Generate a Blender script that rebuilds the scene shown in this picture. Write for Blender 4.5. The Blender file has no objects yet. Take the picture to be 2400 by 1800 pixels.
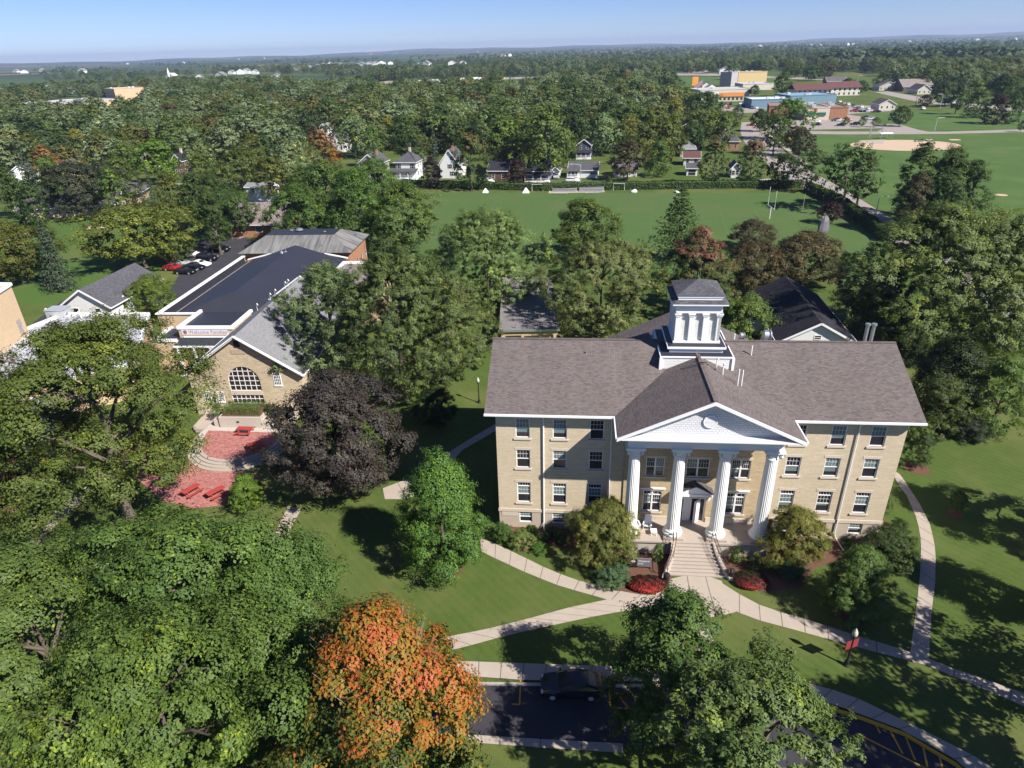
import bpy, math, random
import numpy as np
from mathutils import Vector, Matrix
R = math.radians
C = bpy.context.scene.collection
SC = bpy.context.scene
# ------------------------------------------------------------------ camera, sky, sun, exposure
F, PITCH, ROLL, H = 1558.8, .4682, .0293, 41.0        # focal length in photo pixels (2400 wide), tilt, roll, height above the lawn
cp, sp, cr, sr = math.cos(PITCH), math.sin(PITCH), math.cos(ROLL), math.sin(ROLL)
cam = bpy.data.cameras.new('camera'); cam.sensor_width = 36; cam.lens = 36 * F / 2400; cam.clip_start = 1; cam.clip_end = 60000
co = bpy.data.objects.new('camera', cam); C.objects.link(co); SC.camera = co
co.matrix_world = Matrix(((cr, sr, 0, 0), (-sr * sp, cr * sp, -cp, 0), (-sr * cp, cr * cp, sp, H), (0, 0, 0, 1)))
SUN_AZ, SUN_EL = R(-39.5), R(41.8)                     # direction towards the sun
sdir = Vector((math.cos(SUN_AZ) * math.cos(SUN_EL), math.sin(SUN_AZ) * math.cos(SUN_EL), math.sin(SUN_EL)))
w = bpy.data.worlds.new('World'); SC.world = w; w.use_nodes = True
nt = w.node_tree; bg = nt.nodes['Background']
sky = nt.nodes.new('ShaderNodeTexSky'); sky.sky_type = 'NISHITA'; sky.sun_disc = False
sky.sun_elevation = SUN_EL; sky.sun_rotation = math.atan2(sdir.x, sdir.y); sky.altitude = 2500
sky.air_density = 1.0; sky.dust_density = 0; sky.ozone_density = 6.0
tint = nt.nodes.new('ShaderNodeMix'); tint.data_type = 'RGBA'; tint.blend_type = 'MULTIPLY'; tint.inputs[0].default_value = 1; tint.inputs[7].default_value = (.85, .85, 1.06, 1)
nt.links.new(sky.outputs[0], tint.inputs[6]); nt.links.new(tint.outputs[2], bg.inputs[0]); bg.inputs[1].default_value = .065
sl = bpy.data.lights.new('sun', 'SUN'); sl.energy = 4.8; sl.angle = R(.5); sl.color = (1, .95, .87)
so = bpy.data.objects.new('sun', sl); C.objects.link(so); so.location = (60, -60, 80)
so.rotation_euler = sdir.to_track_quat('Z', 'Y').to_euler()
SC.view_settings.view_transform = 'Standard'; SC.view_settings.look = 'None'; SC.view_settings.exposure = .8; SC.view_settings.gamma = 1
SC.cycles.use_denoising = True; SC.cycles.max_bounces = 5; SC.cycles.diffuse_bounces = 2; SC.cycles.glossy_bounces = 2
SC.cycles.transmission_bounces = 3; SC.cycles.transparent_max_bounces = 6; SC.cycles.volume_bounces = 0
SC.cycles.sample_clamp_indirect = 6

# ------------------------------------------------------------------ helpers
def G(px, py, z=0.0):
    """where a photo pixel (2400 x 1800) meets the level z: used to read real positions off the photograph"""
    x, y = (px - 1200) / F, (py - 900) / F
    x, y = cr * x - sr * y, sr * x + cr * y
    d = (x, cp - y * sp, -sp - y * cp); t = (z - H) / d[2]
    return Vector((t * d[0], t * d[1], z))
def pix(P):
    d = Vector(P) - Vector((0, 0, H)); fw = d.y * cp - d.z * sp; up = d.y * sp + d.z * cp
    x, y = d.x / fw, -up / fw
    return 1200 + F * (cr * x + sr * y), 900 + F * (-sr * x + cr * y), fw
def height_at(xy, py):
    """height of a vertical edge standing at xy whose top is seen at photo row py"""
    lo, hi = 0., 60.
    for _ in range(40):
        m = (lo + hi) / 2
        if pix((xy[0], xy[1], m))[1] > py: lo = m
        else: hi = m
    return lo
def tag(o, label, cat=None, group=None, kind=None):
    if label: o['label'] = label
    if cat: o['category'] = cat
    if group: o['group'] = group
    if kind: o['kind'] = kind
    return o
def thing(name, label, cat, loc=(0, 0, 0), rz=0., group=None):
    o = bpy.data.objects.new(name, None); o.empty_display_size = .3; C.objects.link(o)
    o.location = loc; o.rotation_euler = (0, 0, rz)
    return tag(o, label, cat, group)
def copy_tree(o, parent=None):
    c = o.copy(); C.objects.link(c)
    if parent: c.parent = parent
    for ch in o.children: copy_tree(ch, c)
    return c
class MB:
    """collects faces and links them as ONE mesh object, with uv in metres along every face"""
    def __init__(s): s.v = []; s.f = []; s.mi = []; s.m = 0; s.M = None; s.sm = []; s.smooth = False
    def add(s, pts, faces):
        b = len(s.v)
        for p in pts:
            p = Vector(p); s.v.append(s.M @ p if s.M else p)
        for f in faces: s.f.append([b + i for i in f]); s.mi.append(s.m); s.sm.append(s.smooth)
        return s
    def poly(s, *pts): return s.add(pts, [range(len(pts))])
    def box(s, x0, y0, z0, x1, y1, z1):
        return s.add([(x0, y0, z0), (x1, y0, z0), (x1, y1, z0), (x0, y1, z0), (x0, y0, z1), (x1, y0, z1), (x1, y1, z1), (x0, y1, z1)],
                     [(0, 3, 2, 1), (4, 5, 6, 7), (0, 1, 5, 4), (1, 2, 6, 5), (2, 3, 7, 6), (3, 0, 4, 7)])
    def prism(s, poly, z0, z1):
        n = len(poly)
        a = sum(poly[i][0] * poly[(i + 1) % n][1] - poly[(i + 1) % n][0] * poly[i][1] for i in range(n))
        if a < 0: poly = list(poly)[::-1]
        return s.add([(p[0], p[1], z0) for p in poly] + [(p[0], p[1], z1) for p in poly],
                     [range(n)[::-1], range(n, 2 * n)] + [(i, (i + 1) % n, n + (i + 1) % n, n + i) for i in range(n)])
    def slab(s, pts, t):
        """polygon in space thickened downwards by t"""
        n = len(pts); lo = [(p[0], p[1], p[2] - t) for p in pts]
        return s.add(list(pts) + lo, [range(n), range(n, 2 * n)[::-1]] + [(n + i, n + (i + 1) % n, (i + 1) % n, i) for i in range(n)])
    def bar(s, p, q, wd, ht):
        """square bar from p to q"""
        p, q = Vector(p), Vector(q); d = (q - p).normalized()
        a = d.cross(Vector((0, 0, 1)));
        if a.length < .05: a = Vector((1, 0, 0))
        a = a.normalized() * wd / 2; b = a.cross(d).normalized() * ht / 2
        pts = [e + i * a + j * b for e in (p, q) for i, j in ((-1, -1), (1, -1), (1, 1), (-1, 1))]
        return s.add(pts, [(0, 1, 2, 3), (7, 6, 5, 4), (0, 4, 5, 1), (1, 5, 6, 2), (2, 6, 7, 3), (3, 7, 4, 0)])
    def tube(s, pts, rad, n=8, cap=True):
        pts = [Vector(p) for p in pts]; k = len(pts)
        if not hasattr(rad, '__len__'): rad = [rad] * k
        vs = []; a = None
        for i, p in enumerate(pts):
            d = (pts[min(i + 1, k - 1)] - pts[max(i - 1, 0)]).normalized()
            a = d.cross(Vector((0, 0, 1))) if abs(d.z) < .99 else Vector((1, 0, 0))
            if abs(d.z) >= .99: a = a - d * a.dot(d)
            a.normalize(); b = d.cross(a)
            vs += [p + (a * math.cos(t) + b * math.sin(t)) * rad[i] for t in (j * 2 * math.pi / n for j in range(n))]
        fs = [(i * n + j, i * n + (j + 1) % n, (i + 1) * n + (j + 1) % n, (i + 1) * n + j) for i in range(k - 1) for j in range(n)]
        if cap: fs += [range(n)[::-1], range((k - 1) * n, k * n)]
        return s.add(vs, fs)
    def lathe(s, prof, n=20, c=(0, 0, 0), flute=0, sq=1):
        vs = []
        for r, z in prof:
            for j in range(n):
                rr = r * (1 - flute * (j % 2)); t = 2 * math.pi * j / n
                vs.append((c[0] + rr * math.cos(t), c[1] + sq * rr * math.sin(t), c[2] + z))
        k = len(prof)
        return s.add(vs, [(i * n + j, i * n + (j + 1) % n, (i + 1) * n + (j + 1) % n, (i + 1) * n + j) for i in range(k - 1) for j in range(n)]
                     + [range(n)[::-1], range((k - 1) * n, k * n)])
    def grid_wall(s, x0, x1, z0, z1, y, holes, depth=.14, bx=None):
        """wall facing -y with real openings and reveals"""
        xs = sorted({x0, x1, *[h[0] for h in holes], *[h[2] for h in holes]}); zs = sorted({z0, z1, *[h[1] for h in holes], *[h[3] for h in holes]})
        for i in range(len(xs) - 1):
            for j in range(len(zs) - 1):
                cx, cz = (xs[i] + xs[i + 1]) / 2, (zs[j] + zs[j + 1]) / 2
                if any(h[0] < cx < h[2] and h[1] < cz < h[3] for h in holes): continue
                s.poly((xs[i], y, zs[j]), (xs[i + 1], y, zs[j]), (xs[i + 1], y, zs[j + 1]), (xs[i], y, zs[j + 1]))
        for a, b, c, d in holes:
            e = y + depth
            s.poly((a, y, b), (a, e, b), (c, e, b), (c, y, b)); s.poly((a, y, d), (c, y, d), (c, e, d), (a, e, d))
            s.poly((a, y, b), (a, y, d), (a, e, d), (a, e, b)); s.poly((c, y, b), (c, e, b), (c, e, d), (c, y, d))
        return s
    def mesh(s, name, mats):
        me = bpy.data.meshes.new(name)
        me.from_pydata([tuple(v) for v in s.v], [], [list(f) for f in s.f])
        for m in (mats if isinstance(mats, (list, tuple)) else [mats]): me.materials.append(m)
        me.polygons.foreach_set('material_index', s.mi); me.polygons.foreach_set('use_smooth', s.sm)
        uv = me.uv_layers.new(name='UVMap'); dat = np.zeros(len(me.loops) * 2)
        for p in me.polygons:
            n = p.normal; t = Vector((-n.y, n.x, 0))
            t = t.normalized() if t.length > .02 else Vector((1, 0, 0))
            b = n.cross(t)
            for li in p.loop_indices:
                q = me.vertices[me.loops[li].vertex_index].co; dat[2 * li] = q.dot(t); dat[2 * li + 1] = q.dot(b)
        uv.data.foreach_set('uv', dat); me.update()
        return me
    def build(s, name, mats, parent=None, label=None, cat=None, group=None, kind=None):
        o = bpy.data.objects.new(name, s.mesh(name, mats)); C.objects.link(o)
        if parent: o.parent = parent
        return tag(o, label, cat, group, kind)
def mb_obj(fn, *a, **k):
    m = MB(); fn(m, *a, **k); return m

# ------------------------------------------------------------------ materials
class NT:
    def __init__(s, name):
        s.mat = bpy.data.materials.new(name); s.mat.use_nodes = True; s.t = s.mat.node_tree; s.t.nodes.clear()
        s.out = s.t.nodes.new('ShaderNodeOutputMaterial')
    def n(s, typ, ins=None, **at):
        d = s.t.nodes.new('ShaderNode' + typ)
        for k, v in at.items(): setattr(d, k, v)
        for k, v in (ins or {}).items():
            i = d.inputs[k]
            if isinstance(v, bpy.types.NodeSocket): s.t.links.new(v, i)
            else: i.default_value = (*v, 1) if isinstance(v, tuple) and len(v) == 3 and i.type == 'RGBA' else v
        return d
    def uv(s, sx=1, sy=1, rot=0):
        u = s.n('UVMap', uv_map='UVMap'); return s.n('Mapping', {'Vector': u.outputs[0], 'Scale': (sx, sy, 1), 'Rotation': (0, 0, rot)}).outputs[0]
    def pos(s, sc=(1, 1, 1)):
        g = s.n('NewGeometry'); return s.n('Mapping', {'Vector': g.outputs['Position'], 'Scale': sc}).outputs[0]
    def noise(s, vec, scale, detail=3, rough=.6): return s.n('TexNoise', {'Vector': vec, 'Scale': scale, 'Detail': detail, 'Roughness': rough}).outputs[0]
    def ramp(s, fac, stops, interp='LINEAR'):
        r = s.n('ValToRGB', {'Fac': fac}); e = r.color_ramp; e.interpolation = interp
        while len(e.elements) < len(stops): e.elements.new(.5)
        for i, (p, c) in enumerate(stops):
            e.elements[i].position = p; e.elements[i].color = (*c, 1) if isinstance(c, tuple) else (c, c, c, 1)
        return r.outputs[0]
    def mix(s, fac, a, b, blend='MIX'):
        m = s.n('Mix', data_type='RGBA', blend_type=blend)
        for i, v in ((0, fac), (6, a), (7, b)):
            if isinstance(v, bpy.types.NodeSocket): s.t.links.new(v, m.inputs[i])
            else: m.inputs[i].default_value = (*v, 1) if isinstance(v, tuple) else v
        return m.outputs[2]
    def math(s, op, a, b=0.):
        m = s.n('Math', operation=op)
        for i, v in ((0, a), (1, b)):
            if isinstance(v, bpy.types.NodeSocket): s.t.links.new(v, m.inputs[i])
            else: m.inputs[i].default_value = v
        return m.outputs[0]
    def done(s, col, rough=.8, spec=.3, metal=0., bump=None, bd=.02, bs=.5):
        b = s.n('BsdfPrincipled', {'Base Color': col, 'Roughness': rough, 'Specular IOR Level': spec, 'Metallic': metal})
        if bump is not None:
            k = s.n('Bump', {'Height': bump, 'Distance': bd, 'Strength': bs}); s.t.links.new(k.outputs[0], b.inputs['Normal'])
        s.t.links.new(b.outputs[0], s.out.inputs[0]); return s.mat
def sc3(c, k): return tuple(min(1, x * k) for x in c)
def plain(name, col, rough=.7, var=.14, scale=1.5, spec=.3, metal=0.):
    t = NT(name); f = t.noise(t.n('TexCoord').outputs['Object'], scale, 5)
    return t.done(t.mix(f, sc3(col, 1 - var), sc3(col, 1 + var)), rough, spec, metal)
def bricks(name, c1, c2, mortar, bw=.23, bh=.078, ms=.009, streak=.25, bump=.3):
    t = NT(name); u = t.uv()
    b = t.n('TexBrick', {'Vector': u, 'Color1': c1, 'Color2': c2, 'Mortar': mortar, 'Scale': 1., 'Mortar Size': ms, 'Brick Width': bw, 'Row Height': bh, 'Bias': 0.})
    s1 = t.noise(t.uv(.55, 3.2), 1.3, 4, .7); s2 = t.noise(t.uv(.25, .25), 1, 3)
    c = t.mix(t.ramp(s1, [(.3, 1 - streak), (.75, 1 + streak * .35)]), (0, 0, 0), b.outputs[0]) if 0 else t.mix(1., b.outputs[0], t.ramp(s1, [(.28, 1 - streak), (.62, 1.)]), 'MULTIPLY')
    c = t.mix(1., c, t.ramp(s2, [(.3, .92), (.7, 1.)]), 'MULTIPLY')
    return t.done(c, .9, .15, bump=b.outputs[1], bd=-.006, bs=bump)
def shingles(name, cols, w=.32, h=.14, streak=.2, rough=.95):
    t = NT(name); u = t.uv()
    b = t.n('TexBrick', {'Vector': u, 'Color1': (0, 0, 0), 'Color2': (1, 1, 1), 'Mortar': (.1, .1, .1), 'Scale': 1., 'Mortar Size': .012, 'Brick Width': w, 'Row Height': h, 'Mortar Smooth': .3})
    b.offset_frequency = 2; b.squash = 1
    f = t.math('ADD', t.math('MULTIPLY', b.outputs[0], .62), t.math('MULTIPLY', t.noise(t.uv(4., 8.), 1.4, 3, .7), .5))
    c = t.ramp(f, [(.12 + .76 * i / (len(cols) - 1), k) for i, k in enumerate(cols)])
    c = t.mix(1., c, t.ramp(t.noise(t.uv(.5, .06), 1, 4, .7), [(.3, 1 - streak), (.7, 1.)]), 'MULTIPLY')
    c = t.mix(t.math('MULTIPLY', b.outputs[1], .45), c, sc3(cols[0], .35))
    return t.done(c, rough, .15, bump=b.outputs[0], bd=.01, bs=.35)
def lap(name, col, row=.16):
    t = NT(name)
    b = t.n('TexBrick', {'Vector': t.uv(), 'Color1': col, 'Color2': sc3(col, .96), 'Mortar': sc3(col, .45), 'Scale': 1., 'Mortar Size': .012, 'Brick Width': 4., 'Row Height': row, 'Mortar Smooth': .4})
    return t.done(t.mix(1., b.outputs[0], t.ramp(t.noise(t.uv(.6, .6), 1, 3), [(.3, .92), (.7, 1.)]), 'MULTIPLY'), .6, .3, bump=b.outputs[1], bd=-.02, bs=.4)
m_brick = bricks('cream_brick', (.66, .55, .395), (.575, .47, .325), (.60, .52, .40), streak=.15)
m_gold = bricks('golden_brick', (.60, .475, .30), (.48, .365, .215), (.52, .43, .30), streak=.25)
m_chapel = bricks('buff_brick', (.66, .545, .385), (.53, .42, .275), (.58, .49, .37), streak=.3)
m_tan = bricks('tan_brick', (.62, .46, .29), (.55, .40, .25), (.58, .45, .3), streak=.12)
m_orange = bricks('orange_brick', (.45, .21, .115), (.34, .15, .08), (.42, .27, .18), streak=.2)
m_stone = plain('limestone', (.56, .485, .40), .85, .1, 2)
m_found = plain('foundation_stone', (.47, .395, .315), .9, .12, 1.2)
m_white = plain('white_paint', (.80, .80, .80), .5, .04, 1.)
m_wcol = plain('column_paint', (.80, .80, .785), .5, .09, 1.6)
m_sash = plain('window_white', (.74, .73, .70), .5, .04)
m_lap = lap('white_siding', (.80, .80, .78)); m_grey_lap = lap('grey_siding', (.42, .40, .42)); m_blue_lap = lap('slate_blue_siding', (.07, .09, .14))
m_cream_lap = lap('cream_siding', (.66, .61, .52)); m_brown_lap = lap('brown_siding', (.13, .08, .06))
m_roof = shingles('brown_shingles', [(.10, .083, .080), (.138, .115, .110), (.165, .138, .132), (.19, .165, .164), (.158, .122, .108)])
m_slate = shingles('grey_shingles', [(.19, .19, .20), (.235, .235, .245), (.275, .275, .285)], .3, .12, .1)
m_dark_sh = shingles('dark_shingles', [(.022, .021, .028), (.034, .033, .042), (.05, .048, .058)], .3, .14)
m_char = shingles('charcoal_shingles', [(.07, .068, .08), (.10, .098, .112), (.14, .137, .15)], .3, .14)
m_tan_sh = shingles('tan_shingles', [(.20, .165, .155), (.27, .225, .21), (.35, .30, .28)], .3, .14)
m_ranch = shingles('mauve_shingles', [(.10, .085, .095), (.135, .12, .13), (.17, .15, .165)], .3, .14)
m_redroof = plain('maroon_roofing', (.12, .055, .05), .9, .15, .4)
m_membrane = plain('black_membrane', (.030, .032, .045), .55, .22, .25, .35)
m_gravel = plain('gravel_roofing', (.42, .42, .46), .9, .16, .5)
m_flatgrey = plain('grey_flat_roofing', (.20, .185, .185), .9, .2, .4)
t = NT('stained_roof'); m_stain = t.done(t.mix(t.ramp(t.noise(t.uv(.9, .08), 1.2, 4, .7), [(.35, 0.), (.65, 1.)]), (.085, .085, .085), (.24, .235, .225)), .9, .2)
t = NT('scallop_shingles')
b = t.n('TexBrick', {'Vector': t.uv(), 'Color1': (.74, .74, .75), 'Color2': (.67, .67, .69), 'Mortar': (.42, .42, .47), 'Scale': 1., 'Mortar Size': .022, 'Brick Width': .3, 'Row Height': .2, 'Mortar Smooth': .5})
m_scal = t.done(b.outputs[0], .6, .3, bump=b.outputs[1], bd=-.02)
def glass(name, col, rough=.08, spec=.6):
    t = NT(name); return t.done(t.mix(t.noise(t.n('TexCoord').outputs['Object'], 2.2, 3), sc3(col, .65), sc3(col, 1.3)), rough, spec)
m_glass = glass('dark_glass', (.028, .026, .034)); m_blind = glass('blind_behind_glass', (.17, .22, .22), .2, .5); m_blue_glass = glass('shaded_glass', (.05, .085, .12), .1, .6)
m_door_w = plain('door_white', (.76, .72, .75), .45, .03)
t = NT('concrete')
bb = t.n('TexBrick', {'Vector': t.pos(), 'Color1': (.50, .44, .385), 'Color2': (.46, .405, .35), 'Mortar': (.33, .285, .24), 'Scale': 1., 'Mortar Size': .02, 'Brick Width': 60., 'Row Height': 60.})
m_conc = t.done(t.mix(t.noise(t.pos(), .9, 5, .65), (.345, .29, .24), (.45, .385, .325)), .9, .2)
m_kerb = plain('kerb_concrete', (.38, .345, .31), .9, .15, .7)
m_wall_c = plain('smooth_concrete', (.47, .42, .37), .9, .14, .9)
t = NT('asphalt'); m_asph = t.done(t.mix(t.ramp(t.noise(t.pos(), .8, 4, .75), [(.60, 0.), (.72, .6)]), t.mix(t.noise(t.pos(), .35, 6, .7), (.026, .025, .034), (.068, .063, .072)), (.014, .013, .016)), .85, .25, bump=t.noise(t.pos(), 30, 2), bd=.004)
t = NT('old_asphalt'); m_oldasph = t.done(t.mix(t.noise(t.pos((1, 1, 1)), .2, 6, .7), (.25, .215, .195), (.37, .33, .30)), .9, .2)
m_yellow = plain('yellow_paint', (.62, .33, .03), .7, .25, 3)
m_paintw = plain('line_paint', (.7, .7, .68), .7, .1, 3)
m_mulch = plain('bark_mulch', (.13, .065, .045), 1., .45, 6)
t = NT('brick_pavers')
b = t.n('TexBrick', {'Vector': t.n('Mapping', {'Vector': t.pos(), 'Rotation': (0, 0, .5)}).outputs[0], 'Color1': (.46, .20, .17), 'Color2': (.30, .115, .10), 'Mortar': (.32, .19, .17), 'Scale': 1., 'Mortar Size': .01, 'Brick Width': .24, 'Row Height': .12})
m_paver = t.done(t.mix(t.ramp(t.noise(t.pos((1, 1.6, 1)), 1.6, 4, .75), [(.32, 0.), (.68, 1.)]), t.mix(1., b.outputs[0], (.72, .62, .66), 'MULTIPLY'), t.mix(1., b.outputs[0], (1.25, 1.2, 1.2), 'MULTIPLY')), .9, .15)
m_red = plain('red_painted_wood', (.36, .055, .045), .6, .15, 3)
m_black = plain('black_metal', (.018, .017, .018), .5, .2); m_bronze = plain('brown_rail', (.07, .04, .035), .5, .2)
m_steel = plain('galvanized_steel', (.52, .54, .57), .35, .1, 2, .5, .75); m_alu = plain('aluminium', (.55, .56, .58), .45, .08, 2, .5, .4)
m_plast = plain('white_plastic', (.78, .79, .82), .4, .03)
m_bark = plain('bark', (.125, .098, .08), 1., .35, 2.5); m_twig = plain('grey_twigs', (.26, .225, .20), 1., .2, 3)
m_sand = plain('infield_sand', (.50, .37, .26), 1., .12, .12)
# grass: one material for the ground sheet, with yellowed patches near by and fields of crops far out
def grass(name, lo, hi, dry, far=False, stripe=None):
    t = NT(name); p = t.pos()
    c = t.mix(t.noise(p, 1.1, 6, .72), lo, hi)
    c = t.mix(t.ramp(t.noise(p, .06, 5, .65), [(.46, 0.), (.70, .85)]), c, dry)
    c = t.mix(t.ramp(t.noise(p, 9., 3, .7), [(.3, .35), (.6, 0.)]), c, sc3(lo, .45))
    if stripe:
        wv = t.n('TexWave', {'Vector': t.n('Mapping', {'Vector': p, 'Rotation': (0, 0, stripe[0])}).outputs[0], 'Scale': stripe[1], 'Distortion': .6, 'Detail': 1.}, bands_direction='Y')
        c = t.mix(t.math('MULTIPLY', wv.outputs[1], stripe[2]), c, sc3(hi, 1.45))
    if far:
        vo = t.n('TexVoronoi', {'Vector': t.n('Mapping', {'Vector': p, 'Scale': (.0012, .0032, 1), 'Rotation': (0, 0, .2)}).outputs[0], 'Scale': 1.})
        fc = t.ramp(t.n('SeparateColor', {'Color': vo.outputs['Color']}).outputs[0], [(0., (.045, .07, .025)), (.35, (.06, .095, .03)), (.55, (.03, .05, .02)), (.72, (.19, .14, .075)), (.9, (.05, .085, .028))], 'CONSTANT')
        d = t.n('VectorMath', {0: t.n('NewGeometry').outputs['Position']}, operation='LENGTH').outputs['Value']
        c = t.mix(t.ramp(t.math('DIVIDE', d, 3000.), [(.3, 0.), (.42, 1.)]), c, fc)
    return t.done(c, .9, .12, bump=t.noise(p, 14, 3, .7), bd=.05, bs=.4)
m_lawn = grass('lawn_grass', (.050, .082, .017), (.095, .138, .032), (.165, .162, .060), far=True, stripe=(.9, .42, .10))
m_field = grass('playing_field_grass', (.060, .108, .030), (.086, .142, .042), (.105, .13, .05), stripe=(.23, 1.05, .22))
m_park = grass('park_grass', (.06, .108, .028), (.085, .148, .038), (.12, .165, .05), stripe=(.05, .3, .12))
m_mown = grass('striped_lawn', (.055, .10, .022), (.08, .14, .032), (.135, .13, .045), stripe=(-.35, .55, .3))
# foliage: colour comes from each tree's own object colour, varied leaf by leaf
def leaf_mat(name, ramp=None, trans=.28):
    t = NT(name); a = t.n('Attribute', attribute_name='tone').outputs['Fac']
    if ramp: c = t.ramp(a, ramp)
    else:
        oc = t.mix(1., t.n('ObjectInfo').outputs['Color'], (1.14, 1.2, 1.08), 'MULTIPLY')
        c = t.mix(1., oc, t.ramp(a, [(0., (.62, .68, .7)), (.5, (1., 1., 1.)), (.86, (1.32, 1.25, 1.05)), (1., (2.6, 2.05, 1.0))]), 'MULTIPLY')
    d = t.n('BsdfPrincipled', {'Base Color': c, 'Roughness': .55, 'Specular IOR Level': .25})
    tr = t.n('BsdfTranslucent', {'Color': t.mix(1., c, (1.25, 1.35, .55), 'MULTIPLY')})
    m = t.n('MixShader', {0: trans, 1: d.outputs[0], 2: tr.outputs[0]}); t.t.links.new(m.outputs[0], t.out.inputs[0]); return t.mat
m_leaf = leaf_mat('leaves')
m_autumn = leaf_mat('autumn_leaves', [(0., (.07, .105, .024)), (.3, (.13, .14, .024)), (.46, (.26, .18, .024)), (.64, (.38, .155, .026)), (.84, (.40, .10, .03)), (1., (.46, .12, .05))])
m_redtip = leaf_mat('turning_leaves', [(0., (.055, .095, .026)), (.45, (.082, .132, .034)), (.66, (.125, .125, .038)), (.85, (.20, .095, .055)), (1., (.28, .13, .10))])
m_flower = leaf_mat('flowers', [(0., (.035, .045, .015)), (.18, (.045, .02, .012)), (.42, (.11, .015, .02)), (.62, (.26, .018, .018)), (.8, (.46, .022, .016)), (1., (.55, .06, .04))], .15)
m_woods = leaf_mat('far_foliage', [(0., (.036, .06, .024)), (.3, (.06, .095, .032)), (.55, (.085, .12, .042)), (.75, (.095, .12, .055)), (.9, (.12, .115, .035)), (1., (.13, .07, .035))], .15)
t = NT('street_tree_leaves'); hu = t.n('Attribute', attribute_name='hue', attribute_type='INSTANCER').outputs['Fac']; a = t.n('Attribute', attribute_name='tone').outputs['Fac']
c = t.ramp(hu, [(0., (.040, .066, .024)), (.2, (.066, .108, .034)), (.38, (.105, .152, .044)), (.52, (.118, .135, .038)), (.62, (.175, .225, .12)), (.82, (.155, .205, .10)), (.9, (.16, .155, .04)), (.96, (.07, .045, .035)), (1., (.16, .08, .045))])
c = t.mix(1., c, t.ramp(a, [(0., (.62, .68, .7)), (.5, (1., 1., 1.)), (.86, (1.32, 1.25, 1.1)), (1., (1.9, 1.6, 1.1))]), 'MULTIPLY')
d = t.n('BsdfPrincipled', {'Base Color': c, 'Roughness': .6, 'Specular IOR Level': .2}); tr = t.n('BsdfTranslucent', {'Color': t.mix(1., c, (1.25, 1.35, .55), 'MULTIPLY')}); m = t.n('MixShader', {0: .22, 1: d.outputs[0], 2: tr.outputs[0]}); t.t.links.new(m.outputs[0], t.out.inputs[0]); m_street = t.mat
# ------------------------------------------------------------------ ground, paths, drive
def ground_sheet():
    rs = [0, 20, 45, 80, 130, 200, 320, 520, 900, 1600, 3000, 5500, 9000, 14000]; n = 48; v = [(0, 0, 0)]; f = []
    for r in rs[1:]: v += [(r * math.cos(2 * math.pi * i / n), r * math.sin(2 * math.pi * i / n), 0) for i in range(n)]
    f += [(0, 1 + i, 1 + (i + 1) % n) for i in range(n)]
    for k in range(len(rs) - 2):
        a, b = 1 + k * n, 1 + (k + 1) * n
        f += [(a + i, b + i, b + (i + 1) % n, a + (i + 1) % n) for i in range(n)]
    m = MB(); m.add(v, f); m.build('ground', m_lawn, kind='structure')
ground_sheet()
def sheet(name, pts, mat, z=.004, kind='structure'):
    m = MB(); P = [p if len(p) == 3 else G(*p, z) for p in pts]; P = [(p[0], p[1], z) for p in P]
    a = sum(P[i][0] * P[(i + 1) % len(P)][1] - P[(i + 1) % len(P)][0] * P[i][1] for i in range(len(P)))
    m.poly(*(P if a > 0 else P[::-1])); return m.build(name, mat, kind=kind)
def resample(P, n):
    P = [Vector(p) for p in P]; L = [0]
    for i in range(1, len(P)): L.append(L[-1] + (P[i] - P[i - 1]).length)
    out = []
    for k in range(n + 1):
        s = L[-1] * k / n; i = max(j for j in range(len(L)) if L[j] <= s + 1e-9); i = min(i, len(P) - 2)
        out.append(P[i].lerp(P[i + 1], (s - L[i]) / max(1e-9, L[i + 1] - L[i])))
    return out
m_joint = plain('joint_dirt', (.17, .145, .12), 1., .2, 3)
def path(name, A, B, z=.03, step=1.7, mat=None, joints=True, hgt=None):
    """pavement between two edges given in photo pixels, poured in panels"""
    A = [G(*p, z) for p in A]; B = [G(*p, z) for p in B]
    L = sum((Vector(A[i + 1]) - Vector(A[i])).length for i in range(len(A) - 1)); n = max(2, round(L / step))
    a, b = resample(A, n), resample(B, n); m = MB()
    for i in range(n):
        g = .035 / max(.3, (a[i + 1] - a[i]).length) if joints else 0
        q = [a[i].lerp(a[i + 1], g), a[i].lerp(a[i + 1], 1 - g), b[i].lerp(b[i + 1], 1 - g), b[i].lerp(b[i + 1], g)]
        if (q[1] - q[0]).cross(q[2] - q[0]).z < 0: q = q[::-1]
        m.poly(*q)
        if joints:
            m.m = 1; q = [a[i], a[i + 1], b[i + 1], b[i]]
            if (q[1] - q[0]).cross(q[2] - q[0]).z < 0: q = q[::-1]
            m.poly(*[p - Vector((0, 0, .012)) for p in q]); m.m = 0
    return m.build(name, [mat or m_conc, m_joint], kind='structure')
def zm(x0, y0, s): return lambda *P: [(x0 + a / s, y0 + b / s) for a, b in P]
Z2 = zm(800, 1000, 2.074); Z3 = zm(1600, 1000, 2.074); Z1 = zm(0, 1000, 2.074)
path('footpath', Z2((672, 540), (720, 556), (870, 625), (1000, 690), (1130, 742), (1250, 772), (1420, 815), (1560, 820)),
     Z2((680, 606), (740, 636), (900, 710), (1050, 770), (1170, 806), (1262, 830), (1310, 845), (1500, 872)))
path('footpath', Z2((1300, 838), (1262, 846), (1100, 880), (900, 935), (700, 985), (515, 1020), (300, 1065)),
     Z2((1560, 862), (1500, 874), (1250, 917), (1000, 970), (800, 1015), (565, 1080), (380, 1120)), z=.026)
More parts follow.
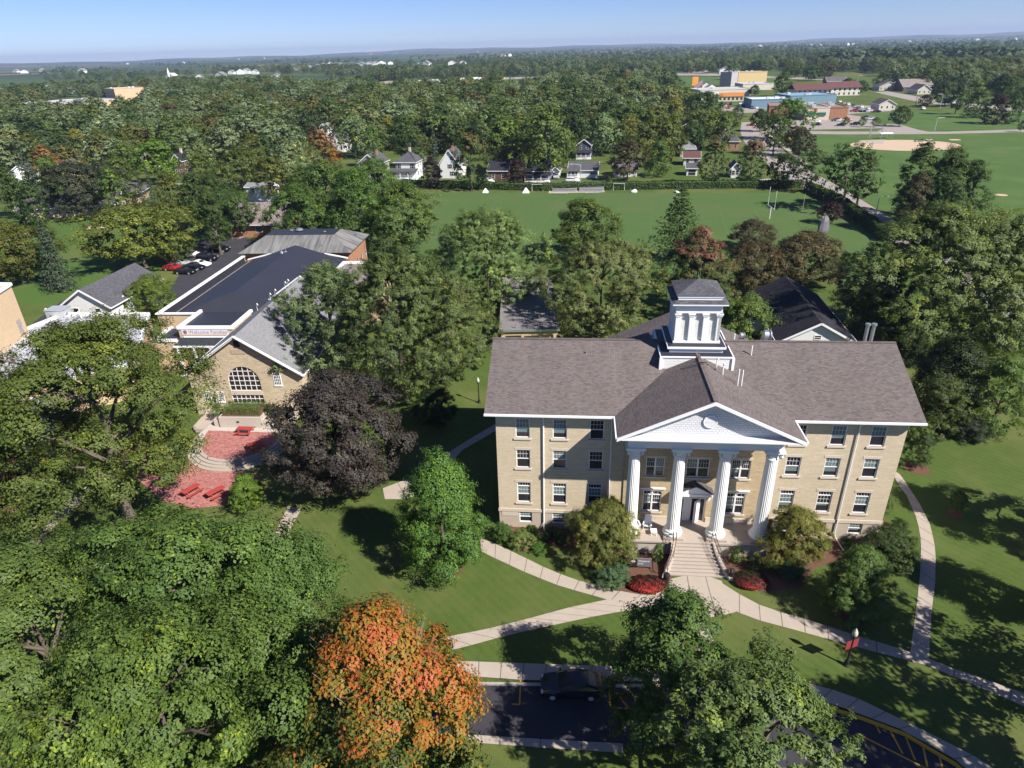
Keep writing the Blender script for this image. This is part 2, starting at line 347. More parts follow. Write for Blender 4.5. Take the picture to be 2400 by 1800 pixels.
path('footpath', Z2((1545, 780), (1590, 745), (1640, 722), (1800, 722), (1850, 750)), Z2((1500, 872), (1600, 900), (1700, 930), (1800, 930), (1920, 900)), z=.034)
path('footpath', Z3((190, 760), (250, 800), (400, 880), (600, 935), (830, 1010), (1110, 1095), (1300, 1170), (1650, 1290), (1900, 1400)),
     Z3((180, 860), (330, 930), (500, 975), (700, 1030), (900, 1085), (1190, 1160), (1500, 1290), (1640, 1350), (1880, 1460)))
path('footpath', Z3((1010, 200), (1040, 270), (1090, 335), (1140, 450), (1160, 560), (1155, 700), (1140, 850), (1107, 1096)),
     Z3((1055, 230), (1090, 280), (1150, 370), (1205, 480), (1230, 600), (1228, 750), (1210, 900), (1195, 1160)), z=.026)
path('footpath', Z3((-40, 880), (20, 960), (70, 1060), (100, 1150)), Z3((60, 880), (130, 980), (170, 1080), (205, 1200)), z=.03)
path('footpath', Z2((540, 112), (640, 50), (760, -20)), Z2((590, 112), (690, 55), (800, -10)))
path('footpath', Z2((200, 300), (330, 250), (420, 225), (480, 150), (545, 110)), Z2((210, 352), (350, 352), (440, 300), (520, 190), (590, 112)), z=.027)
path('footpath', Z1((1400, 385), (1360, 470), (1312, 575), (1290, 640)), Z1((1465, 400), (1420, 480), (1366, 595), (1340, 660)))
path('footpath', Z1((420, 290), (360, 340), (300, 380), (80, 588), (20, 640)), Z1((470, 320), (400, 370), (350, 402), (165, 590), (110, 660)))
path('sidewalk', Z2((560, 1138), (610, 1140), (900, 1150), (1200, 1160), (1600, 1176)) + Z3((210, 1190), (350, 1200), (640, 1250), (830, 1310), (1100, 1440), (1400, 1590), (1560, 1690)),
     Z2((560, 1212), (650, 1214), (900, 1232), (1200, 1236), (1600, 1236)) + Z3((220, 1240), (380, 1262), (620, 1312), (780, 1366), (1080, 1478), (1330, 1620), (1450, 1720)), z=.15)
# drive: asphalt, kerbs and the painted bays
top = Z2((400, 1236), (650, 1252), (985, 1256), (1300, 1262), (1600, 1262)) + Z3((220, 1262), (380, 1290), (640, 1350), (900, 1432), (1080, 1500), (1330, 1650), (1450, 1760))
bot = Z2((380, 1490), (610, 1495), (1000, 1525), (1370, 1545), (1600, 1565)) + Z3((200, 1640), (500, 1760), (800, 1900))
sheet('drive', top + bot[::-1], m_asph, .006)
def kerb(pts, wd, mats, name='kerb', hgt=.14):
    m = MB(); P = [G(*p, hgt) for p in pts]
    for i in range(len(P) - 1): m.bar(P[i] - Vector((0, 0, hgt / 2 - .01)), P[i + 1] - Vector((0, 0, hgt / 2 - .01)), wd, hgt)
    return m.build(name, mats, kind='structure')
kerb(Z2((400, 1234), (650, 1246), (985, 1250), (1300, 1256), (1600, 1256)), .18, m_kerb)
kerb(Z3((220, 1252), (380, 1276), (630, 1336), (880, 1418), (1080, 1492), (1330, 1640), (1450, 1750)), .2, m_yellow, 'painted_kerb', .145)
path('drive_apron', Z2((380, 1490), (610, 1495), (1000, 1520), (1370, 1540)), Z2((380, 1530), (590, 1530), (1000, 1562), (1370, 1585)), z=.05, step=3)
mk = MB()
def mark(P, wd=.11):
    P = [G(*p, .012) for p in P]
    for i in range(len(P) - 1):
        d = (P[i + 1] - P[i]).normalized(); a = Vector((-d.y, d.x, 0)) * wd / 2
        mk.poly(P[i] - a, P[i + 1] - a, P[i + 1] + a, P[i] + a)
mark(Z2((872, 1232), (866, 1350), (828, 1348))); mark(Z2((1302, 1280), (1308, 1365), (1520, 1376))); mark(Z2((1320, 1275), (1395, 1366))); mark(Z2((1420, 1240), (1560, 1370)))
mark(Z3((865, 1500), (1180, 1660), (1400, 1790))); mark(Z3((930, 1430), (960, 1490))); mark(Z3((1010, 1480), (1070, 1590))); mark(Z3((1085, 1510), (1130, 1620))); mark(Z3((1165, 1540), (1190, 1655))); mark(Z3((1245, 1590), (1270, 1690)))
mk.build('road_markings', m_yellow, kind='structure')
# planting beds of bark mulch against the hall
BX0, BY0, BYAW = -1.548, 50.86, -.1028
Mh = Matrix.Translation((BX0, BY0, 0)) @ Matrix.Rotation(BYAW, 4, 'Z')
def hall(u, v, z=0.): return Mh @ Vector((u, -v, z))      # v = metres in front of the facade
def bed(pts, z=.02): return sheet('mulch_bed', [tuple(p) for p in pts], m_mulch, z)
bed([hall(.3, 0), hall(.3, 2.0), hall(2.3, 3.6), hall(4, 3.1), hall(5.2, 2.4), hall(8, 3.0), hall(8.8, 4.6), hall(8.9, 7.2), hall(9.8, 8.6), hall(13, 8.1), hall(14.9, 7.0), hall(15.6, 5.8), hall(15.6, 3), hall(11.4, 3), hall(11.4, 0)])
bed([hall(24, 0), hall(24, 3), hall(19.9, 3), hall(20.2, 6), hall(22.6, 7.2), hall(26, 6.6), hall(28, 4), hall(31, 2.6), hall(34.6, 3.2), hall(36.8, 1.4), hall(36.6, -3), hall(34.7, -3), hall(34.7, 0)])
for (px, py), r in (((1045, 1333), 1.5), ((2148, 1097), 1.3), ((2237, 1206), .8), ((1990, 1437), 1.4), ((1005, 1090 - 2), 1.6), ((1035, 882), 1.2)):
    c = G(px, py); sheet('mulch_ring', [(c.x + r * math.cos(a * .52), c.y + r * math.sin(a * .52), 0) for a in range(12)], m_mulch, .018)
# ------------------------------------------------------------------ main hall
hallT = thing('college_hall', 'cream brick hall with white columned portico, louvred white cupola and brown shingle roof', 'college building', (BX0, BY0, 0), BYAW)
L, D, ZE, ZR, OV = 34.6, 14.3, 12.9, 16.55, .85
wins = []
for zc0, zc1, st in ((10.0, 11.95, 'dh'), (6.8, 8.75, 'dh'), (2.95, 5.22, 'tr')):
    for xc in (2.37, 5.66, 8.9, 25.95, 29.2, 32.42): wins.append((xc - .62, zc0, xc + .62, zc1, st, 0))
for xc in (2.5, 5.6, 26.0, 29.25, 32.45): wins.append((xc - .6, .62, xc + .6, 1.85, 'dh', 0))
cwins = [(14.15 - .82, 6.4, 14.15 + .82, 8.35, 'dbl', -.12), (17.85 - 1.0, 6.4, 17.85 + 1.0, 8.35, 'dbl', -.12), (21.55 - .82, 6.4, 21.55 + .82, 8.35, 'dbl', -.12),
         (14.1 - .82, 2.5, 14.1 + .82, 4.8, 'dbt', -.12), (21.5 - .82, 2.5, 21.5 + .82, 4.8, 'dbt', -.12)]
door_h = (16.5, 1.52, 18.95, 4.85)
wl = MB()
for x0, x1 in ((0, 11.45), (24.0, L)):
    wl.m = 0; wl.grid_wall(x0, x1, 2.2, 12.75, 0, [w[:4] for w in wins if x0 < w[0] < x1 and w[1] > 2.2])
    wl.m = 1; wl.grid_wall(x0, x1, 0, 1.87, 0, [w[:4] for w in wins if x0 < w[0] < x1 and w[1] < 2])
wl.m = 0
wl.poly((0, D, 0), (0, 0, 0), (0, 0, 12.75), (0, D / 2, 16.2), (0, D, 12.75)); wl.poly((L, 0, 0), (L, D, 0), (L, D, 12.75), (L, D / 2, 16.2), (L, 0, 12.75))
wl.poly((L, D, 0), (0, D, 0), (0, D, 12.75), (L, D, 12.75))
for x0, x1 in ((10.4, 10.6), (24.8, 25.0)): wl.box(x0, D - .5, 0, x1, D + 1.0, 12.75)
wl.poly((24.8, D + .9, 0), (10.6, D + .9, 0), (10.6, D + .9, 12.8), (17.7, D + .9, 16.1), (24.8, D + .9, 12.8))
wl.build('wall', [m_brick, m_found], hallT)
cw = MB(); cw.grid_wall(11.45, 24.0, 1.5, 11.5, -.12, [w[:4] for w in cwins] + [door_h], .26); cw.poly((11.45, 0, 0), (11.45, -.12, 0), (11.45, -.12, 11.5), (11.45, 0, 11.5)); cw.poly((24, -.12, 0), (24, 0, 0), (24, 0, 11.5), (24, -.12, 11.5))
cw.build('portico_wall', m_gold, hallT, 'golden brick wall behind the columns')
bd = MB(); bd.box(-.06, -.07, 1.87, 11.4, .02, 2.2); bd.box(-.07, -.05, 1.87, .02, D, 2.2); bd.build('stone_band', m_stone, hallT); bd = MB(); bd.box(24.05, -.07, 1.87, L + .06, .02, 2.2); bd.box(L - .02, -.05, 1.87, L + .07, D, 2.2); bd.build('stone_band', m_stone, hallT); bd = MB(); bd.box(11.5, -.2, 1.5, 16.4, -.1, 2.02); bd.build('stone_band', m_stone, hallT); bd = MB(); bd.box(19.05, -.2, 1.5, 23.9, -.1, 2.02)
bd.build('stone_band', m_stone, hallT)
mb_obj(lambda m: m.box(.25, -.035, 1.35, 1.75, .02, 1.8)).build('date_stone', m_stone, hallT)
rnd = random.Random(4)
def window(x0, z0, x1, z1, st, y, parent, dark=False):
    f = MB(); g = MB(); yf = y + .07; fr = .075
    f.box(x0, yf, z0, x0 + fr, yf + .09, z1); f.box(x1 - fr, yf, z0, x1, yf + .09, z1); f.box(x0, yf, z1 - fr, x1, yf + .09, z1); f.box(x0, yf, z0, x1, yf + .09, z0 + fr)
    zt = z1 - (.42 if st in ('tr', 'dbt') else 0)
    if zt < z1: f.box(x0 + fr, yf, zt - .08, x1 - fr, yf + .09, zt)
    cols = [(x0, x1)] if st in ('dh', 'tr') else [(x0, (x0 + x1) / 2 + .02), ((x0 + x1) / 2 - .02, x1)]
    if len(cols) == 2: f.box((x0 + x1) / 2 - .07, yf, z0, (x0 + x1) / 2 + .07, yf + .1, z1)
    zm_ = (z0 + zt) / 2
    for a, b in cols:
        f.box(a + fr, yf + .02, zm_ - .035, b - fr, yf + .08, zm_ + .035)
        blind = rnd.random() < .68; low = rnd.random() < .2
        mid = (zm_ + zt) / 2
        n = 4
        for k in range(1, n): xx = a + fr + (b - a - 2 * fr) * k / n; f.m = 1; f.box(xx - .009, yf + .045, zm_, xx + .009, yf + .065, zt); f.m = 0
        f.m = 1; f.box(a + fr, yf + .045, mid - .009, b - fr, yf + .065, mid + .009); f.m = 0
        yg = yf + .07
        def pane(za, zb, m): g.m = m; g.poly((a, yg, za), (b, yg, za), (b, yg, zb), (a, yg, zb))
        pane(zm_, zt, 1 if blind else 0)
        if low or (blind and rnd.random() < .5): h = zm_ - (zm_ - z0) * rnd.uniform(.25, .8); pane(h, zm_, 1); pane(z0, h, 0)
        else: pane(z0, zm_, 0)
        if zt < z1: pane(zt, z1, 0)
    if zt < z1:
        for k in range(1, 5): xx = x0 + (x1 - x0) * k / 5; f.m = 1; f.box(xx - .01, yf + .04, zt, xx + .01, yf + .06, z1); f.m = 0
    o = f.build('window', [m_white, m_white], parent); g.build('pane', [m_glass, m_blind], o)
    if z0 > 2 or y < 0:
        mb_obj(lambda m: m.box(x0 - .17, y - .1, z0 - .17, x1 + .17, y + .06, z0)).build('sill', m_stone, o)
        mb_obj(lambda m: m.box(x0 - .17, y - .025, z1, x1 + .17, y + .06, z1 + .26)).build('lintel', m_stone, o)
    return o
for q in wins + cwins: window(*q, hallT)
for k in (14.1, 21.5): mb_obj(lambda m: m.box(k - 1.12, -.27, 5.06, k + 1.12, -.12, 5.17)).build('lintel_hood', m_white, hallT)
# roofs
def gable_roof(m, x0, x1, y0, y1, ze, zr, th=.16):
    ym = (y0 + y1) / 2
    m.slab([(x0, y0, ze), (x1, y0, ze), (x1, ym, zr), (x0, ym, zr)], th); m.slab([(x1, y1, ze), (x0, y1, ze), (x0, ym, zr), (x1, ym, zr)], th)
r = MB(); gable_roof(r, -OV, L + OV, -OV, D + OV, ZE, ZR); r.build('roof', m_roof, hallT)
mb_obj(lambda m: m.bar((-OV, D / 2, ZR + .01), (L + OV, D / 2, ZR + .01), .3, .07)).build('ridge_cap', m_roof, hallT)
PX, PH, ZP, PF = 17.7, 7.36, 16.35, -4.3        # portico: centre, half width, ridge height, front
r = MB()
for s in (-1, 1):
    q = [(PX + s * PH, PF, ZE), (PX + s * PH, D + 1.9, ZE), (PX, D + 1.9, ZP), (PX, PF, ZP)]
    r.slab(q if s > 0 else q[::-1], .14)
r.build('roof', m_roof, hallT)
mb_obj(lambda m: m.bar((PX, PF, ZP + .01), (PX, D + 1.9, ZP + .01), .3, .07)).build('ridge_cap', m_roof, hallT)
g = MB()
for x0, x1 in ((-OV - .02, PX - PH - .02), (PX + PH + .02, L + OV + .02)):
    g.box(x0, -OV - .15, ZE - .2, x1, -OV - .003, ZE - .02); g.box(x0 + .02, -OV - .0025, ZE - .28, x1, -.01, ZE - .19)
for s in (-1, 1): g.bar((PX + s * (PH + .06), PF, ZE - .11), (PX + s * (PH + .06), -OV - .16, ZE - .11), .13, .17)
for x in (-OV - .04, L + OV + .04):
    for s in (0, 1): g.bar((x * .998 + .06, -OV if s == 0 else D + OV, ZE - .22), (x * .998 + .06, D / 2, ZR - .22), .04, .1)
g.box(-OV, D + OV, ZE - .2, L + OV, D + OV + .14, ZE - .03)
g.build('gutter', m_white, hallT)
for x, zb in ((4.22, .5), (10.16, 2.3), (30.72, .6), (24.55, 2.3)):
    d = MB(); d.tube([(x, -OV - .02, ZE - .25), (x, -.5, ZE - .45), (x, -.12, ZE - .8), (x, -.12, zb + .3), (x, -.35, zb - .1), (x + .35, -1.7, .12)] if zb < 1 else [(x, -OV - .02, ZE - .25), (x, -.5, ZE - .45), (x, -.12, ZE - .8), (x, -.12, zb)], .065, 6)
    d.build('downspout', m_white, hallT)
# pediment, entablature
pd = MB()
sl_ = (ZP - ZE) / PH
for s in (-1, 1):
    a, bq = (PX + s * (PH + .02), ZE - .02), (PX, ZP + .0)
    for y0, y1, d0, d1 in ((PF - .06, PF + .1, .16, .36), (PF + .1, PF + .4, .28, .42), (PF + .4, PF + .75, .36, .48)):
        P = [(a[0], y0, a[1] - d0 + .1), (bq[0], y0, bq[1] - d0 + .1), (bq[0], y0, bq[1] - d1), (a[0], y0, a[1] - d1)]
        Q = [(p[0], y1, p[2]) for p in P]
        fs = [(0, 1, 2, 3), (7, 6, 5, 4), (4, 5, 1, 0), (6, 7, 3, 2), (5, 6, 2, 1), (7, 4, 0, 3)]
        pd.add(P + Q, fs if s < 0 else [f[::-1] for f in fs])
pd.box(PX - PH + .06, PF - .02, ZE - .28, PX + PH - .06, -2.4, ZE - .16)
pd.box(PX - PH + .35, PF + .3, ZE - .38, PX + PH - .35, -2.4, ZE - .285)
pd.build('pediment_cornice', m_white, hallT)
ld = MB(); ld.poly((PX - PH + .3, PF + .02, ZE - .155), (PX + PH - .3, PF + .02, ZE - .155), (PX + 6.6, -3.56, ZE - .06), (PX - 6.6, -3.56, ZE - .06)); ld.build('cornice_ledge', plain('weathered_white', (.56, .55, .57), .7, .2, 3), hallT)
tp = MB(); tp.poly((PX - PH + .4, -3.55, ZE - .2), (PX + PH - .4, -3.55, ZE - .2), (PX, -3.55, ZP - .3)); tp.build('tympanum', m_scal, hallT)
vt = MB(); vt.M = Matrix.Translation((PX - .05, -3.61, 14.15)) @ Matrix.Rotation(math.pi / 2, 4, 'X')
vt.lathe([(.56, -.05), (.56, .06), (.47, .06), (.47, 0), (.01, 0)], 24)
for k in range(7): vt.box(-.45, -.39 + k * .12, 0, .45, -.33 + k * .12, .05)
vo = vt.build('round_vent', m_white, hallT)
en = MB(); EX0, EX1 = 11.38, 24.02
en.box(EX0, -2.66, 11.55, EX1, -1.55, ZE - .39); en.box(EX0 + .04, -2.61, 10.92, EX1 - .04, -1.55, 11.548)
for a, bq in ((EX0 + .02, EX0 + 1.0), (EX1 - 1.0, EX1 - .02)): en.box(a, -1.549, 10.92, bq, 0, ZE - .39)
en.box(EX0 - .5, -1.54, ZE - .9, PX - PH + .3, -.02, ZE - .72); en.box(EX1 + .5, -1.54, ZE - .9, PX + PH - .3, -.02, ZE - .72)
en.box(EX0 + 1.002, -1.545, 11.4, EX1 - 1.002, -.13, 11.5)
en.build('entablature', m_white, hallT)
# columns: fluted shaft, scrolled capital, flared base
colm = {}
for i in range(4):
    x = 12.08 + i * 3.765; y = -2.05
    if not colm:
        s = MB(); s.lathe([(.575, 2.38), (.57, 3.5), (.555, 5.5), (.52, 7.5), (.455, 9.72), (.48, 9.8), (.44, 9.84)], 48, flute=.075); colm['column'] = s.mesh('column', m_wcol)
        s = MB(); s.smooth = False; s.lathe([(.80, 1.72), (.86, 1.8), (.87, 1.92), (.80, 2.02), (.72, 2.06), (.74, 2.14), (.72, 2.22), (.62, 2.27), (.60, 2.38)], 28); colm['column_base'] = s.mesh('column_base', m_wcol)
        s = MB(); s.lathe([(.45, 9.83), (.50, 9.9), (.50, 9.97), (.45, 10.0), (.45, 10.2), (.54, 10.5), (.60, 10.62)], 24)
        for ax in (-1, 1):
            for ay in (-1, 1):
                for k in range(10):
                    t0, t1 = k * .62, (k + 1) * .62; r0, r1 = .21 * (1 - k * .08), .21 * (1 - (k + 1) * .08); cx = .50
                    s.bar((ax * (cx + r0 * math.sin(t0) * .8), ay * (cx + r0 * math.sin(t0) * .8), 10.36 + r0 * math.cos(t0)), (ax * (cx + r1 * math.sin(t1) * .8), ay * (cx + r1 * math.sin(t1) * .8), 10.36 + r1 * math.cos(t1)), .17, .055)
        s.box(-.40, -.56, 10.45, .40, .56, 10.62); s.box(-.56, -.40, 10.45, .56, .40, 10.615)
        s.box(-.72, -.70, 10.625, .72, .70, 10.72); s.box(-.82, -.78, 10.722, .82, .72, 10.918)
        colm['capital'] = s.mesh('capital', m_wcol)
        s = MB(); s.box(-.86, -.9, 1.5, .86, .86, 1.72); colm['plinth'] = s.mesh('plinth', m_conc)
    o = bpy.data.objects.new('column', colm['column']); C.objects.link(o); o.parent = hallT; o.location = (x, y, 0)
    for nm in ('column_base', 'capital', 'plinth'):
        q = bpy.data.objects.new(nm, colm[nm]); C.objects.link(q); q.parent = o
# porch, door, stair
pf = MB(); pf.box(11.45, -3.0, 0, 24, -.12, 1.32); pf.build('porch_base', m_wall_c, hallT)
pf = MB(); pf.box(11.35, -3.15, 1.322, 24.1, -.121, 1.5); pf.build('porch_floor', m_conc, hallT)
dm = MB(); fx0, fx1 = door_h[0], door_h[2]; yd = .02
dm.box(fx0, yd - .05, 1.5, fx0 + .12, yd + .08, 4.85); dm.box(fx1 - .12, yd - .05, 1.5, fx1, yd + .08, 4.85); dm.box(fx0, yd - .05, 4.73, fx1, yd + .08, 4.85); dm.box(fx0, yd - .05, 4.02, fx1, yd + .08, 4.12)
for k in (1, 2, 3, 4): xx = fx0 + (fx1 - fx0) * k / 5; dm.box(xx - .03, yd - .03, 4.12, xx + .03, yd + .06, 4.73)
for xx in (fx0 + .5, fx1 - .52): dm.box(xx - .04, yd - .03, 1.5, xx + .04, yd + .06, 4.05)
dr = dm.build('doorway', m_white, hallT)
mb_obj(lambda m: m.poly((fx0, yd + .05, 1.5), (fx1, yd + .05, 1.5), (fx1, yd + .05, 4.85), (fx0, yd + .05, 4.85))).build('pane', m_glass, dr)
def leaf(m, x0, x1, y):
    m.box(x0, y, 1.53, x1, y + .06, 4.02); xm = (x0 + x1) / 2
    for za, zb in ((1.75, 2.5), (2.6, 3.2), (3.3, 3.85)):
        for a, bq in ((x0 + .1, xm - .04), (xm + .04, x1 - .1)): m.box(a, y - .015, za, bq, y, zb)
dl = mb_obj(leaf, fx0 + .55, fx0 + 1.2, yd - .02).build('door_leaf', m_door_w, dr)
mb_obj(lambda m: m.box(fx0 + .62, yd - .1, 2.45, fx0 + .66, yd - .02, 2.75)).build('door_handle', m_steel, dr)
op = MB(); op.M = Matrix.Translation((fx1 - .56, yd - .02, 0)) @ Matrix.Rotation(R(42), 4, 'Z'); leaf(op, -.72, 0, -.06); op.build('door_leaf', m_door_w, dr, 'white door leaf standing open')
cn = MB()
for s in (-1, 1):
    q = [(17.72, -1.1, 6.12), (17.72, -.14, 6.12), (17.72 + s * 1.6, -.14, 5.35), (17.72 + s * 1.6, -1.1, 5.35)]
    cn.slab(q if s < 0 else q[::-1], .09)
cn.build('door_hood', m_char, hallT)
ch = MB(); ch.add([(16.25, -1.0, 5.2), (19.2, -1.0, 5.2), (17.72, -1.0, 5.98), (16.25, -.14, 5.2), (19.2, -.14, 5.2), (17.72, -.14, 5.98)], [(0, 1, 2), (3, 5, 4), (0, 3, 4, 1), (1, 4, 5, 2), (2, 5, 3, 0)])
ch.box(16.2, -1.08, 4.95, 19.25, -.14, 5.198)
for x in (16.3, 19.1): ch.prism([(x - .09, -.75), (x + .09, -.75), (x + .09, -.14), (x - .09, -.14)], 4.5, 4.948); ch.box(x - .07, -.45, 4.1, x + .07, -.14, 4.499)
ch.build('door_pediment', m_white, hallT)
st = MB(); SXC = 17.6; NS = 10
def hw(t): return 1.62 + 1.0 * t ** 1.7
for i in range(NS):
    z = 1.5 - (i + 1) * .15; y0, y1 = -3.15 - i * .29, -3.15 - (i + 1) * .29; a, bq = hw(i / NS), hw((i + 1) / NS)
    if z < .01: break
    st.prism([(SXC - a, y0), (SXC + a, y0), (SXC + bq, y1), (SXC - bq, y1)], 0, z)
    st.m = 1; st.box(SXC - bq, y1 - .012, z - .05, SXC + bq, y1 - .001, z - .012); st.m = 0
st.build('stair', [m_conc, m_kerb], hallT)
for s in (-1, 1):
    ck = MB(); n = 10
    for i in range(n):
        t0, t1 = i / n, (i + 1) / n
        P = [(SXC + s * (hw(t) + o_), -3.16 - t * 2.95) for t, o_ in ((t0, .01), (t0, .34), (t1, .34), (t1, .01))]
        z = 1.62 - 1.32 * (t0 + .04); ck.prism(P, 0, max(.3, z))
    ck.build('stair_cheek', m_wall_c, hallT)
    for off, nm in ((.18, 'handrail'), (-.06, 'handrail')):
        hr = MB(); pts = [(SXC + s * (hw(t) + off), -3.05 - t * 2.95, 2.62 - 1.42 * t) for t in [k / 10 for k in range(11)]]
        hr.tube([(pts[0][0], -2.9, 2.15)] + pts + [(pts[-1][0], pts[-1][1] - .2, 1.0)], .028, 6)
        if off > 0:
            hr.tube([(p[0], p[1], p[2] - .72) for p in pts], .02, 5)
            for k in range(0, 21):
                t = k / 20; p = (SXC + s * (hw(t) + off), -3.05 - t * 2.95, 2.62 - 1.42 * t); hr.tube([(p[0], p[1], p[2] - .78), p], .012, 4)
        else:
            for k in (0, 5, 10): p = pts[k]; hr.tube([(p[0], p[1], p[2] - .95), p], .025, 5)
        hr.build(nm, m_bronze, hallT)
# cupola
cu = MB(); CX, CY = 17.58, 7.15
cu.box(CX - 3.12, CY - 3.12, 13.6, CX + 3.12, CY + 3.12, 16.2); cb = cu.build('cupola', m_lap, hallT)
q = MB(); q.box(CX - 3.2, CY - 3.2, 16.2, CX + 3.2, CY + 3.2, 16.3)
for ax in (-1, 1):
    for ay in (-1, 1): q.box(CX + ax * 3.13 - .12, CY + ay * 3.13 - .12, 13.8, CX + ax * 3.13 + .12, CY + ay * 3.13 + .12, 16.199)
q.box(CX - 2.32, CY - 2.32, 16.38, CX + 2.32, CY + 2.32, 16.78); q.box(CX - 2.55, CY - 2.55, 16.78, CX + 2.55, CY + 2.55, 16.98)
q.build('cupola_trim', m_white, cb); q = MB()
q.box(CX - 1.98, CY - 1.98, 19.95, CX + 1.98, CY + 1.98, 20.75); q.box(CX - 2.36, CY - 2.36, 20.755, CX + 2.36, CY + 2.36, 20.93); q.box(CX - 2.05, CY - 2.05, 17.15, CX + 2.05, CY + 2.05, 17.3); q.build('cupola_cornice', m_white, cb); q = MB()
q.box(CX - 1.86, CY - 1.86, 21.0, CX + 1.86, CY + 1.86, 21.34); q.box(CX - 1.93, CY - 1.93, 21.342, CX + 1.93, CY + 1.93, 21.52); q.box(CX - 2.0, CY - 2.0, 21.522, CX + 2.0, CY + 2.0, 21.6)
q.build('upper_cornice', m_white, cb)
q = MB(); q.box(CX - 3.05, CY - 3.05, 16.301, CX + 3.05, CY + 3.05, 16.38)
h = 2.5; q.add([(CX - h, CY - h, 16.985), (CX + h, CY - h, 16.985), (CX + h, CY + h, 16.985), (CX - h, CY + h, 16.985), (CX - 1.95, CY - 1.95, 17.14), (CX + 1.95, CY - 1.95, 17.14), (CX + 1.95, CY + 1.95, 17.14), (CX - 1.95, CY + 1.95, 17.14)], [(0, 1, 5, 4), (1, 2, 6, 5), (2, 3, 7, 6), (3, 0, 4, 7), (4, 5, 6, 7)])
q.build('cupola_deck', m_membrane, cb)
q = MB(); a = 1.72; q.box(CX - a, CY - a, 17.3, CX + a, CY + a, 19.95); q.build('louvre', lap('louvres', (.74, .74, .70), .11), cb)
q = MB()
for rot in range(4):
    q.M = Matrix.Translation((CX, CY, 0)) @ Matrix.Rotation(rot * math.pi / 2, 4, 'Z')
    for k in range(4):
        xx = -1.78 + k * 1.187
        q.box(xx - .17, -1.95, 17.3, xx + .17, -1.721, 19.62); q.box(xx - .24, -2.0, 19.621, xx + .24, -1.721, 19.78); q.box(xx - .3, -2.06, 19.781, xx + .3, -1.721, 19.948)
q.build('pilaster', m_white, cb)
q = MB(); h, a = 2.4, 1.9
q.add([(CX - h, CY - h, 20.935), (CX + h, CY - h, 20.935), (CX + h, CY + h, 20.935), (CX - h, CY + h, 20.935), (CX - a, CY - a, 21.13), (CX + a, CY - a, 21.13), (CX + a, CY + a, 21.13), (CX - a, CY + a, 21.13)], [(0, 1, 5, 4), (1, 2, 6, 5), (2, 3, 7, 6), (3, 0, 4, 7)])
h = 2.05; q.add([(CX - h, CY - h, 21.605), (CX + h, CY - h, 21.605), (CX + h, CY + h, 21.605), (CX - h, CY + h, 21.605), (CX, CY, 22.45)], [(0, 1, 4), (1, 2, 4), (2, 3, 4), (3, 0, 4), (0, 3, 2, 1)])
q.build('cupola_roof', m_char, cb)
mb_obj(lambda m: m.tube([(CX + .1, CY, 22.4), (CX + .1, CY, 23.9)], .015, 5)).build('lightning_rod', m_steel, cb)
# roof fittings
for x, y, z, h in ((19.0, 2.6, 15.7, 1.1), (19.5, 2.2, 15.45, 1.0), (20.6, 1.2, 14.9, 1.6), (21.0, 1.5, 14.75, 1.5), (22.6, 5.6, 15.75, 1.0), (21.6, 8.2, 15.5, 1.3), (7.9, 5.55, 15.7, .45)):
    d = MB(); d.tube([(x, y, z - .6), (x, y, z + h)], .055, 8)
    if h in (1.1, 1.0) and x < 20: d.tube([(x, y, z + h), (x + .02, y - .12, z + h + .14), (x + .03, y - .25, z + h + .02)], .075, 8)
    d.build('vent_pipe', m_white if h != .45 else m_steel, hallT)
for x, y, z, s in ((22.9, 10.6, 15.0, .5), (24.9, 9.6, 15.3, .8)):
    d = MB(); d.box(x - .5 * s, y - .5 * s, z - .8, x + .5 * s, y + .5 * s, z + .35); d.M = Matrix.Translation((x, y, z + .35 + .6 * s)) @ Matrix.Rotation(math.pi / 2, 4, 'Y')
    d.lathe([(.3 * s, -.42 * s), (.62 * s, -.36 * s), (.62 * s, .1 * s), (.5 * s, .12 * s), (.5 * s, .3 * s), (.66 * s, .32 * s), (.66 * s, .44 * s), (.3 * s, .5 * s)], 20); d.build('exhaust_fan', m_steel, hallT)
for x in (33.7, 34.25):
    d = MB(); d.lathe([(.2, 14.6), (.2, 15.7), (.16, 15.72), (.16, 17.3), (.24, 17.32), (.24, 17.5), (.16, 17.52)], 12, (x, 9.3, 0)); d.build('flue', m_steel, hallT)
d = MB(); d.tube([(PX - .3, 2.6, 16.3), (PX - .3, 2.6, 17.4)], .02, 5)
for k in range(5): d.bar((PX - .8 + k * .05, 2.5 - k * .1, 16.55 + k * .03), (PX + .5 - k * .05, 2.5 - k * .1, 16.5 + k * .03), .025, .025)
d.build('antenna', m_black, hallT)
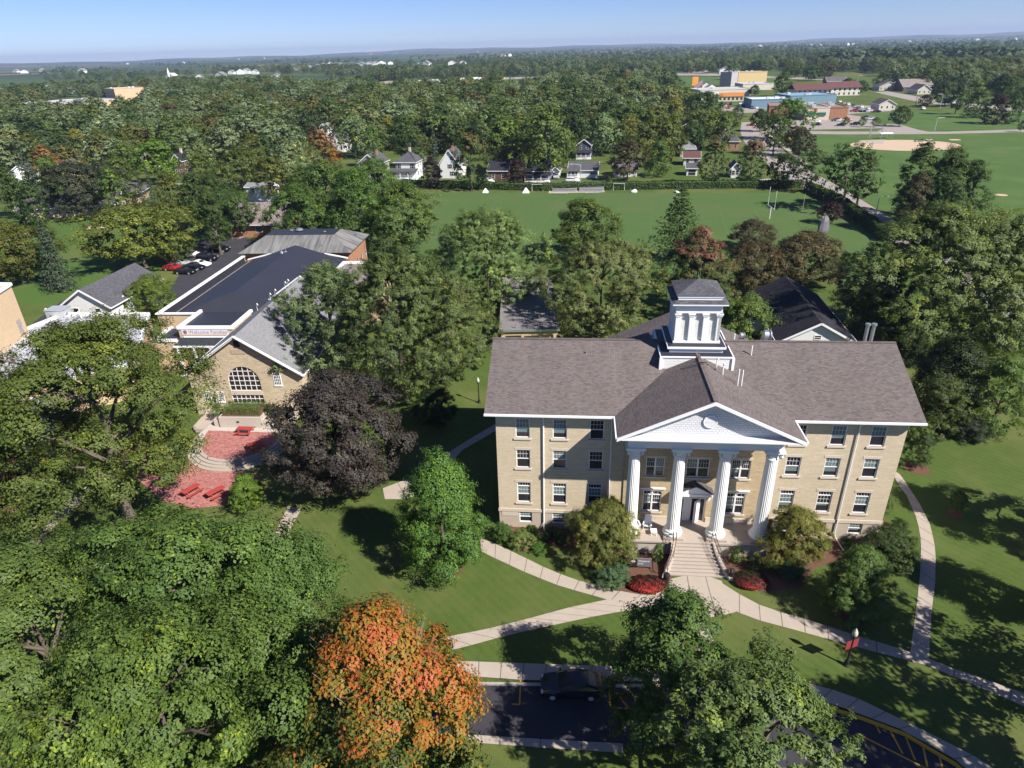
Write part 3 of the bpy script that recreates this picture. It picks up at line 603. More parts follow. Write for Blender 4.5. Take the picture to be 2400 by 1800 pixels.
# ------------------------------------------------------------------ small things around the hall
def local(T, o): return o
def text(parent, s, mat, size, M, name='lettering', ext=.004):
    cu_ = bpy.data.curves.new(name, 'FONT'); cu_.body = s; cu_.size = size; cu_.extrude = ext; cu_.align_x = 'LEFT'
    to = bpy.data.objects.new(name + '_tmp', cu_); C.objects.link(to)
    me = bpy.data.meshes.new_from_object(to.evaluated_get(bpy.context.evaluated_depsgraph_get())); bpy.data.objects.remove(to)
    me.name = name; me.materials.clear(); me.materials.append(mat); me.transform(M)
    o = bpy.data.objects.new(name, me); C.objects.link(o); o.parent = parent; return o
UP = Matrix.Rotation(math.pi / 2, 4, 'X')
def chair(u, v, rz, label):
    t_ = thing('lawn_chair', label, 'chair', hall(u, v, 1.5), BYAW + rz, 'white lawn chairs on the porch')
    m = MB()
    for k in range(5): m.slab([(-.27, -.45 + k * .115, .40 - k * .03), (.27, -.45 + k * .115, .40 - k * .03), (.27, -.345 + k * .115, .375 - k * .03), (-.27, -.345 + k * .115, .375 - k * .03)], .025)
    m.build('seat', m_plast, t_)
    m = MB()
    for k in range(5):
        x = -.24 + k * .12; h = .72 + .16 * math.cos((k - 2) * .6)
        m.add([(x - .055, .08, .27), (x + .055, .08, .27), (x + .055, .08 + h * .38, .27 + h), (x - .055, .08 + h * .38, .27 + h), (x - .055, .11, .27), (x + .055, .11, .27), (x + .055, .11 + h * .38, .27 + h), (x - .055, .11 + h * .38, .27 + h)], [(0, 1, 2, 3), (7, 6, 5, 4), (0, 3, 7, 4), (1, 5, 6, 2), (3, 2, 6, 7)])
    m.build('backrest', m_plast, t_)
    for s in (-1, 1):
        mb_obj(lambda m: m.box(s * .35 - .06, -.5, .56, s * .35 + .06, .22, .585)).build('armrest', m_plast, t_)
        mb_obj(lambda m: m.box(s * .33 - .02, -.45, 0, s * .33 + .02, -.35, .558)).build('leg', m_plast, t_)
        mb_obj(lambda m: m.bar((s * .3, .0, .36), (s * .3, .42, .03), .03, .09)).build('leg', m_plast, t_)
chair(12.6, 1.25, .25, 'white slatted lawn chair nearer the left portico column, by the window')
chair(13.75, 1.15, -.2, 'white slatted lawn chair on the porch, the one nearer the door')
t_ = thing('side_table', 'small white side table on the porch before the lawn chairs', 'table', hall(14.2, 2.15, 1.5), BYAW)
mb_obj(lambda m: [m.box(-.28, -.28 + k * .115, .42, .28, -.18 + k * .115, .45) for k in range(5)]).build('tabletop', m_plast, t_)
for a in (-.23, .23):
    for b_ in (-.23, .23): mb_obj(lambda m: m.box(a - .025, b_ - .025, 0, a + .025, b_ + .025, .42)).build('leg', m_plast, t_)
# the hall's name sign in the flower bed
sg = thing('name_sign', 'dark grey sign lettered Wayland Hall beside the red flowers', 'sign', tuple(G(1500, 1333)), BYAW)
m = MB(); m.box(-.95, 0, .25, .95, .09, 1.15); m.build('sign_panel', plain('sign_grey', (.17, .15, .17), .6, .06), sg)
m = MB(); m.box(-.95, -.012, .25, -.28, -.001, 1.15); m.build('logo_panel', plain('sign_dark', (.028, .02, .024), .6, .06), sg)
for x in (-.86, .78): mb_obj(lambda m: m.box(x, .02, 0, x + .1, .08, .25)).build('leg', m_black, sg)
m = MB(); m.M = Matrix.Translation((-.62, -.016, .82)) @ UP; m.lathe([(.17, -.002), (.17, .004), (.01, .0045)], 24, sq=.62); m.m = 1; m.box(-.075, -.06, .0046, .075, .05, .006); m.build('emblem', [m_plast, m_red], sg)
text(sg, 'Wayland', m_plast, .27, Matrix.Translation((-.2, -.004, .79)) @ UP); text(sg, 'Hall', m_plast, .27, Matrix.Translation((-.2, -.004, .49)) @ UP)
def bin_(loc, label):
    t_ = thing('litter_bin', label, 'litter bin', loc, 0, 'black litter bins at the stair foot')
    m = MB(); m.lathe([(.25, 0), (.27, .08)] + [(.27, .08), (.28, .82)], 20); m.build('body', m_black, t_)
    m = MB(); m.lathe([(.30, .82), (.30, .88), (.24, 1.0), (.12, 1.06), (.01, 1.07)], 20); m.build('lid', m_black, t_)
bin_(G(1561, 1366), 'black litter bin beside the larger red flower bed'); bin_(G(1712, 1356), 'black litter bin at the right foot of the stair')
def lamp(loc, label, banners):
    t_ = thing('lamp_post', label, 'lamp post', loc, .3, 'black globe lamp posts')
    m = MB(); m.lathe([(.22, 0), (.22, .1), (.17, .16), (.15, .45), (.10, .55), (.075, .7), (.06, 2.75), (.10, 2.8), (.12, 2.95), (.05, 2.97)], 12); m.build('pole', m_black, t_)
    m = MB(); m.smooth = True; m.lathe([(.10, 2.95), (.18, 3.05), (.20, 3.2), (.17, 3.38), (.10, 3.5), (.05, 3.56)], 16); m.smooth = False; m.lathe([(.12, 3.5), (.08, 3.58), (.02, 3.7)], 10); m.build('lamp_globe', plain('frosted_globe', (.50, .48, .40), .3, .1), t_)
    if banners:
        for s in (-1, 1):
            b_ = mb_obj(lambda m: m.box(s * .09 if s > 0 else -.54, -.012, 1.75, .54 if s > 0 else -.09, .012, 2.6)).build('banner', plain('red_banner', (.24, .03, .035), .8, .1), t_)
            mb_obj(lambda m: m.box(min(0, s * .58), -.02, 2.6, max(0, s * .58), .02, 2.64)).build('arm', m_black, b_)
lamp(G(1123, 944), 'black globe lamp post on the lawn behind the left end of the hall', False)
lamp(G(1983, 1559), 'black lamp post with two red banners beside the footpath', True)
# ------------------------------------------------------------------ cars
m_paint = NT('car_paint'); m_paint = m_paint.done(m_paint.n('ObjectInfo').outputs['Color'], .22, .6)
m_tyre = plain('tyre_rubber', (.02, .02, .02), .85, .1); m_lampr = plain('tail_lamp_red', (.35, .02, .02), .3, .05); m_lampw = plain('headlamp_glass', (.6, .62, .64), .15, .05)
def car_proto(kind):
    """front towards -x; profile stations (x, sill, belt, roof, half width)"""
    P = {'hatch': [(-2.2, .38, .62, .62, .66), (-2.05, .25, .74, .74, .80), (-1.2, .22, .92, .93, .87), (-.95, .22, .96, 1.02, .87), (-.25, .22, .98, 1.40, .87), (.35, .22, 1.0, 1.49, .87), (1.1, .22, 1.03, 1.40, .87), (1.75, .24, 1.06, 1.16, .86), (2.12, .3, 1.0, 1.06, .80), (2.24, .42, .85, .86, .70)],
         'sedan': [(-2.35, .38, .60, .60, .68), (-2.2, .25, .72, .72, .82), (-1.0, .22, .92, .93, .90), (-.8, .22, .95, .99, .90), (-.1, .22, .97, 1.38, .90), (.5, .22, .98, 1.45, .90), (1.05, .22, 1.0, 1.36, .90), (1.6, .24, 1.02, 1.05, .88), (2.2, .3, .98, .99, .84), (2.35, .45, .78, .79, .74)],
         'suv': [(-2.35, .45, .80, .80, .74), (-2.2, .32, .96, .96, .90), (-1.15, .3, 1.08, 1.09, .95), (-.95, .3, 1.1, 1.16, .95), (-.3, .3, 1.12, 1.66, .95), (.5, .3, 1.13, 1.76, .95), (1.6, .3, 1.14, 1.74, .95), (2.05, .32, 1.14, 1.62, .93), (2.28, .36, 1.1, 1.16, .90), (2.36, .5, .95, .96, .84)]}[kind]
    root = thing('parked_car', None, 'car')
    b = MB(); rings = []
    for x, s_, be, ro, hw_ in P:
        i = hw_ * (.80 if ro - be > .15 else .93)
        rings.append([(x, -hw_ * .94, s_), (x, -hw_, s_ + (be - s_) * .45), (x, -hw_ * .97, be), (x, -i, ro - .03), (x, -i * .6, ro), (x, i * .6, ro), (x, i, ro - .03), (x, hw_ * .97, be), (x, hw_, s_ + (be - s_) * .45), (x, hw_ * .94, s_)])
    n = 10; vs = [p for r_ in rings for p in r_]; b.smooth = True
    b.add(vs, [(i * n + j, i * n + (j + 1) % n, (i + 1) * n + (j + 1) % n, (i + 1) * n + j) for i in range(len(P) - 1) for j in range(n)]); b.smooth = False
    b.add(rings[0], [range(n)]); b.add(rings[-1], [range(n)[::-1]]); b.build('body', m_paint, root)
    gl = MB()
    for s in (-1, 1):
        for i in range(3, len(P) - 2):
            A_, B_ = P[i], P[i + 1]
            if A_[3] - A_[2] < .04 and B_[3] - B_[2] < .04: continue
            def pt(q, f_): iy = q[4] * (.80 if q[3] - q[2] > .15 else .93); return (q[0], s * (q[4] * .97 * (1 - f_) + iy * f_ + .012), q[2] + (q[3] - .03 - q[2]) * f_)
            a0, a1, b1, b0 = pt(A_, .12), pt(A_, .86), pt(B_, .86), pt(B_, .12)
            a0 = (a0[0] + .03, *a0[1:]); a1 = (a1[0] + .03, *a1[1:])
            gl.poly(*([a0, b0, b1, a1] if s < 0 else [a0, a1, b1, b0]))
    for (i, o_) in ((3, -1), (None, 1)):
        if i is None: i = max(k for k in range(len(P) - 1) if P[k][3] - P[k][2] > .25)
        A_, B_ = P[i], P[i + 1]; f0, f1 = (.08, .92)
        def at(f_): x = A_[0] + (B_[0] - A_[0]) * f_; z = A_[3] + (B_[3] - A_[3]) * f_; hw_ = .60; return x + o_ * .012, hw_, z + .014
        (xa, ha, za), (xb, hb, zb) = at(f0), at(f1)
        gl.poly((xa, -ha, za), (xb, -hb, zb), (xb, hb, zb), (xa, ha, za)) if o_ > 0 else gl.poly((xa, ha, za), (xa, -ha, za), (xb, -hb, zb), (xb, hb, zb))
    gl.build('windows', m_glass, root)
    rr = .34 if kind == 'suv' else .31; hw_ = P[4][4]
    for x in (-1.35, 1.33):
        for s in (-1, 1):
            wm = MB(); wm.M = Matrix.Translation((x, s * (hw_ - .09), rr)) @ Matrix.Rotation(math.pi / 2, 4, 'X'); wm.lathe([(rr * .6, -.1), (rr, -.09), (rr, .09), (rr * .6, .1)], 16); wo = wm.build('wheel', m_tyre, root)
            wm = MB(); wm.M = Matrix.Translation((x, s * (hw_ - .09), rr)) @ Matrix.Rotation(math.pi / 2, 4, 'X'); wm.lathe([(rr * .62, -.112), (rr * .62, .112)], 12); wm.build('rim', m_alu, wo)
    x0, x1 = P[1][0], P[-2][0]
    for s in (-1, 1):
        mb_obj(lambda m: m.box(x0 - .1, s * .62 - .16, P[1][2] - .13, x0 + .12, s * .62 + .13, P[1][2] - .01)).build('headlight', m_lampw, root)
        mb_obj(lambda m: m.box(x1 - .06, s * .66 - .12, P[-2][2] - .25, x1 + .09, s * .66 + .12, P[-2][2] - .03)).build('tail_light', m_lampr, root)
        mb_obj(lambda m: m.box(P[3][0] + .1, s * (hw_ + .1) - .09, P[3][2] - .02, P[3][0] + .22, s * (hw_ + .1) + .09, P[3][2] + .12)).build('wing_mirror', m_paint, root)
    return root
PROTO = {}
def car(kind, loc, rz, col, label, group=None, name='parked_car'):
    if kind not in PROTO: o = PROTO[kind] = car_proto(kind)
    else: o = copy_tree(PROTO[kind])
    o.location = loc; o.rotation_euler = (0, 0, rz); tag(o, label, 'car', group)
    if 'group' in o and not group: del o['group']
    for c in o.children_recursive: c.color = (*col, 1)
    return o
K, Wc, S_, RD, BL, GR = (.008, .009, .014), (.72, .72, .72), (.35, .36, .38), (.35, .02, .02), (.02, .05, .22), (.07, .075, .085)
cl_ = G(1297, 1641); cr_ = G(1386.5, 1643); cc = (cl_ + cr_) / 2; car('hatch', (cc.x, cc.y + .80, .01), math.atan2(cr_.y - cl_.y, cr_.x - cl_.x), (.014, .014, .022), 'dark grey hatchback parked in the drive between the orange maple and the front trees')
# ------------------------------------------------------------------ gabled hall with the arched window, gymnasium and annexes (left)
CX0, CY0, CYAW = -33.2, 74.2, -.073
Mc = Matrix.Translation((CX0, CY0, 0)) @ Matrix.Rotation(CYAW, 4, 'Z')
def chp(x, y, z=0.): return Mc @ Vector((x, y, z))
cT = thing('gabled_hall', 'buff brick gabled hall with big arched grid window and grey shingle roof', 'college building', (CX0, CY0, 0), CYAW)
sl2 = (11 - 5.85) / 7.65
m = MB(); y = .35; hw2 = 7.2; ze = 11 - hw2 * sl2 - .25
holes = [(-2.2, .55, 1.85, 2.85), (3.7, 4.3, 4.55, 6.4), (-4.0, 1.9, -3.3, 3.2), (-5.75, 1.9, -5.0, 3.2), (-4.95, .5, -4.35, 1.0 + 1.6)]
m.grid_wall(-hw2, hw2, 0, 3.45, y, holes[:1] + holes[2:]); 
# upper wall with the arch cut out: fan strips round the arch
ax, ar, az0, azc = -.17, 2.02, 3.45, 4.76
N_ = 24; arc = [(ax + ar * math.cos(math.pi - math.pi * k / N_), azc + ar * math.sin(math.pi - math.pi * k / N_)) for k in range(N_ + 1)]
arc = [(ax - ar, az0)] + arc + [(ax + ar, az0)]
def top_at(x): return 11 - .3 - abs(x) * sl2
m.poly((-hw2, y, 3.45), (ax - ar, y, 3.45), (ax - ar, y, top_at(ax - ar)), (-hw2, y, top_at(-hw2)))
for k in range(1, len(arc) - 2):
    (xa, za), (xb, zb) = arc[k], arc[k + 1]
    m.poly((xa, y, za), (xb, y, zb), (xb, y, top_at(xb)), (xa, y, top_at(xa)))
    m.poly((xa, y, za), (xa, y + .2, za), (xb, y + .2, zb), (xb, y, zb))
m.poly((ax - ar, y, az0), (ax - ar, y + .2, az0), (ax - ar, y + .2, azc), (ax - ar, y, azc)); m.poly((ax + ar, y, azc), (ax + ar, y + .2, azc), (ax + ar, y + .2, az0), (ax + ar, y, az0))
m.grid_wall(ax + ar, hw2, 3.45, top_at(hw2), y, [holes[1]] if holes[1][3] < top_at(hw2) else [])
xs = [ax + ar, 3.7, 4.55, hw2]
if holes[1][3] >= top_at(hw2):
    m.f = m.f[:-1] if 0 else m.f
m.poly((ax + ar, y, top_at(hw2)), (hw2, y, top_at(hw2)), (ax + ar, y, top_at(ax + ar)))
m.poly((-hw2, 23, 0), (-hw2, y, 0), (-hw2, y, ze), (-hw2, 23, ze)); m.poly((hw2, y, 0), (hw2, 23, 0), (hw2, 23, ze), (hw2, y, ze))
m.poly((hw2, 22.6, 0), (-hw2, 22.6, 0), (-hw2, 22.6, ze), (0, 22.6, 10.7), (hw2, 22.6, ze))
m.build('wall', m_chapel, cT)
m = MB()
for s in (-1, 1):
    q = [(s * 7.65, -.1, 5.85), (s * 7.65, 22.9, 5.85), (0, 22.9, 11), (0, -.1, 11)]; m.slab(q if s > 0 else q[::-1], .14)
m.build('roof', m_slate, cT)
m = MB()
for s in (-1, 1):
    m.bar((0, -.16, 10.96), (s * 7.7, -.16, 5.78), .12, .30); m.bar((0, -.3, 11.03), (s * 7.75, -.3, 5.83), .16, .12); m.bar((0, 23.0, 11.1), (s * 7.7, 23.0, 5.95), .22, .2)
    m.bar((s * 7.72, -.1, 5.75), (s * 7.72, 22.9, 5.75), .12, .16)
m.build('cornice', m_white, cT)
def grid_window(x0, z0, x1, z1, nx, nz, y, parent, arch=None, gm=None, th=.035):
    f = MB(); gl = MB()
    def cut(x): return z1 if arch is None else (arch[1] + math.sqrt(max(0, arch[2] ** 2 - (x - arch[0]) ** 2)))
    for k in range(nx + 1):
        x = x0 + (x1 - x0) * k / nx
        if cut(x) > z0 + .05: f.box(x - th, y - .05, z0, x + th, y + .02, cut(x) if arch else z1)
    for k in range(nz + 1):
        z = z0 + (z1 - z0) * k / nz; a, b_ = x0, x1
        if arch and z > arch[1]: hh = math.sqrt(max(0, arch[2] ** 2 - (z - arch[1]) ** 2)); a, b_ = arch[0] - hh, arch[0] + hh
        if b_ - a > .1: f.box(a, y - .045, z - th, b_, y + .015, z + th)
    if arch:
        n_ = 20; 
        for k in range(n_):
            t0, t1 = math.pi * k / n_, math.pi * (k + 1) / n_; f.bar((arch[0] + arch[2] * math.cos(t0), y - .03, arch[1] + arch[2] * math.sin(t0)), (arch[0] + arch[2] * math.cos(t1), y - .03, arch[1] + arch[2] * math.sin(t1)), .12, .1)
        gl.poly(*([(x0, y, z0), (x1, y, z0)] + [(arch[0] + arch[2] * math.cos(math.pi * k / n_), y, arch[1] + arch[2] * math.sin(math.pi * k / n_)) for k in range(n_ + 1)]))
    else: gl.poly((x0, y, z0), (x1, y, z0), (x1, y, z1), (x0, y, z1))
    o = f.build('window', m_white, parent); gl.build('pane', gm or m_glass, o); return o
m_choc = glass('brown_reflecting_glass', (.035, .024, .024))
grid_window(ax - ar, az0, ax + ar, azc + ar, 6, 5, .5, cT, (ax, azc, ar), m_choc); grid_window(-2.2, .55, 1.85, 2.85, 7, 4, .47, cT, None, m_choc)
for a in holes[1:4]:
    o = grid_window(a[0], a[1], a[2], a[3], 4, 5, .33 if a[1] > 4 else .45, cT, None, m_glass, .022)
    mb_obj(lambda m: (m.box(a[0] - .1, .24, a[1] - .18, a[2] + .1, .36, a[1] - .02), m.box(a[0] - .08, .3, a[1], a[0], .37, a[3]), m.box(a[2], .3, a[1], a[2] + .08, .37, a[3]), m.box(a[0] - .08, .3, a[3], a[2] + .08, .37, a[3] + .1))).build('window_frame', m_white, o)
mb_obj(lambda m: m.box(ax - ar - .05, .3, 2.86, ax + ar + .05, .42, 3.44)).build('stone_panel', m_stone, cT)
mb_obj(lambda m: (m.box(-4.95, .36, .55, -4.87, .46, 2.6), m.box(-4.43, .36, .55, -4.35, .46, 2.6), m.box(-4.95, .36, 2.5, -4.35, .46, 2.6))).build('door_frame', m_white, cT)
mb_obj(lambda m: m.box(-4.87, .43, .55, -4.43, .47, 2.5)).build('door', m_glass, cT)
mb_obj(lambda m: (m.box(-.42, .28, 9.42, .28, .34, 10.25), [m.box(-.38, .22, 9.46 + k * .1, .24, .285, 9.51 + k * .1) for k in range(8)])).build('gable_louvre', plain('dark_louvre', (.05, .04, .045), .7), cT)
mb_obj(lambda m: (m.box(-1.0, .3, 8.5, .78, .36, 9.12), m.box(-.93, .29, 8.57, .71, .2995, 9.05))).build('name_stone', [plain('carved_stone', (.44, .34, .24), .9, .3, 4)], cT)
for x, y_ in ((-5.4, 18.5), (-3.9, 20.2), (-3.2, 20.6), (-1.2, 20), (-.8, 20.2), (.9, 21.5), (1.3, 20.9)):
    z = 11 - abs(x) * sl2; mb_obj(lambda m: m.tube([(x, y_, z - .1), (x, y_, z + .9), (x + .15, y_ - .1, z + 1.1), (x + .3, y_ - .15, z + .85)], .06, 6)).build('vent_pipe', m_white, cT)
# gymnasium with black membrane roof
gT = thing('gymnasium', 'long low building with black membrane roof and white parapets', 'college building', (CX0, CY0, 0), CYAW)
m = MB(); m.box(-20.6, 18.6, 0, -1.2, 48.6, 5.9); m.box(-20.9, 18.4, 0, -20.6, 49, 6.85); m.box(-20.6, 18.4, 0, -14.9, 18.6, 6.85); m.build('wall', m_tan, gT)
m = MB(); A_ = (-10.2, 22.7, 9); B_ = (-10.2, 48.8, 9); c1, c2, c3, c4 = (-19.6, 19.3, 6), (-.9, 19.3, 6), (-.9, 48.8, 6), (-19.6, 48.8, 6)
m.poly(c1, A_, B_, c4); m.poly(c2, c3, B_, A_); m.poly(c1, c2, A_); m.poly((-20.6, 18.6, 5.95), (-.9, 18.6, 5.95), (-.9, 48.8, 5.95), (-20.6, 48.8, 5.95)); m.box(-20.62, 18.6, 5.96, -20.59, 48.8, 6.84); m.build('roof', m_membrane, gT)
mb_obj(lambda m: m.box(-19.75, 19.6, 5.96, -19.45, 48.6, 6.03)).build('roof_gutter', plain('rusty_gutter', (.23, .20, .18), .9, .5, 2), gT)
m = MB(); m.box(-21.1, 18.2, 6.85, -20.45, 49, 7.0); m.box(-20.45, 18.2, 6.85, -14.9, 18.75, 7.0); m.bar((-20, 48.9, 6.3), (-16, 49, 7.2), .35, .2); m.bar((-.6, 48.9, 6.4), (-5, 49, 7.3), .35, .2); m.bar((-16, 49, 7.3), (-14.6, 49, 7.3), .35, .2); m.build('parapet_cap', m_white, gT)
for x in (-11.3, -10.5): mb_obj(lambda m: (m.lathe([(.35, 0), (.3, .25), (.12, .4), (.05, .45)], 12, (x, 44.5, 8.7)), m.tube([(x, 44.5, 9.1), (x, 44.5, 10)], .04, 6))).build('roof_vent', m_steel, gT)
# entrance block with the banner, low wing, porch canopy
eT = thing('entrance_block', 'flat roofed tan brick entrance with the Welcome Families banner', 'college building', (CX0, CY0, 0), CYAW)
m = MB(); m.box(-15.0, 13.2, 0, -7.0, 22.5, 6.55); m.box(-18.5, 12.1, 0, -15.002, 17.2, 5.1); m.build('wall', m_tan, eT)
m = MB(); m.box(-14.7, 13.5, 6.551, -7.3, 22.4, 6.58); m.box(-18.2, 12.4, 5.101, -15.01, 17, 5.13); m.slab([(-15.3, 11.6, 4.65), (-7.2, 11.6, 4.65), (-7.2, 13.19, 5.25), (-15.3, 13.19, 5.25)], .1); m.build('roof', m_membrane, eT)
m = MB(); m.box(-15.1, 13.05, 6.56, -6.9, 13.5, 6.98); m.box(-15.1, 13.5, 6.56, -14.7, 20, 6.98); m.box(-7.3, 13.5, 6.56, -6.9, 20, 6.98); m.box(-18.65, 11.95, 5.1, -15.01, 12.4, 5.42); m.box(-18.65, 12.4, 5.1, -18.2, 17.2, 5.42); m.box(-15.35, 11.45, 4.42, -7.2, 11.6, 4.66); m.box(-14.4, 13.05, 5.3, -7.0, 13.19, 5.46); m.build('parapet_cap', m_white, eT)
for x in (-14.9, -12.5, -10.1): mb_obj(lambda m: m.lathe([(.24, 0), (.2, .2), (.2, 4.1), (.26, 4.2), (.26, 4.42)], 12, (x, 11.75, 0))).build('column', m_white, eT)
bn = thing('cloth_banner', 'white banner reading Welcome Families above the entrance canopy', 'banner', (CX0, CY0, 0), CYAW)
mb_obj(lambda m: m.box(-14.55, 13.12, 5.72, -7.75, 13.19, 6.5)).build('cloth', plain('banner_cloth', (.70, .66, .70), .8, .05), bn)
m_mauve = plain('mauve_print', (.30, .17, .25), .8, .05)
text(bn, 'Welcome Families!', m_mauve, .76, Matrix.Translation((-13.55, 13.115, 5.88)) @ UP)
mm = MB(); mm.M = Matrix.Translation((-14.05, 13.11, 6.11)) @ UP; mm.lathe([(.3, -.004), (.3, .004), (.23, .004), (.23, -.004)], 22); mm.bar((-.2, .14, 0), (.2, -.14, 0), .07, .01); mm.build('emblem', m_mauve, bn)
# orange brick building with hipped roof
oT = thing('hip_roofed_building', 'orange brick building with stained grey hip roof and black flat top', 'college building', (CX0, CY0, 0), CYAW)
m = MB(); hs = [(x, 6.2 - 3.6, x + 1.0, 6.2 - 1.6) for x in (52, 55, 58, 61)]
m.poly((-21, 50, 0), (-.7, 50, 0), (-.7, 50, 7.3), (-21, 50, 7.3)); m.poly((-21, 62, 0), (-21, 50, 0), (-21, 50, 7.3), (-21, 62, 7.3)); m.poly((-.7, 62, 0), (-21, 62, 0), (-21, 62, 7.3), (-.7, 62, 7.3))
m.M = Matrix.Translation((-.7, 0, 0)) @ Matrix.Rotation(math.pi / 2, 4, 'Z'); m.grid_wall(50, 62, 0, 7.3, 0, hs, .12); m.build('wall', m_orange, oT)
for h_ in hs:
    g_ = MB(); g_.M = m.M; g_.box(h_[0], .08, h_[1], h_[0] + .08, .12, h_[3]); g_.box(h_[2] - .08, .08, h_[1], h_[2], .12, h_[3]); g_.box(h_[0], .08, (h_[1] + h_[3]) / 2 - .04, h_[2], .12, (h_[1] + h_[3]) / 2 + .04); o = g_.build('window', m_white, oT)
    g_ = MB(); g_.M = m.M; g_.poly((h_[0], .115, h_[1]), (h_[2], .115, h_[1]), (h_[2], .115, h_[3]), (h_[0], .115, h_[3])); g_.build('pane', m_glass, o)
E_ = [(-21.8, 49.0, 7.4), (.1, 49.0, 7.4), (.1, 62.9, 7.4), (-21.8, 62.9, 7.4)]; T_ = [(-18, 54.2, 9.55), (-4.4, 54.2, 9.55), (-4.4, 58.8, 9.55), (-18, 58.8, 9.55)]
m = MB(); m.add(E_ + T_, [(0, 1, 5, 4), (1, 2, 6, 5), (2, 3, 7, 6), (3, 0, 4, 7), (0, 3, 2, 1)]); m.build('roof', m_stain, oT)
m = MB(); m.box(-18, 54.2, 9.552, -4.4, 58.8, 9.62); m.build('flat_roof', m_membrane, oT)
for x, y_, s in ((-12.2, 57, .75), (-6.8, 56, .3), (-13.9, 57.3, .4), (-16, 51.5, .18), (-6, 51.2, .2), (-1.5, 59, .3)):
    mb_obj(lambda m: m.lathe([(.3 * s, -.6), (.3 * s, .3 * s), (1. * s, .3 * s), (1. * s, .5 * s), (.6 * s, .8 * s), (.05, .9 * s)], 14, (x, y_, 9.6 if y_ > 54 and x < -4 else 8.3))).build('roof_vent', m_steel, oT)
fl = thing('flat_annex', 'pale gravel roofed annex with white parapet right of the gymnasium', 'college building', (CX0, CY0, 0), CYAW)
mb_obj(lambda m: m.box(-.6, 30, 0, 9, 46, 6.2)).build('wall', m_tan, fl); mb_obj(lambda m: m.box(-.3, 30.3, 6.201, 8.7, 45.7, 6.24)).build('roof', m_tan_sh, fl)
mb_obj(lambda m: (m.box(-.75, 29.8, 6.2, -.3, 46.2, 6.6), m.box(8.7, 29.8, 6.2, 9.1, 46.2, 6.6), m.box(-.3, 45.7, 6.2, 8.7, 46.2, 6.6), m.box(-.3, 29.8, 6.2, 8.7, 30.3, 6.6))).build('parapet_cap', m_white, fl)
# terrace with curved steps, planter walls, picnic tables
TCX, TCY = -32.1, 67.6
def ring(r0, r1, a0, a1, n=28): return [(TCX + r0 * math.cos(a0 + (a1 - a0) * k / n), TCY + r0 * math.sin(a0 + (a1 - a0) * k / n)) for k in range(n + 1)] + [(TCX + r1 * math.cos(a1 - (a1 - a0) * k / n), TCY + r1 * math.sin(a1 - (a1 - a0) * k / n)) for k in range(n + 1)]
tr = thing('terrace_steps', 'four curved concrete steps below the brick terrace', 'steps')
m = MB(); A0, A1 = R(180), R(362)
for k in range(4):
    r1 = 6.0 - k * .41; m.prism([(TCX + r1 * math.cos(A0 + (A1 - A0) * j / 30), TCY + r1 * math.sin(A0 + (A1 - A0) * j / 30)) for j in range(31)] + [(TCX + 3.5, TCY + .1), (TCX - 3.5, TCY + .1)], 0 if k == 0 else k * .15 + .001, (k + 1) * .15)
m.build('tread', m_conc, tr)
sheet('brick_terrace', [(TCX + 4.36 * math.cos(A0 + (A1 - A0) * k / 24), TCY + 4.36 * math.sin(A0 + (A1 - A0) * k / 24), 0) for k in range(25)], m_paver, .604)
up = MB(); P_ = [chp(-5.8, .3), chp(-4.0, -4.3), chp(-4.3, -6.8), (TCX - 4.36, TCY), (TCX + 4.36, TCY), chp(6.2, -6), chp(6.2, .3)]
up.prism([(p[0], p[1]) for p in P_], 0, .598); up.build('terrace_base', m_wall_c, kind='structure')
q = [G(*p, .6) for p in zm(360, 940, 6.381)((820, 440), (1820, 470), (1760, 720))]; sheet('brick_terrace', [tuple(q[0]), tuple(q[1]), (TCX + 4.9, TCY - .3, 0), (TCX + 4.36, TCY - .02, 0), (TCX - 4.36, TCY - .02, 0), (TCX - 4.75, TCY - .1, 0)], m_paver, .612)
sheet('brick_terrace', zm(360, 940, 6.381)((-620, 560), (-300, 540), (130, 780), (560, 900), (1000, 1050), (1500, 1040), (1600, 1130), (1130, 1300), (1060, 1560), (620, 1600), (150, 1500), (-250, 1160), (-700, 1180)), m_paver, .012)
pl = thing('planter_wall', 'stepped concrete planter wall under the arched window', 'planter')
for a, b_, y0, y1, z in ((-2.2, 3.1, -3.9, -.8, 2.0), (-3.0, -2.2, -3.7, -1.2, 1.55), (3.1, 3.95, -3.8, -1.2, 1.55)):
    m = MB(); m.M = Mc; m.box(a, y0, .6, b_, y1 + .5, z); m.m = 1; m.box(a + .2, y0 + .25, z + .001, b_ - .2, y1 + .3, z + .03); m.build('planter_box', [m_wall_c, m_mulch], pl)
m = MB(); m.M = Mc; m.box(-.0, -3.96, 1.3, .3, -3.9, 1.5); m.build('plaque', m_bronze, pl)
rp = thing('concrete_ramp', 'pale concrete ramp wall beside the side door of the gabled hall', 'ramp'); m = MB(); m.M = Mc; m.slab([(-5.6, -.1, .9), (-5.6, -4.0, .75), (-5.2, -4.0, .75), (-5.2, -.1, .9)], .9); m.slab([(-5.19, -.1, .64), (-5.19, -4.4, .64), (-3.8, -4.4, .64), (-4.1, -.1, .64)], .5); m.build('ramp_wall', m_conc, rp)
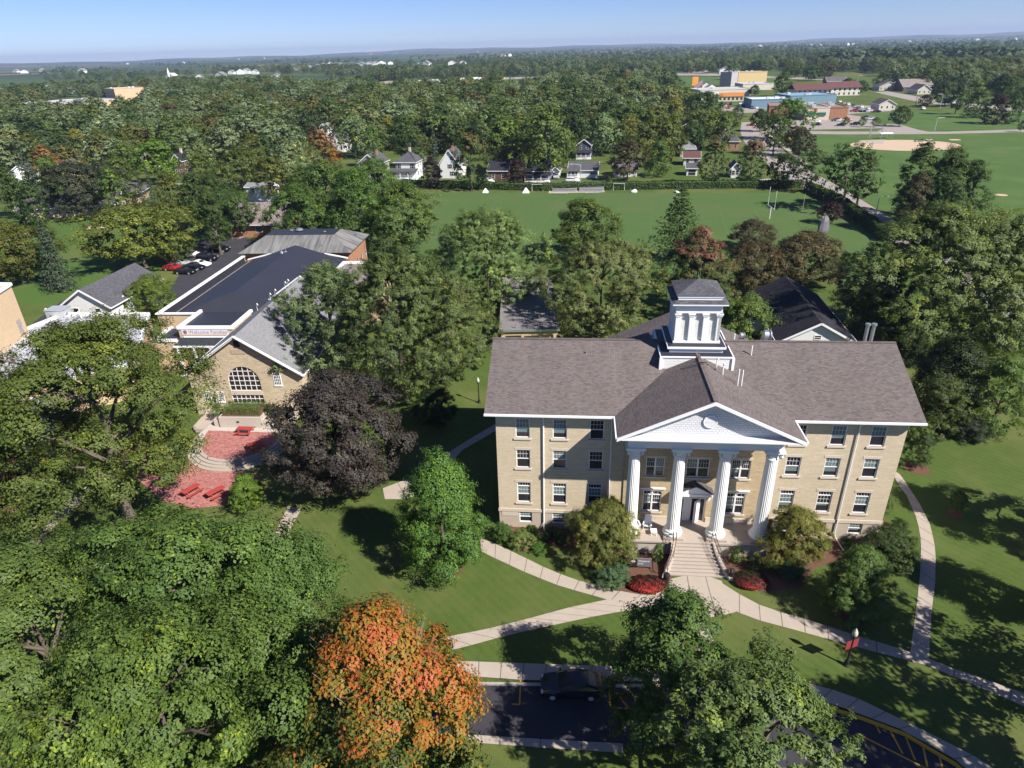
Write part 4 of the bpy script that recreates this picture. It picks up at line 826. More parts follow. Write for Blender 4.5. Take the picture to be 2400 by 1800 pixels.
def picnic(loc, rz, label):
    if 'pic' not in PROTO:
        o = PROTO['pic'] = thing('picnic_table', None, 'picnic table')
        mb_obj(lambda m: [m.box(-.95, -.36 + k * .147, .70, .95, -.225 + k * .147, .74) for k in range(5)]).build('tabletop', m_red, o)
        for s in (-1, 1):
            mb_obj(lambda m: (m.box(-.95, s * .72 - .13, .42, .95, s * .72 - .01, .455), m.box(-.95, s * .72 + .01, .42, .95, s * .72 + .13, .455))).build('bench', m_red, o)
            mb_obj(lambda m: (m.bar((s * .65, -.3, .69), (s * .65, -.7, .02), .05, .09), m.bar((s * .65, .3, .69), (s * .65, .7, .02), .05, .09), m.box(s * .65 - .02, -.8, .35, s * .65 + .02, .8, .42))).build('leg', m_red, o)
    else: o = copy_tree(PROTO['pic'])
    o.location = loc; o.rotation_euler = (0, 0, rz); tag(o, label, None, 'red picnic tables on the brick terrace')
ZT = zm(360, 940, 6.381)
picnic(G(*ZT((1370, 440))[0], 1.0) - Vector((0, 0, .39)), -.12, 'red picnic table against the planter wall of the terrace'); picnic(G(*ZT((1530, 660))[0], 1.0) - Vector((0, 0, .39)), .62, 'red picnic table at the head of the curved steps')
picnic(G(*ZT((565, 1345))[0], .4) - Vector((0, 0, .39)), 1.02, 'red picnic table on the lower terrace, the one nearer the honey locust'); picnic(G(*ZT((935, 1375))[0], .4) - Vector((0, 0, .39)), .9, 'red picnic table on the lower terrace, beside the bright green shrub')
# ------------------------------------------------------------------ generic gabled / flat buildings read off the photo
def bwin(parent, M_, x, z, w_, h_, y=0, gm=None, shut=None, trim=None):
    f = MB(); f.M = M_; e = .07
    f.box(x - w_ / 2 - e, y - .05, z - e, x - w_ / 2, y + .01, z + h_ + e); f.box(x + w_ / 2, y - .05, z - e, x + w_ / 2 + e, y + .01, z + h_ + e); f.box(x - w_ / 2, y - .05, z + h_, x + w_ / 2, y + .01, z + h_ + e); f.box(x - w_ / 2, y - .07, z - e, x + w_ / 2, y + .01, z); f.box(x - w_ / 2, y - .035, z + h_ / 2 - .03, x + w_ / 2, y, z + h_ / 2 + .03)
    if shut: f.m = 1; f.box(x - w_ / 2 - e - .35, y - .04, z, x - w_ / 2 - e - .002, y, z + h_); f.box(x + w_ / 2 + e + .002, y - .04, z, x + w_ / 2 + e + .35, y, z + h_); f.m = 0
    o = f.build('window', [trim or m_white, shut or m_white], parent); g_ = MB(); g_.M = M_; g_.poly((x - w_ / 2, y - .02, z), (x + w_ / 2, y - .02, z), (x + w_ / 2, y - .02, z + h_), (x - w_ / 2, y - .02, z + h_)); g_.build('pane', gm or m_glass, o)
def gabled(name, label, cat, org, yaw, w_, d_, ze, zr, wall, roof, ax_='y', win=None, chim=None, group=None, hip=0, porch=None, found=.4, side=None, ov=.45, trim=None, shut=None):
    """local x across the front (centre 0), y into the depth; ax_ = direction of the ridge"""
    T = thing(name, label, cat, (org[0], org[1], org[2] if len(org) > 2 else 0), yaw, group); hw_ = w_ / 2; m = MB()
    m.box(-hw_, 0, 0, hw_, d_, ze)
    if ax_ == 'y' and not hip: m.add([(-hw_, 0, ze), (hw_, 0, ze), (0, 0, zr - .12)], [(0, 1, 2)]); m.add([(-hw_, d_, ze), (hw_, d_, ze), (0, d_, zr - .12)], [(1, 0, 2)])
    if ax_ == 'x' and not hip: m.add([(-hw_, 0, ze), (-hw_, d_, ze), (-hw_, d_ / 2, zr - .12)], [(1, 0, 2)]); m.add([(hw_, 0, ze), (hw_, d_, ze), (hw_, d_ / 2, zr - .12)], [(0, 1, 2)])
    m.build('wall', wall, T); m = MB(); o_ = ov; zo = ze - .05
    if hip:
        h_ = hip; E = [(-hw_ - o_, -o_, zo), (hw_ + o_, -o_, zo), (hw_ + o_, d_ + o_, zo), (-hw_ - o_, d_ + o_, zo)]
        if ax_ == 'x': A, B = (-hw_ + h_, d_ / 2, zr), (hw_ - h_, d_ / 2, zr); fs = [(0, 1, 5, 4), (1, 2, 5), (2, 3, 4, 5), (3, 0, 4)]
        else: A, B = (0, h_, zr), (0, d_ - h_, zr); fs = [(0, 1, 4), (1, 2, 5, 4), (2, 3, 5), (3, 0, 4, 5)]
        m.add(E + [A, B], fs + [(0, 3, 2, 1)])
    elif ax_ == 'y':
        for s in (-1, 1):
            q = [(s * (hw_ + o_), -o_, zo), (s * (hw_ + o_), d_ + o_, zo), (0, d_ + o_, zr), (0, -o_, zr)]; m.slab(q if s > 0 else q[::-1], .12)
    else:
        q = [(-hw_ - o_, -o_, zo), (hw_ + o_, -o_, zo), (hw_ + o_, d_ / 2, zr), (-hw_ - o_, d_ / 2, zr)]; m.slab(q, .12)
        q = [(hw_ + o_, d_ + o_, zo), (-hw_ - o_, d_ + o_, zo), (-hw_ - o_, d_ / 2, zr), (hw_ + o_, d_ / 2, zr)]; m.slab(q, .12)
    ro = m.build('roof', roof, T); m = MB(); k = o_ + .04
    if ax_ == 'y' and not hip:
        for s in (-1, 1): m.bar((0, -k, zr - .12), (s * (hw_ + k), -k, zo - .12), .08, .26); m.bar((s * (hw_ + k), -k, zo - .1), (s * (hw_ + k), d_ + k, zo - .1), .08, .18)
    else:
        m.box(-hw_ - k, -k - .05, zo - .2, hw_ + k, -k + .03, zo - .01)
        for s in (-1, 1):
            if not hip: m.bar((s * (hw_ + k), -k, zo - .1), (s * (hw_ + k), d_ / 2, zr - .12), .08, .22)
            else: m.box(s * (hw_ + k) - .04, -k, zo - .2, s * (hw_ + k) + .04, d_ + k, zo - .01)
    m.build('fascia', trim or m_white, T)
    I = Matrix.Identity(4)
    for x, z, a, b_ in (win or []): bwin(T, I, x, z, a, b_, shut=shut)
    for x, z, a, b_ in (side or []): bwin(T, Matrix.Translation((hw_, 0, 0)) @ Matrix.Rotation(math.pi / 2, 4, 'Z'), x, z, a, b_)
    if chim: mb_obj(lambda m: (m.box(chim[0] - .35, chim[1] - .35, chim[2] - 1.6, chim[0] + .35, chim[1] + .35, chim[2]), m.box(chim[0] - .42, chim[1] - .42, chim[2], chim[0] + .42, chim[1] + .42, chim[2] + .12))).build('chimney', m_orange if len(chim) < 4 else chim[3], T)
    if porch:
        x0, x1, dp, zt = porch[:4]; pm = MB(); pm.box(x0, -dp, 0, x1, -.01, .6)
        pm.box(x0, -dp, 1.35, x1, -dp + .06, 1.42); [pm.box(x0 + (x1 - x0) * k / 24, -dp + .015, .6, x0 + (x1 - x0) * k / 24 + .05, -dp + .045, 1.35) for k in range(24)]
        po = pm.build('porch', m_white, T)
        for k in range(4): xx = x0 + .12 + (x1 - x0 - .24) * k / 3; mb_obj(lambda m: m.box(xx - .1, -dp + .02, .6, xx + .1, -dp + .22, zt)).build('column', m_white, po)
        mb_obj(lambda m: m.slab([(x0 - .3, -dp - .3, zt), (x1 + .3, -dp - .3, zt), (x1 + .3, -.01, zt + .7), (x0 - .3, -.01, zt + .7)], .16)).build('porch_roof', roof, po)
        mb_obj(lambda m: m.box((x0 + x1) / 2 + .3, -.06, .6, (x0 + x1) / 2 + 1.25, -.01, 2.7)).build('door', m_glass, T)
        mb_obj(lambda m: [m.box((x0 + x1) / 2 + .1, -dp - .3 * (k + 1), 0, (x0 + x1) / 2 + 1.5, -dp - .3 * k, .6 - .15 * (k + 1) + .02) for k in range(3)]).build('steps', m_conc, T)
    return T
def from_ridge(pA, pB, zr):
    A, B = G(*pA, zr), G(*pB, zr); d = B - A; A.z = 0; return A, math.atan2(d.y, d.x) - math.pi / 2, d.length
# white house with dormers by the parking lot
A, yw, ln = from_ridge((188, 677), (312, 617), 7.6)
T = gabled('white_house', 'white house with grey roof and dormers between the striped lawn and flat roof', 'house', A, yw, 8.4, ln, 4.6, 7.6, m_lap, m_char, win=[(-2.0, 4.3 - 1.6, .9, 1.5), (1.9, 2.7, .9, 1.5)], ov=.5)
for k in range(3):
    y0 = 2.6 + k * 3.6; dm_ = MB(); dm_.add([(4.15, y0, 4.4), (4.15, y0 + 2, 4.4), (4.15, y0 + 1, 5.7), (2.6, y0 + 1, 5.75)], [(0, 1, 2)]); dm_.build('dormer', m_lap, T)
    mb_obj(lambda m: (m.slab([(4.5, y0 - .25, 4.35), (4.5, y0 + 1, 5.85), (2.2, y0 + 1, 5.9), (3.2, y0 - .25, 5.2)], .1), m.slab([(4.5, y0 + 1, 5.85), (4.5, y0 + 2.25, 4.35), (3.2, y0 + 2.25, 5.2), (2.2, y0 + 1, 5.9)], .1))).build('dormer_roof', m_char, T)
    mb_obj(lambda m: m.box(4.16, y0 + .6, 3.0, 4.22, y0 + 1.4, 4.5)).build('dormer_window', m_glass, T)
# flat roofed tan buildings at the left edge
T = thing('flat_roofed_building', 'tan brick building with pale flat roof behind the honey locust', 'college building'); P5 = [G(x, y_, 5) for x, y_ in ((150, 733), (348, 733), (312, 850), (-40, 930), (-110, 850), (75, 762))]
mb_obj(lambda m: m.prism([(p.x, p.y) for p in P5], 0, 4.6)).build('wall', m_tan, T); cen = sum(P5, Vector()) / 6; I5 = [p.lerp(cen, .03) for p in P5]
mb_obj(lambda m: m.prism([(p.x, p.y) for p in I5], 4.602, 4.65)).build('roof', m_gravel, T)
mb_obj(lambda m: [m.bar(P5[k] + Vector((0, 0, -.2)), P5[(k + 1) % 6] + Vector((0, 0, -.2)), .4, .42) for k in range(6)]).build('parapet_cap', m_white, T)
p = G(140, 735, 5); mb_obj(lambda m: (m.box(p.x - 1.4, p.y - 1.2, 4.66, p.x + 1.4, p.y + 1, 5.9), m.box(p.x - 1.5, p.y - 1.3, 5.9, p.x + 1.5, p.y + 1.1, 5.98))).build('air_conditioner', m_alu, T)
for px_, py_ in ((114, 734), (190, 742), (215, 830)): p = G(px_, py_, 5); mb_obj(lambda m: m.tube([(p.x, p.y, 4.6), (p.x, p.y, 5.6), (p.x - .25, p.y, 5.8), (p.x - .45, p.y, 5.6)], .09, 8)).build('vent_pipe', m_white, T)
T = thing('low_wing', 'low grey roofed wing half hidden under the honey locust', 'college building'); P3 = [G(x, y_, 3.4) for x, y_ in ((-60, 900), (175, 960), (150, 1010), (-80, 1010))]
mb_obj(lambda m: m.prism([(p.x, p.y) for p in P3], 0, 3.2)).build('wall', m_tan, T); mb_obj(lambda m: m.prism([(p.x, p.y) for p in P3], 3.202, 3.3)).build('roof', m_flatgrey, T); mb_obj(lambda m: [m.bar(P3[k], P3[(k + 1) % 4], .35, .3) for k in range(4)]).build('parapet_cap', m_white, T)
T = thing('tall_tan_block', 'tall tan brick block with white coping at the photo edge beside the striped lawn', 'college building'); b0 = G(66, 775, 5); hgt = height_at(b0, 664)
a0 = G(-60, 716, hgt); P9 = [b0.xy, a0.xy, a0.xy + Vector((-16, 2)), b0.xy + Vector((-16, 2))]; mb_obj(lambda m: m.prism(P9, 0, hgt - .3)).build('wall', m_tan, T)
mb_obj(lambda m: [m.bar((*P9[k], hgt - .12), (*P9[(k + 1) % 4], hgt - .12), .5, .35) for k in range(4)]).build('coping', m_white, T)
d2 = (a0.xy - b0.xy).normalized(); q2 = b0.xy + d2 * .9; n2 = Vector((d2.y, -d2.x)) * (1 if Vector((d2.y, -d2.x)).y < 0 else -1) * .06
mb_obj(lambda m: m.prism([q2, q2 + d2 * 1.2, q2 + d2 * 1.2 + n2, q2 + n2], 5.1, 7.3)).build('door', m_door_w, T); mb_obj(lambda m: m.prism([q2 - d2 * .3, q2 + d2 * 1.5, q2 + d2 * 1.5 + n2 * 16, q2 - d2 * .3 + n2 * 16], 4.9, 5.08)).build('steps', m_orange, T)
# behind the hall: garage with flat roof, white gabled annexe with black roof
T = thing('flat_garage', 'tan garage with grey flat roof among maples behind the hall', 'garage', (-1.4, 92, 0), -.02)
mb_obj(lambda m: m.grid_wall(0, 8.4, 0, 3.3, 0, [(.6, .8, 3.0, 2.6), (3.4, 0, 5.6, 2.5), (6.0, .8, 7.8, 2.6)], .25)).build('wall', m_tan, T); mb_obj(lambda m: (m.box(.01, .3, 0, 8.39, 25, 3.29))).build('side_wall', m_tan, T)
mb_obj(lambda m: m.box(-.3, -.3, 3.31, 8.7, 25.4, 3.55)).build('roof', m_flatgrey, T); mb_obj(lambda m: m.box(-.35, -.36, 3.3, 8.75, -.301, 3.6)).build('fascia', m_steel, T)
mb_obj(lambda m: (m.lathe([(.4, 3.55), (.4, 3.7), (.25, 3.85), (.05, 3.9)], 12, (5.6, 9, 0)), m.tube([(2.2, .6, 3.5), (2.2, .6, 4.3)], .08, 6))).build('roof_vent', m_steel, T)
gabled('annexe', 'white sided annexe with black shingle roof right of the cupola', 'college building', (41.18, 81.9), -.14, 9.6, 19.5, 4.6, 7.5, m_lap, m_dark_sh, ov=.5, chim=None, win=[(-2.6, 1.2, 1, 1.6), (2.4, 1.2, 1, 1.6), (0, 5.0, .8, .5)])
# ------------------------------------------------------------------ trees
TONE = {'g': ((.088, .128, .034), 'mid green'), 'd': ((.056, .088, .026), 'dark green'), 'l': ((.150, .195, .098), 'silvery green'), 'o': ((.092, .108, .028), 'olive green'), 'y': ((.165, .165, .034), 'yellow-green'),
        'r': ((.21, .105, .050), 'russet'), 'p': ((.042, .024, .029), 'dark purple'), 'b': ((.060, .082, .055), 'blue-green'), 'k': ((.075, .062, .034), 'brownish dark'), 'B': ((.095, .160, .028), 'bright green'), 'm': ((.080, .122, .032), 'deep green')}
def leaf_mesh(name, P, Nn, S, T, mat, asp=.62, seed=0):
    """one quad (a leaf or a spray of leaves) per point"""
    rg = np.random.default_rng(seed); n = len(P)
    Nn = Nn / (np.linalg.norm(Nn, axis=1, keepdims=True) + 1e-9); r = rg.normal(size=(n, 3))
    a = np.cross(Nn, r); a /= np.linalg.norm(a, axis=1, keepdims=True) + 1e-9; b = np.cross(Nn, a)
    s = S[:, None] * .5; bend = Nn * s * .35
    V = np.stack([P - a * s - bend * .6, P - b * s * asp + bend * .3, P + a * s - bend * .6, P + b * s * asp + bend * .3], 1).reshape(-1, 3)
    me = bpy.data.meshes.new(name); me.vertices.add(4 * n); me.vertices.foreach_set('co', V.ravel().astype('f4'))
    me.loops.add(4 * n); me.loops.foreach_set('vertex_index', np.arange(4 * n, dtype='i4')); me.polygons.add(n)
    me.polygons.foreach_set('loop_start', np.arange(0, 4 * n, 4, dtype='i4'))
    at = me.attributes.new('tone', 'FLOAT', 'FACE'); at.data.foreach_set('value', np.clip(T, 0, 1).astype('f4'))
    me.materials.append(mat); me.update(calc_edges=True); return me
PROF = {'round': lambda t: np.sin(np.pi * np.clip(t, 0, 1) ** .78) ** .55, 'oval': lambda t: np.sin(np.pi * np.clip(t, 0, 1) ** .62) ** .72, 'spread': lambda t: np.sin(np.pi * np.clip(t, 0, 1) ** .95) ** .42,
        'egg': lambda t: (np.sin(np.pi * np.clip(t, 0, 1) ** .5) ** .8), 'cone': lambda t: (1 - t) ** .8 * np.minimum(1, t * 9 + .3), 'column': lambda t: np.sin(np.pi * np.clip(t, 0.01, 1) ** .55) ** .45}
def crown(seed, prof='round', z0=.22, ncl=60, nsub=6, nl=14, leaf=.035, rc=.115, lob=.22, flat=.75, inner=.25, spiky=0., mat=None, autumn=False, loose=.5, holes=0., ar=1., fill=.3, rsf=(.28, .48), asp=.62, tb=.30):
    """crown of clumps within a unit tree (height 1, radius .5): returns mesh and the clump centres for the limbs"""
    rg = np.random.default_rng(seed); i = np.arange(ncl); t = ((i + .5) / ncl); t = np.clip(t + rg.normal(0, .03, ncl), .02, .98); th = i * 2.39996 + rg.normal(0, .35, ncl)
    ph = rg.uniform(0, 6.28, 6); lobe = 1 + lob * (np.sin(2 * th + ph[0] + 3 * t) * .5 + np.sin(3 * th + ph[1] - 5 * t) * .35 + np.sin(5 * th + ph[2] + 7 * t) * .3 + rg.normal(0, .25, ncl))
    k = np.where(rg.random(ncl) < inner, rg.uniform(.25, .65, ncl), rg.uniform(.68, 1.02, ncl)); r = .42 * PROF[prof](t) * lobe * k
    c = np.stack([r * np.cos(th), r * np.sin(th), z0 + (1 - z0 - rc * .55) * (t + .05 * np.sin(2 * th + ph[3]))], 1)
    if fill:
        nf_ = int(ncl * fill); tf, af = rg.uniform(.45, .93, nf_), rg.uniform(0, 6.28, nf_); rf_ = .42 * PROF[prof](tf) * np.sqrt(rg.random(nf_)) * .6
        c = np.concatenate([c, np.stack([rf_ * np.cos(af), rf_ * np.sin(af), z0 + (1 - z0 - rc * .5) * np.maximum(tf, .96 - rf_ * 1.2)], 1)])
    if holes: c = c[rg.random(len(c)) > holes]
    c[:, :2] *= ar; rc = rc * ar ** .5; leaf = leaf * ar ** .5
    ncl = len(c); zc = z0 + (1 - z0) * .42; out = np.stack([c[:, 0] / .42 / ar, c[:, 1] / .42 / ar, (c[:, 2] - zc) / ((1 - z0) * .5)], 1); out /= np.linalg.norm(out, axis=1, keepdims=True) + 1e-6
    R_ = rc * rg.uniform(.6, 1.5, ncl); ctone = rg.normal(.5, .10, ncl)
    d = rg.normal(size=(ncl, nsub, 3)); d /= np.linalg.norm(d, axis=2, keepdims=True); d = d + out[:, None] * .75 + np.array([0, 0, .35]); d /= np.linalg.norm(d, axis=2, keepdims=True)
    sub = c[:, None] + d * R_[:, None, None] * np.array([1, 1, flat]) * rg.uniform(.45, 1.05, (ncl, nsub, 1))
    rs = R_[:, None] * rg.uniform(*rsf, (ncl, nsub)); stone = ctone[:, None] + rg.normal(0, .09, (ncl, nsub))
    e = rg.normal(size=(ncl, nsub, nl, 3)); e /= np.linalg.norm(e, axis=3, keepdims=True); e = e + d[:, :, None] * .5
    off = e * rs[..., None, None] * (rg.random((ncl, nsub, nl, 1)) ** loose) * np.array([1, 1, .8])
    if spiky: off = off + d[:, :, None] * rs[..., None, None] * rg.random((ncl, nsub, nl, 1)) * spiky
    P = (sub[:, :, None] + off).reshape(-1, 3); nn = (d[:, :, None] * .95 + e * .45 + rg.normal(0, .30, e.shape) + np.array([0, 0, .45])).reshape(-1, 3)
    T = (stone[..., None] + rg.normal(0, .19, (ncl, nsub, nl))).reshape(-1)
    if autumn: T = tb + (P[:, 2] - .66) * autumn + np.repeat(rg.normal(0, .21, len(c)), nsub * nl) + rg.normal(0, .17, len(P)) + P[:, 0] * .45
    P[:, 2] = np.maximum(P[:, 2], z0 * .55); S = leaf * rg.uniform(.6, 1.35, len(P))
    return leaf_mesh('crown', P, nn, S, T, mat or m_leaf, asp, seed), c
def trunk_mesh(seed, c, z0, nlimb=9, r0=.020, lean=0., mat=None, top=.62):
    rg = random.Random(seed); m = MB(); ztop = z0 + (1 - z0) * top
    ax_ = lambda z: Vector((lean * z + .012 * math.sin(9 * z), .010 * math.sin(7 * z + 1), z))
    zs = [0, .02, .08, z0, (z0 + ztop) / 2, ztop]; m.tube([ax_(z) for z in zs], [r0 * 1.7, r0 * 1.2, r0, r0 * .85, r0 * .5, r0 * .12], 8)
    idx = list(range(len(c))); rg.shuffle(idx)
    for i in idx[:nlimb]:
        e = Vector(c[i]); zb = max(z0 * .75, min(ztop * .95, e.z - .12 - .25 * math.hypot(e.x, e.y))); s = ax_(zb); mid = s.lerp(e, .5) + Vector((0, 0, .02 + .02 * rg.random()))
        m.tube([s, mid, e], [r0 * .5, r0 * .3, r0 * .08], 6)
        for _ in range(2):
            q = e + Vector((rg.uniform(-.09, .09), rg.uniform(-.09, .09), rg.uniform(-.02, .08))); m.tube([mid.lerp(e, .4), q], [r0 * .2, r0 * .04], 4)
    return m.mesh('trunk', mat or m_bark)
def spruce(seed, tiers=16, nb=9, nl=16, leaf=.03, droop=.25, z0=.06, gap=0., wide=.46, nlow=1.):
    rg = np.random.default_rng(seed); P, N_, S, T = [], [], [], []; ends = []
    for k in range(tiers):
        t = k / (tiers - 1); z = z0 + (.97 - z0) * t; Rr = wide * (1 - t) ** .75 * rg.uniform(.8, 1.1) + .015; n = max(4, int(nb * (1 - t * .55)))
        for j in range(n):
            if rg.random() < gap: continue
            a = 2 * np.pi * (j + rg.uniform(-.3, .3)) / n + k * .7; rr = Rr * rg.uniform(.65, 1.1); u = rg.random(nl) ** .7; tone = rg.normal(.45, .13)
            x = u * rr; zz = z - droop * x * 1.1 + .25 * x * u + rg.normal(0, .008, nl); y = rg.normal(0, 1, nl) * .045 * (1 - .5 * u) * (1 + rr * 2)
            P.append(np.stack([np.cos(a) * x - np.sin(a) * y, np.sin(a) * x + np.cos(a) * y, zz], 1)); N_.append(np.stack([np.cos(a) * .35 + rg.normal(0, .35, nl), np.sin(a) * .35 + rg.normal(0, .35, nl), np.full(nl, .8)], 1)); S.append(leaf * rg.uniform(.7, 1.5, nl)); T.append(tone + rg.normal(0, .13, nl))
            ends.append((np.cos(a) * rr * .9, np.sin(a) * rr * .9, z - droop * rr * .8, z))
    me = leaf_mesh('crown', np.concatenate(P), np.concatenate(N_), np.concatenate(S), np.concatenate(T), m_leaf, .55, seed)
    m = MB(); m.tube([(0, 0, 0), (0, 0, .1), (0, 0, .97)], [.016, .013, .002], 7)
    for e in ends[::3]: m.tube([(0, 0, e[3]), e[:3]], [.004, .001], 4)
    return me, m.mesh('trunk', m_bark)
POOL = {}
RAT = (.42, .55, .72, .92, 1.15, 1.45)
def pool(kind, lod, var, ra=3):
    """unit tree meshes, shared by every tree of a kind"""
    key = (kind, lod, var, ra)
    ar = RAT[ra]
    if key in POOL: return POOL[key]
    sd = abs(hash((kind, lod))) % 999 if 0 else sum(map(ord, kind)) * 7 + lod * 31 + var * 101
    A = [dict(ncl=110, nsub=14, nl=52, leaf=.0165, rc=.092), dict(ncl=75, nsub=10, nl=28, leaf=.024, rc=.112), dict(ncl=56, nsub=7, nl=14, leaf=.043, rc=.13), dict(ncl=40, nsub=6, nl=9, leaf=.062, rc=.15)][lod]
    A['ar'] = ar; ncl0 = A['ncl']; A['ncl'] = int(ncl0 * max(.75, min(1.7, ar ** .9)))
    if kind in ('spruce', 'pine'):
        nbl = [(26, 15, 34, .026), (22, 12, 20, .036), (16, 9, 12, .06), (14, 8, 8, .08)][lod]
        if kind == 'spruce': r_ = spruce(sd, nbl[0], nbl[1], nbl[2], nbl[3])
        else: r_ = spruce(sd, int(nbl[0] * .75), nbl[1], int(nbl[2] * 1.2), nbl[3] * 1.05, .12, .16, .22, .5)
    else:
        kw = {'round': dict(prof='round'), 'maple': dict(prof='round', lob=.5, fill=.1, inner=.25, holes=.08, rc=.125, flat=.62, ncl=80, nsub=17, nl=58, leaf=.0145, rsf=(.2, .38)), 'oval': dict(prof='oval', z0=.14, lob=.16), 'egg': dict(prof='egg', z0=.1, lob=.10, fill=.6, rc=.1), 'spread': dict(prof='spread', z0=.3, lob=.3), 'column': dict(prof='column', z0=.03, lob=.1),
              'silver': dict(prof='round', lob=.34, spiky=1.3, inner=.2, z0=.16, rsf=(.16, .3), asp=.42, **({'leaf': .0135, 'nl': 66} if lod == 0 else {})), 'airy': dict(prof='spread', lob=.4, spiky=.6, holes=.26, z0=.3, flat=.5, loose=.8, **({'leaf': .0105, 'nl': 92} if lod == 0 else {})), 'shrub': dict(prof='spread', z0=.02, lob=.15), 'egg2': dict(prof='egg', z0=.16, lob=.4, holes=.18, spiky=.9, rc=.08, inner=.1, fill=.1), 'open': dict(prof='round', z0=.2, lob=.45, holes=.2, spiky=1.7, rc=.08, inner=.15, fill=.2, rsf=(.16, .3), asp=.45), 'turning': dict(prof='oval', z0=.1, lob=.14, mat=m_redtip, autumn=1.1), 'autumn': dict(prof='egg', z0=.1, lob=.25, mat=m_autumn, autumn=1.0, holes=.16, fill=.2, tb=.33), 'reddish': dict(prof='oval', z0=.1, lob=.14, mat=m_redtip, autumn=.9, tb=.62), 'droop': dict(prof='round', lob=.4, spiky=.25, holes=.1, z0=.2, loose=.7)}[kind]
        A.update(kw); z0 = A.get('z0', .22); A['ncl'] = max(A['ncl'], 30); me, c = crown(sd, **A); r_ = (me, trunk_mesh(sd, c, z0, 7 if lod == 2 else 14))
    POOL[key] = r_; return r_
rt = random.Random(11)
TREES = []
def tree(kind, px, py, wpx, h, tone, label=None, lod=None, base=None, var=None, name='tree', cat='tree', group=None, rz=None, wy=1., col=None, wm=None):
    """px, py: top of the crown in the photo (or base=pixel of the foot); wpx: crown width in photo pixels; h: height in metres"""
    if base is not None: P = G(*base)
    else: P = G(px, py, h * .93); P.z = 0
    dpt = pix((P.x, P.y, h * .55))[2]; w_ = wm or wpx * dpt / F; dist = math.hypot(P.x, P.y)
    if lod is None: lod = 0 if dist < 75 else 1 if dist < 190 else 2
    var = var if var is not None else rt.randrange(3 if lod else 4); ra = min(range(6), key=lambda k: abs(math.log(RAT[k] / (w_ / h)))) if kind not in ('spruce', 'pine') else 3
    cm, tm = pool(kind, lod, var, ra)
    T = thing(name, label, cat, P, rz if rz is not None else rt.uniform(0, 6.28), group); q_ = w_ / RAT[ra] if kind not in ('spruce', 'pine') else w_; T.scale = (q_ * 1.04, q_ * 1.04 * wy, h)
    a = bpy.data.objects.new('trunk', tm); a.parent = T; C.objects.link(a); b = bpy.data.objects.new('crown', cm); b.parent = T; C.objects.link(b)
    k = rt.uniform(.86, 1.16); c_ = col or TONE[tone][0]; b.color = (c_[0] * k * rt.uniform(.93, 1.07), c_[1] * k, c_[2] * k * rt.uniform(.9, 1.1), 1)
    TREES.append((T, kind, tone, w_, h, label)); return T
# --- near trees, one by one
def ctr(px, py, z): p = G(px, py, z); return pix((p.x, p.y, 0))[:2]
def up(b, top): return height_at(G(*b), top) * 1.02
gm = 'big maples at the near left corner'
tree('maple', 0, 0, 490, 14.5, 'm', 'big green maple at the near left, its crown cut by the photo edge', base=ctr(90, 1500, 7.5), var=0, group=gm)
tree('maple', 0, 0, 520, 15, 'm', 'broad green maple between the honey locust and the orange maple', base=ctr(455, 1430, 8), var=1, group=gm)
tree('maple', 0, 0, 320, 12.5, 'm', 'green maple crowding the left side of the orange maple', base=ctr(640, 1455, 6.8), var=2, group=gm)
tree('maple', 0, 0, 600, 14, 'm', 'green maple lowest in the near left corner, over the lawn', base=ctr(390, 1690, 7), var=3, group=gm)
tree('autumn', 0, 0, 550, 13.2, 'r', 'orange and red autumn maple beside the drive', base=ctr(892, 1640, 7.2), var=0, rz=0., name='autumn_maple')
AM = C.objects[len(C.objects) - 3] if 0 else [q for q in C.objects if q.name.startswith('autumn_maple')][0]; bt = MB(); rb = random.Random(2)
for _ in range(90):
    a, r_ = rb.uniform(0, 6.28), rb.uniform(.03, .3); q0 = Vector((r_ * .5 * math.cos(a), r_ * .5 * math.sin(a), .62)); q1 = Vector((r_ * math.cos(a), r_ * math.sin(a), 1.0 - r_ * .45 + rb.uniform(-.03, .05))); bt.tube([q0, q0.lerp(q1, .6) + Vector((rb.uniform(-.02, .02), rb.uniform(-.02, .02), 0)), q1], [.0035, .0022, .0006], 4)
bt.build('bare_branches', m_twig, AM)
tree('egg2', 0, 0, 345, 12, 'm', 'green leafy tree over the drive in front of the hall stair', base=ctr(1590, 1550, 6.8), var=0, lod=0)
tree('open', 0, 0, 560, 12.5, 'l', 'pale green tree at the near bottom of the photo, over the yellow bays', base=ctr(1755, 1805, 6), var=1, lod=0, col=(.125, .165, .062))
tree('airy', 0, 0, 505, up((316, 1222), 770), 'o', 'airy honey locust between the flat roofs and the brick terrace', base=(316, 1222), var=0, name='honey_locust', lod=0, col=(.088, .116, .028))
tree('airy', 0, 0, 330, 13, 'o', 'lower honey locust at the left edge over the brick walk', base=ctr(60, 985, 8), var=1, name='honey_locust', lod=0, col=(.092, .108, .028))
tree('round', 0, 0, 318, 13, 'p', 'dark purple maple between the brick terrace and the lawn', base=ctr(798, 1018, 7.2), var=2, name='purple_maple', lod=0, col=(.046, .040, .037))
tree('egg', 0, 0, 222, 11.6, 'm', 'upright green maple standing in a mulch ring on the front lawn', base=(1045, 1331), var=1, lod=0, col=(.085, .150, .034))
tree('droop', 0, 0, 182, 5.2, 'o', 'olive crabapple at the left end of the portico', base=(1415, 1300), var=0, lod=0, col=(.128, .132, .036), name='crabapple')
tree('droop', 0, 0, 150, 5.6, 'o', 'olive crabapple at the right end of the portico', base=(1848, 1322), var=1, lod=0, col=(.122, .125, .036), name='crabapple')
tree('egg', 0, 0, 165, 6.4, 'm', 'young dark maple in a mulch ring right of the hall front', base=(1990, 1437), var=2, lod=0)
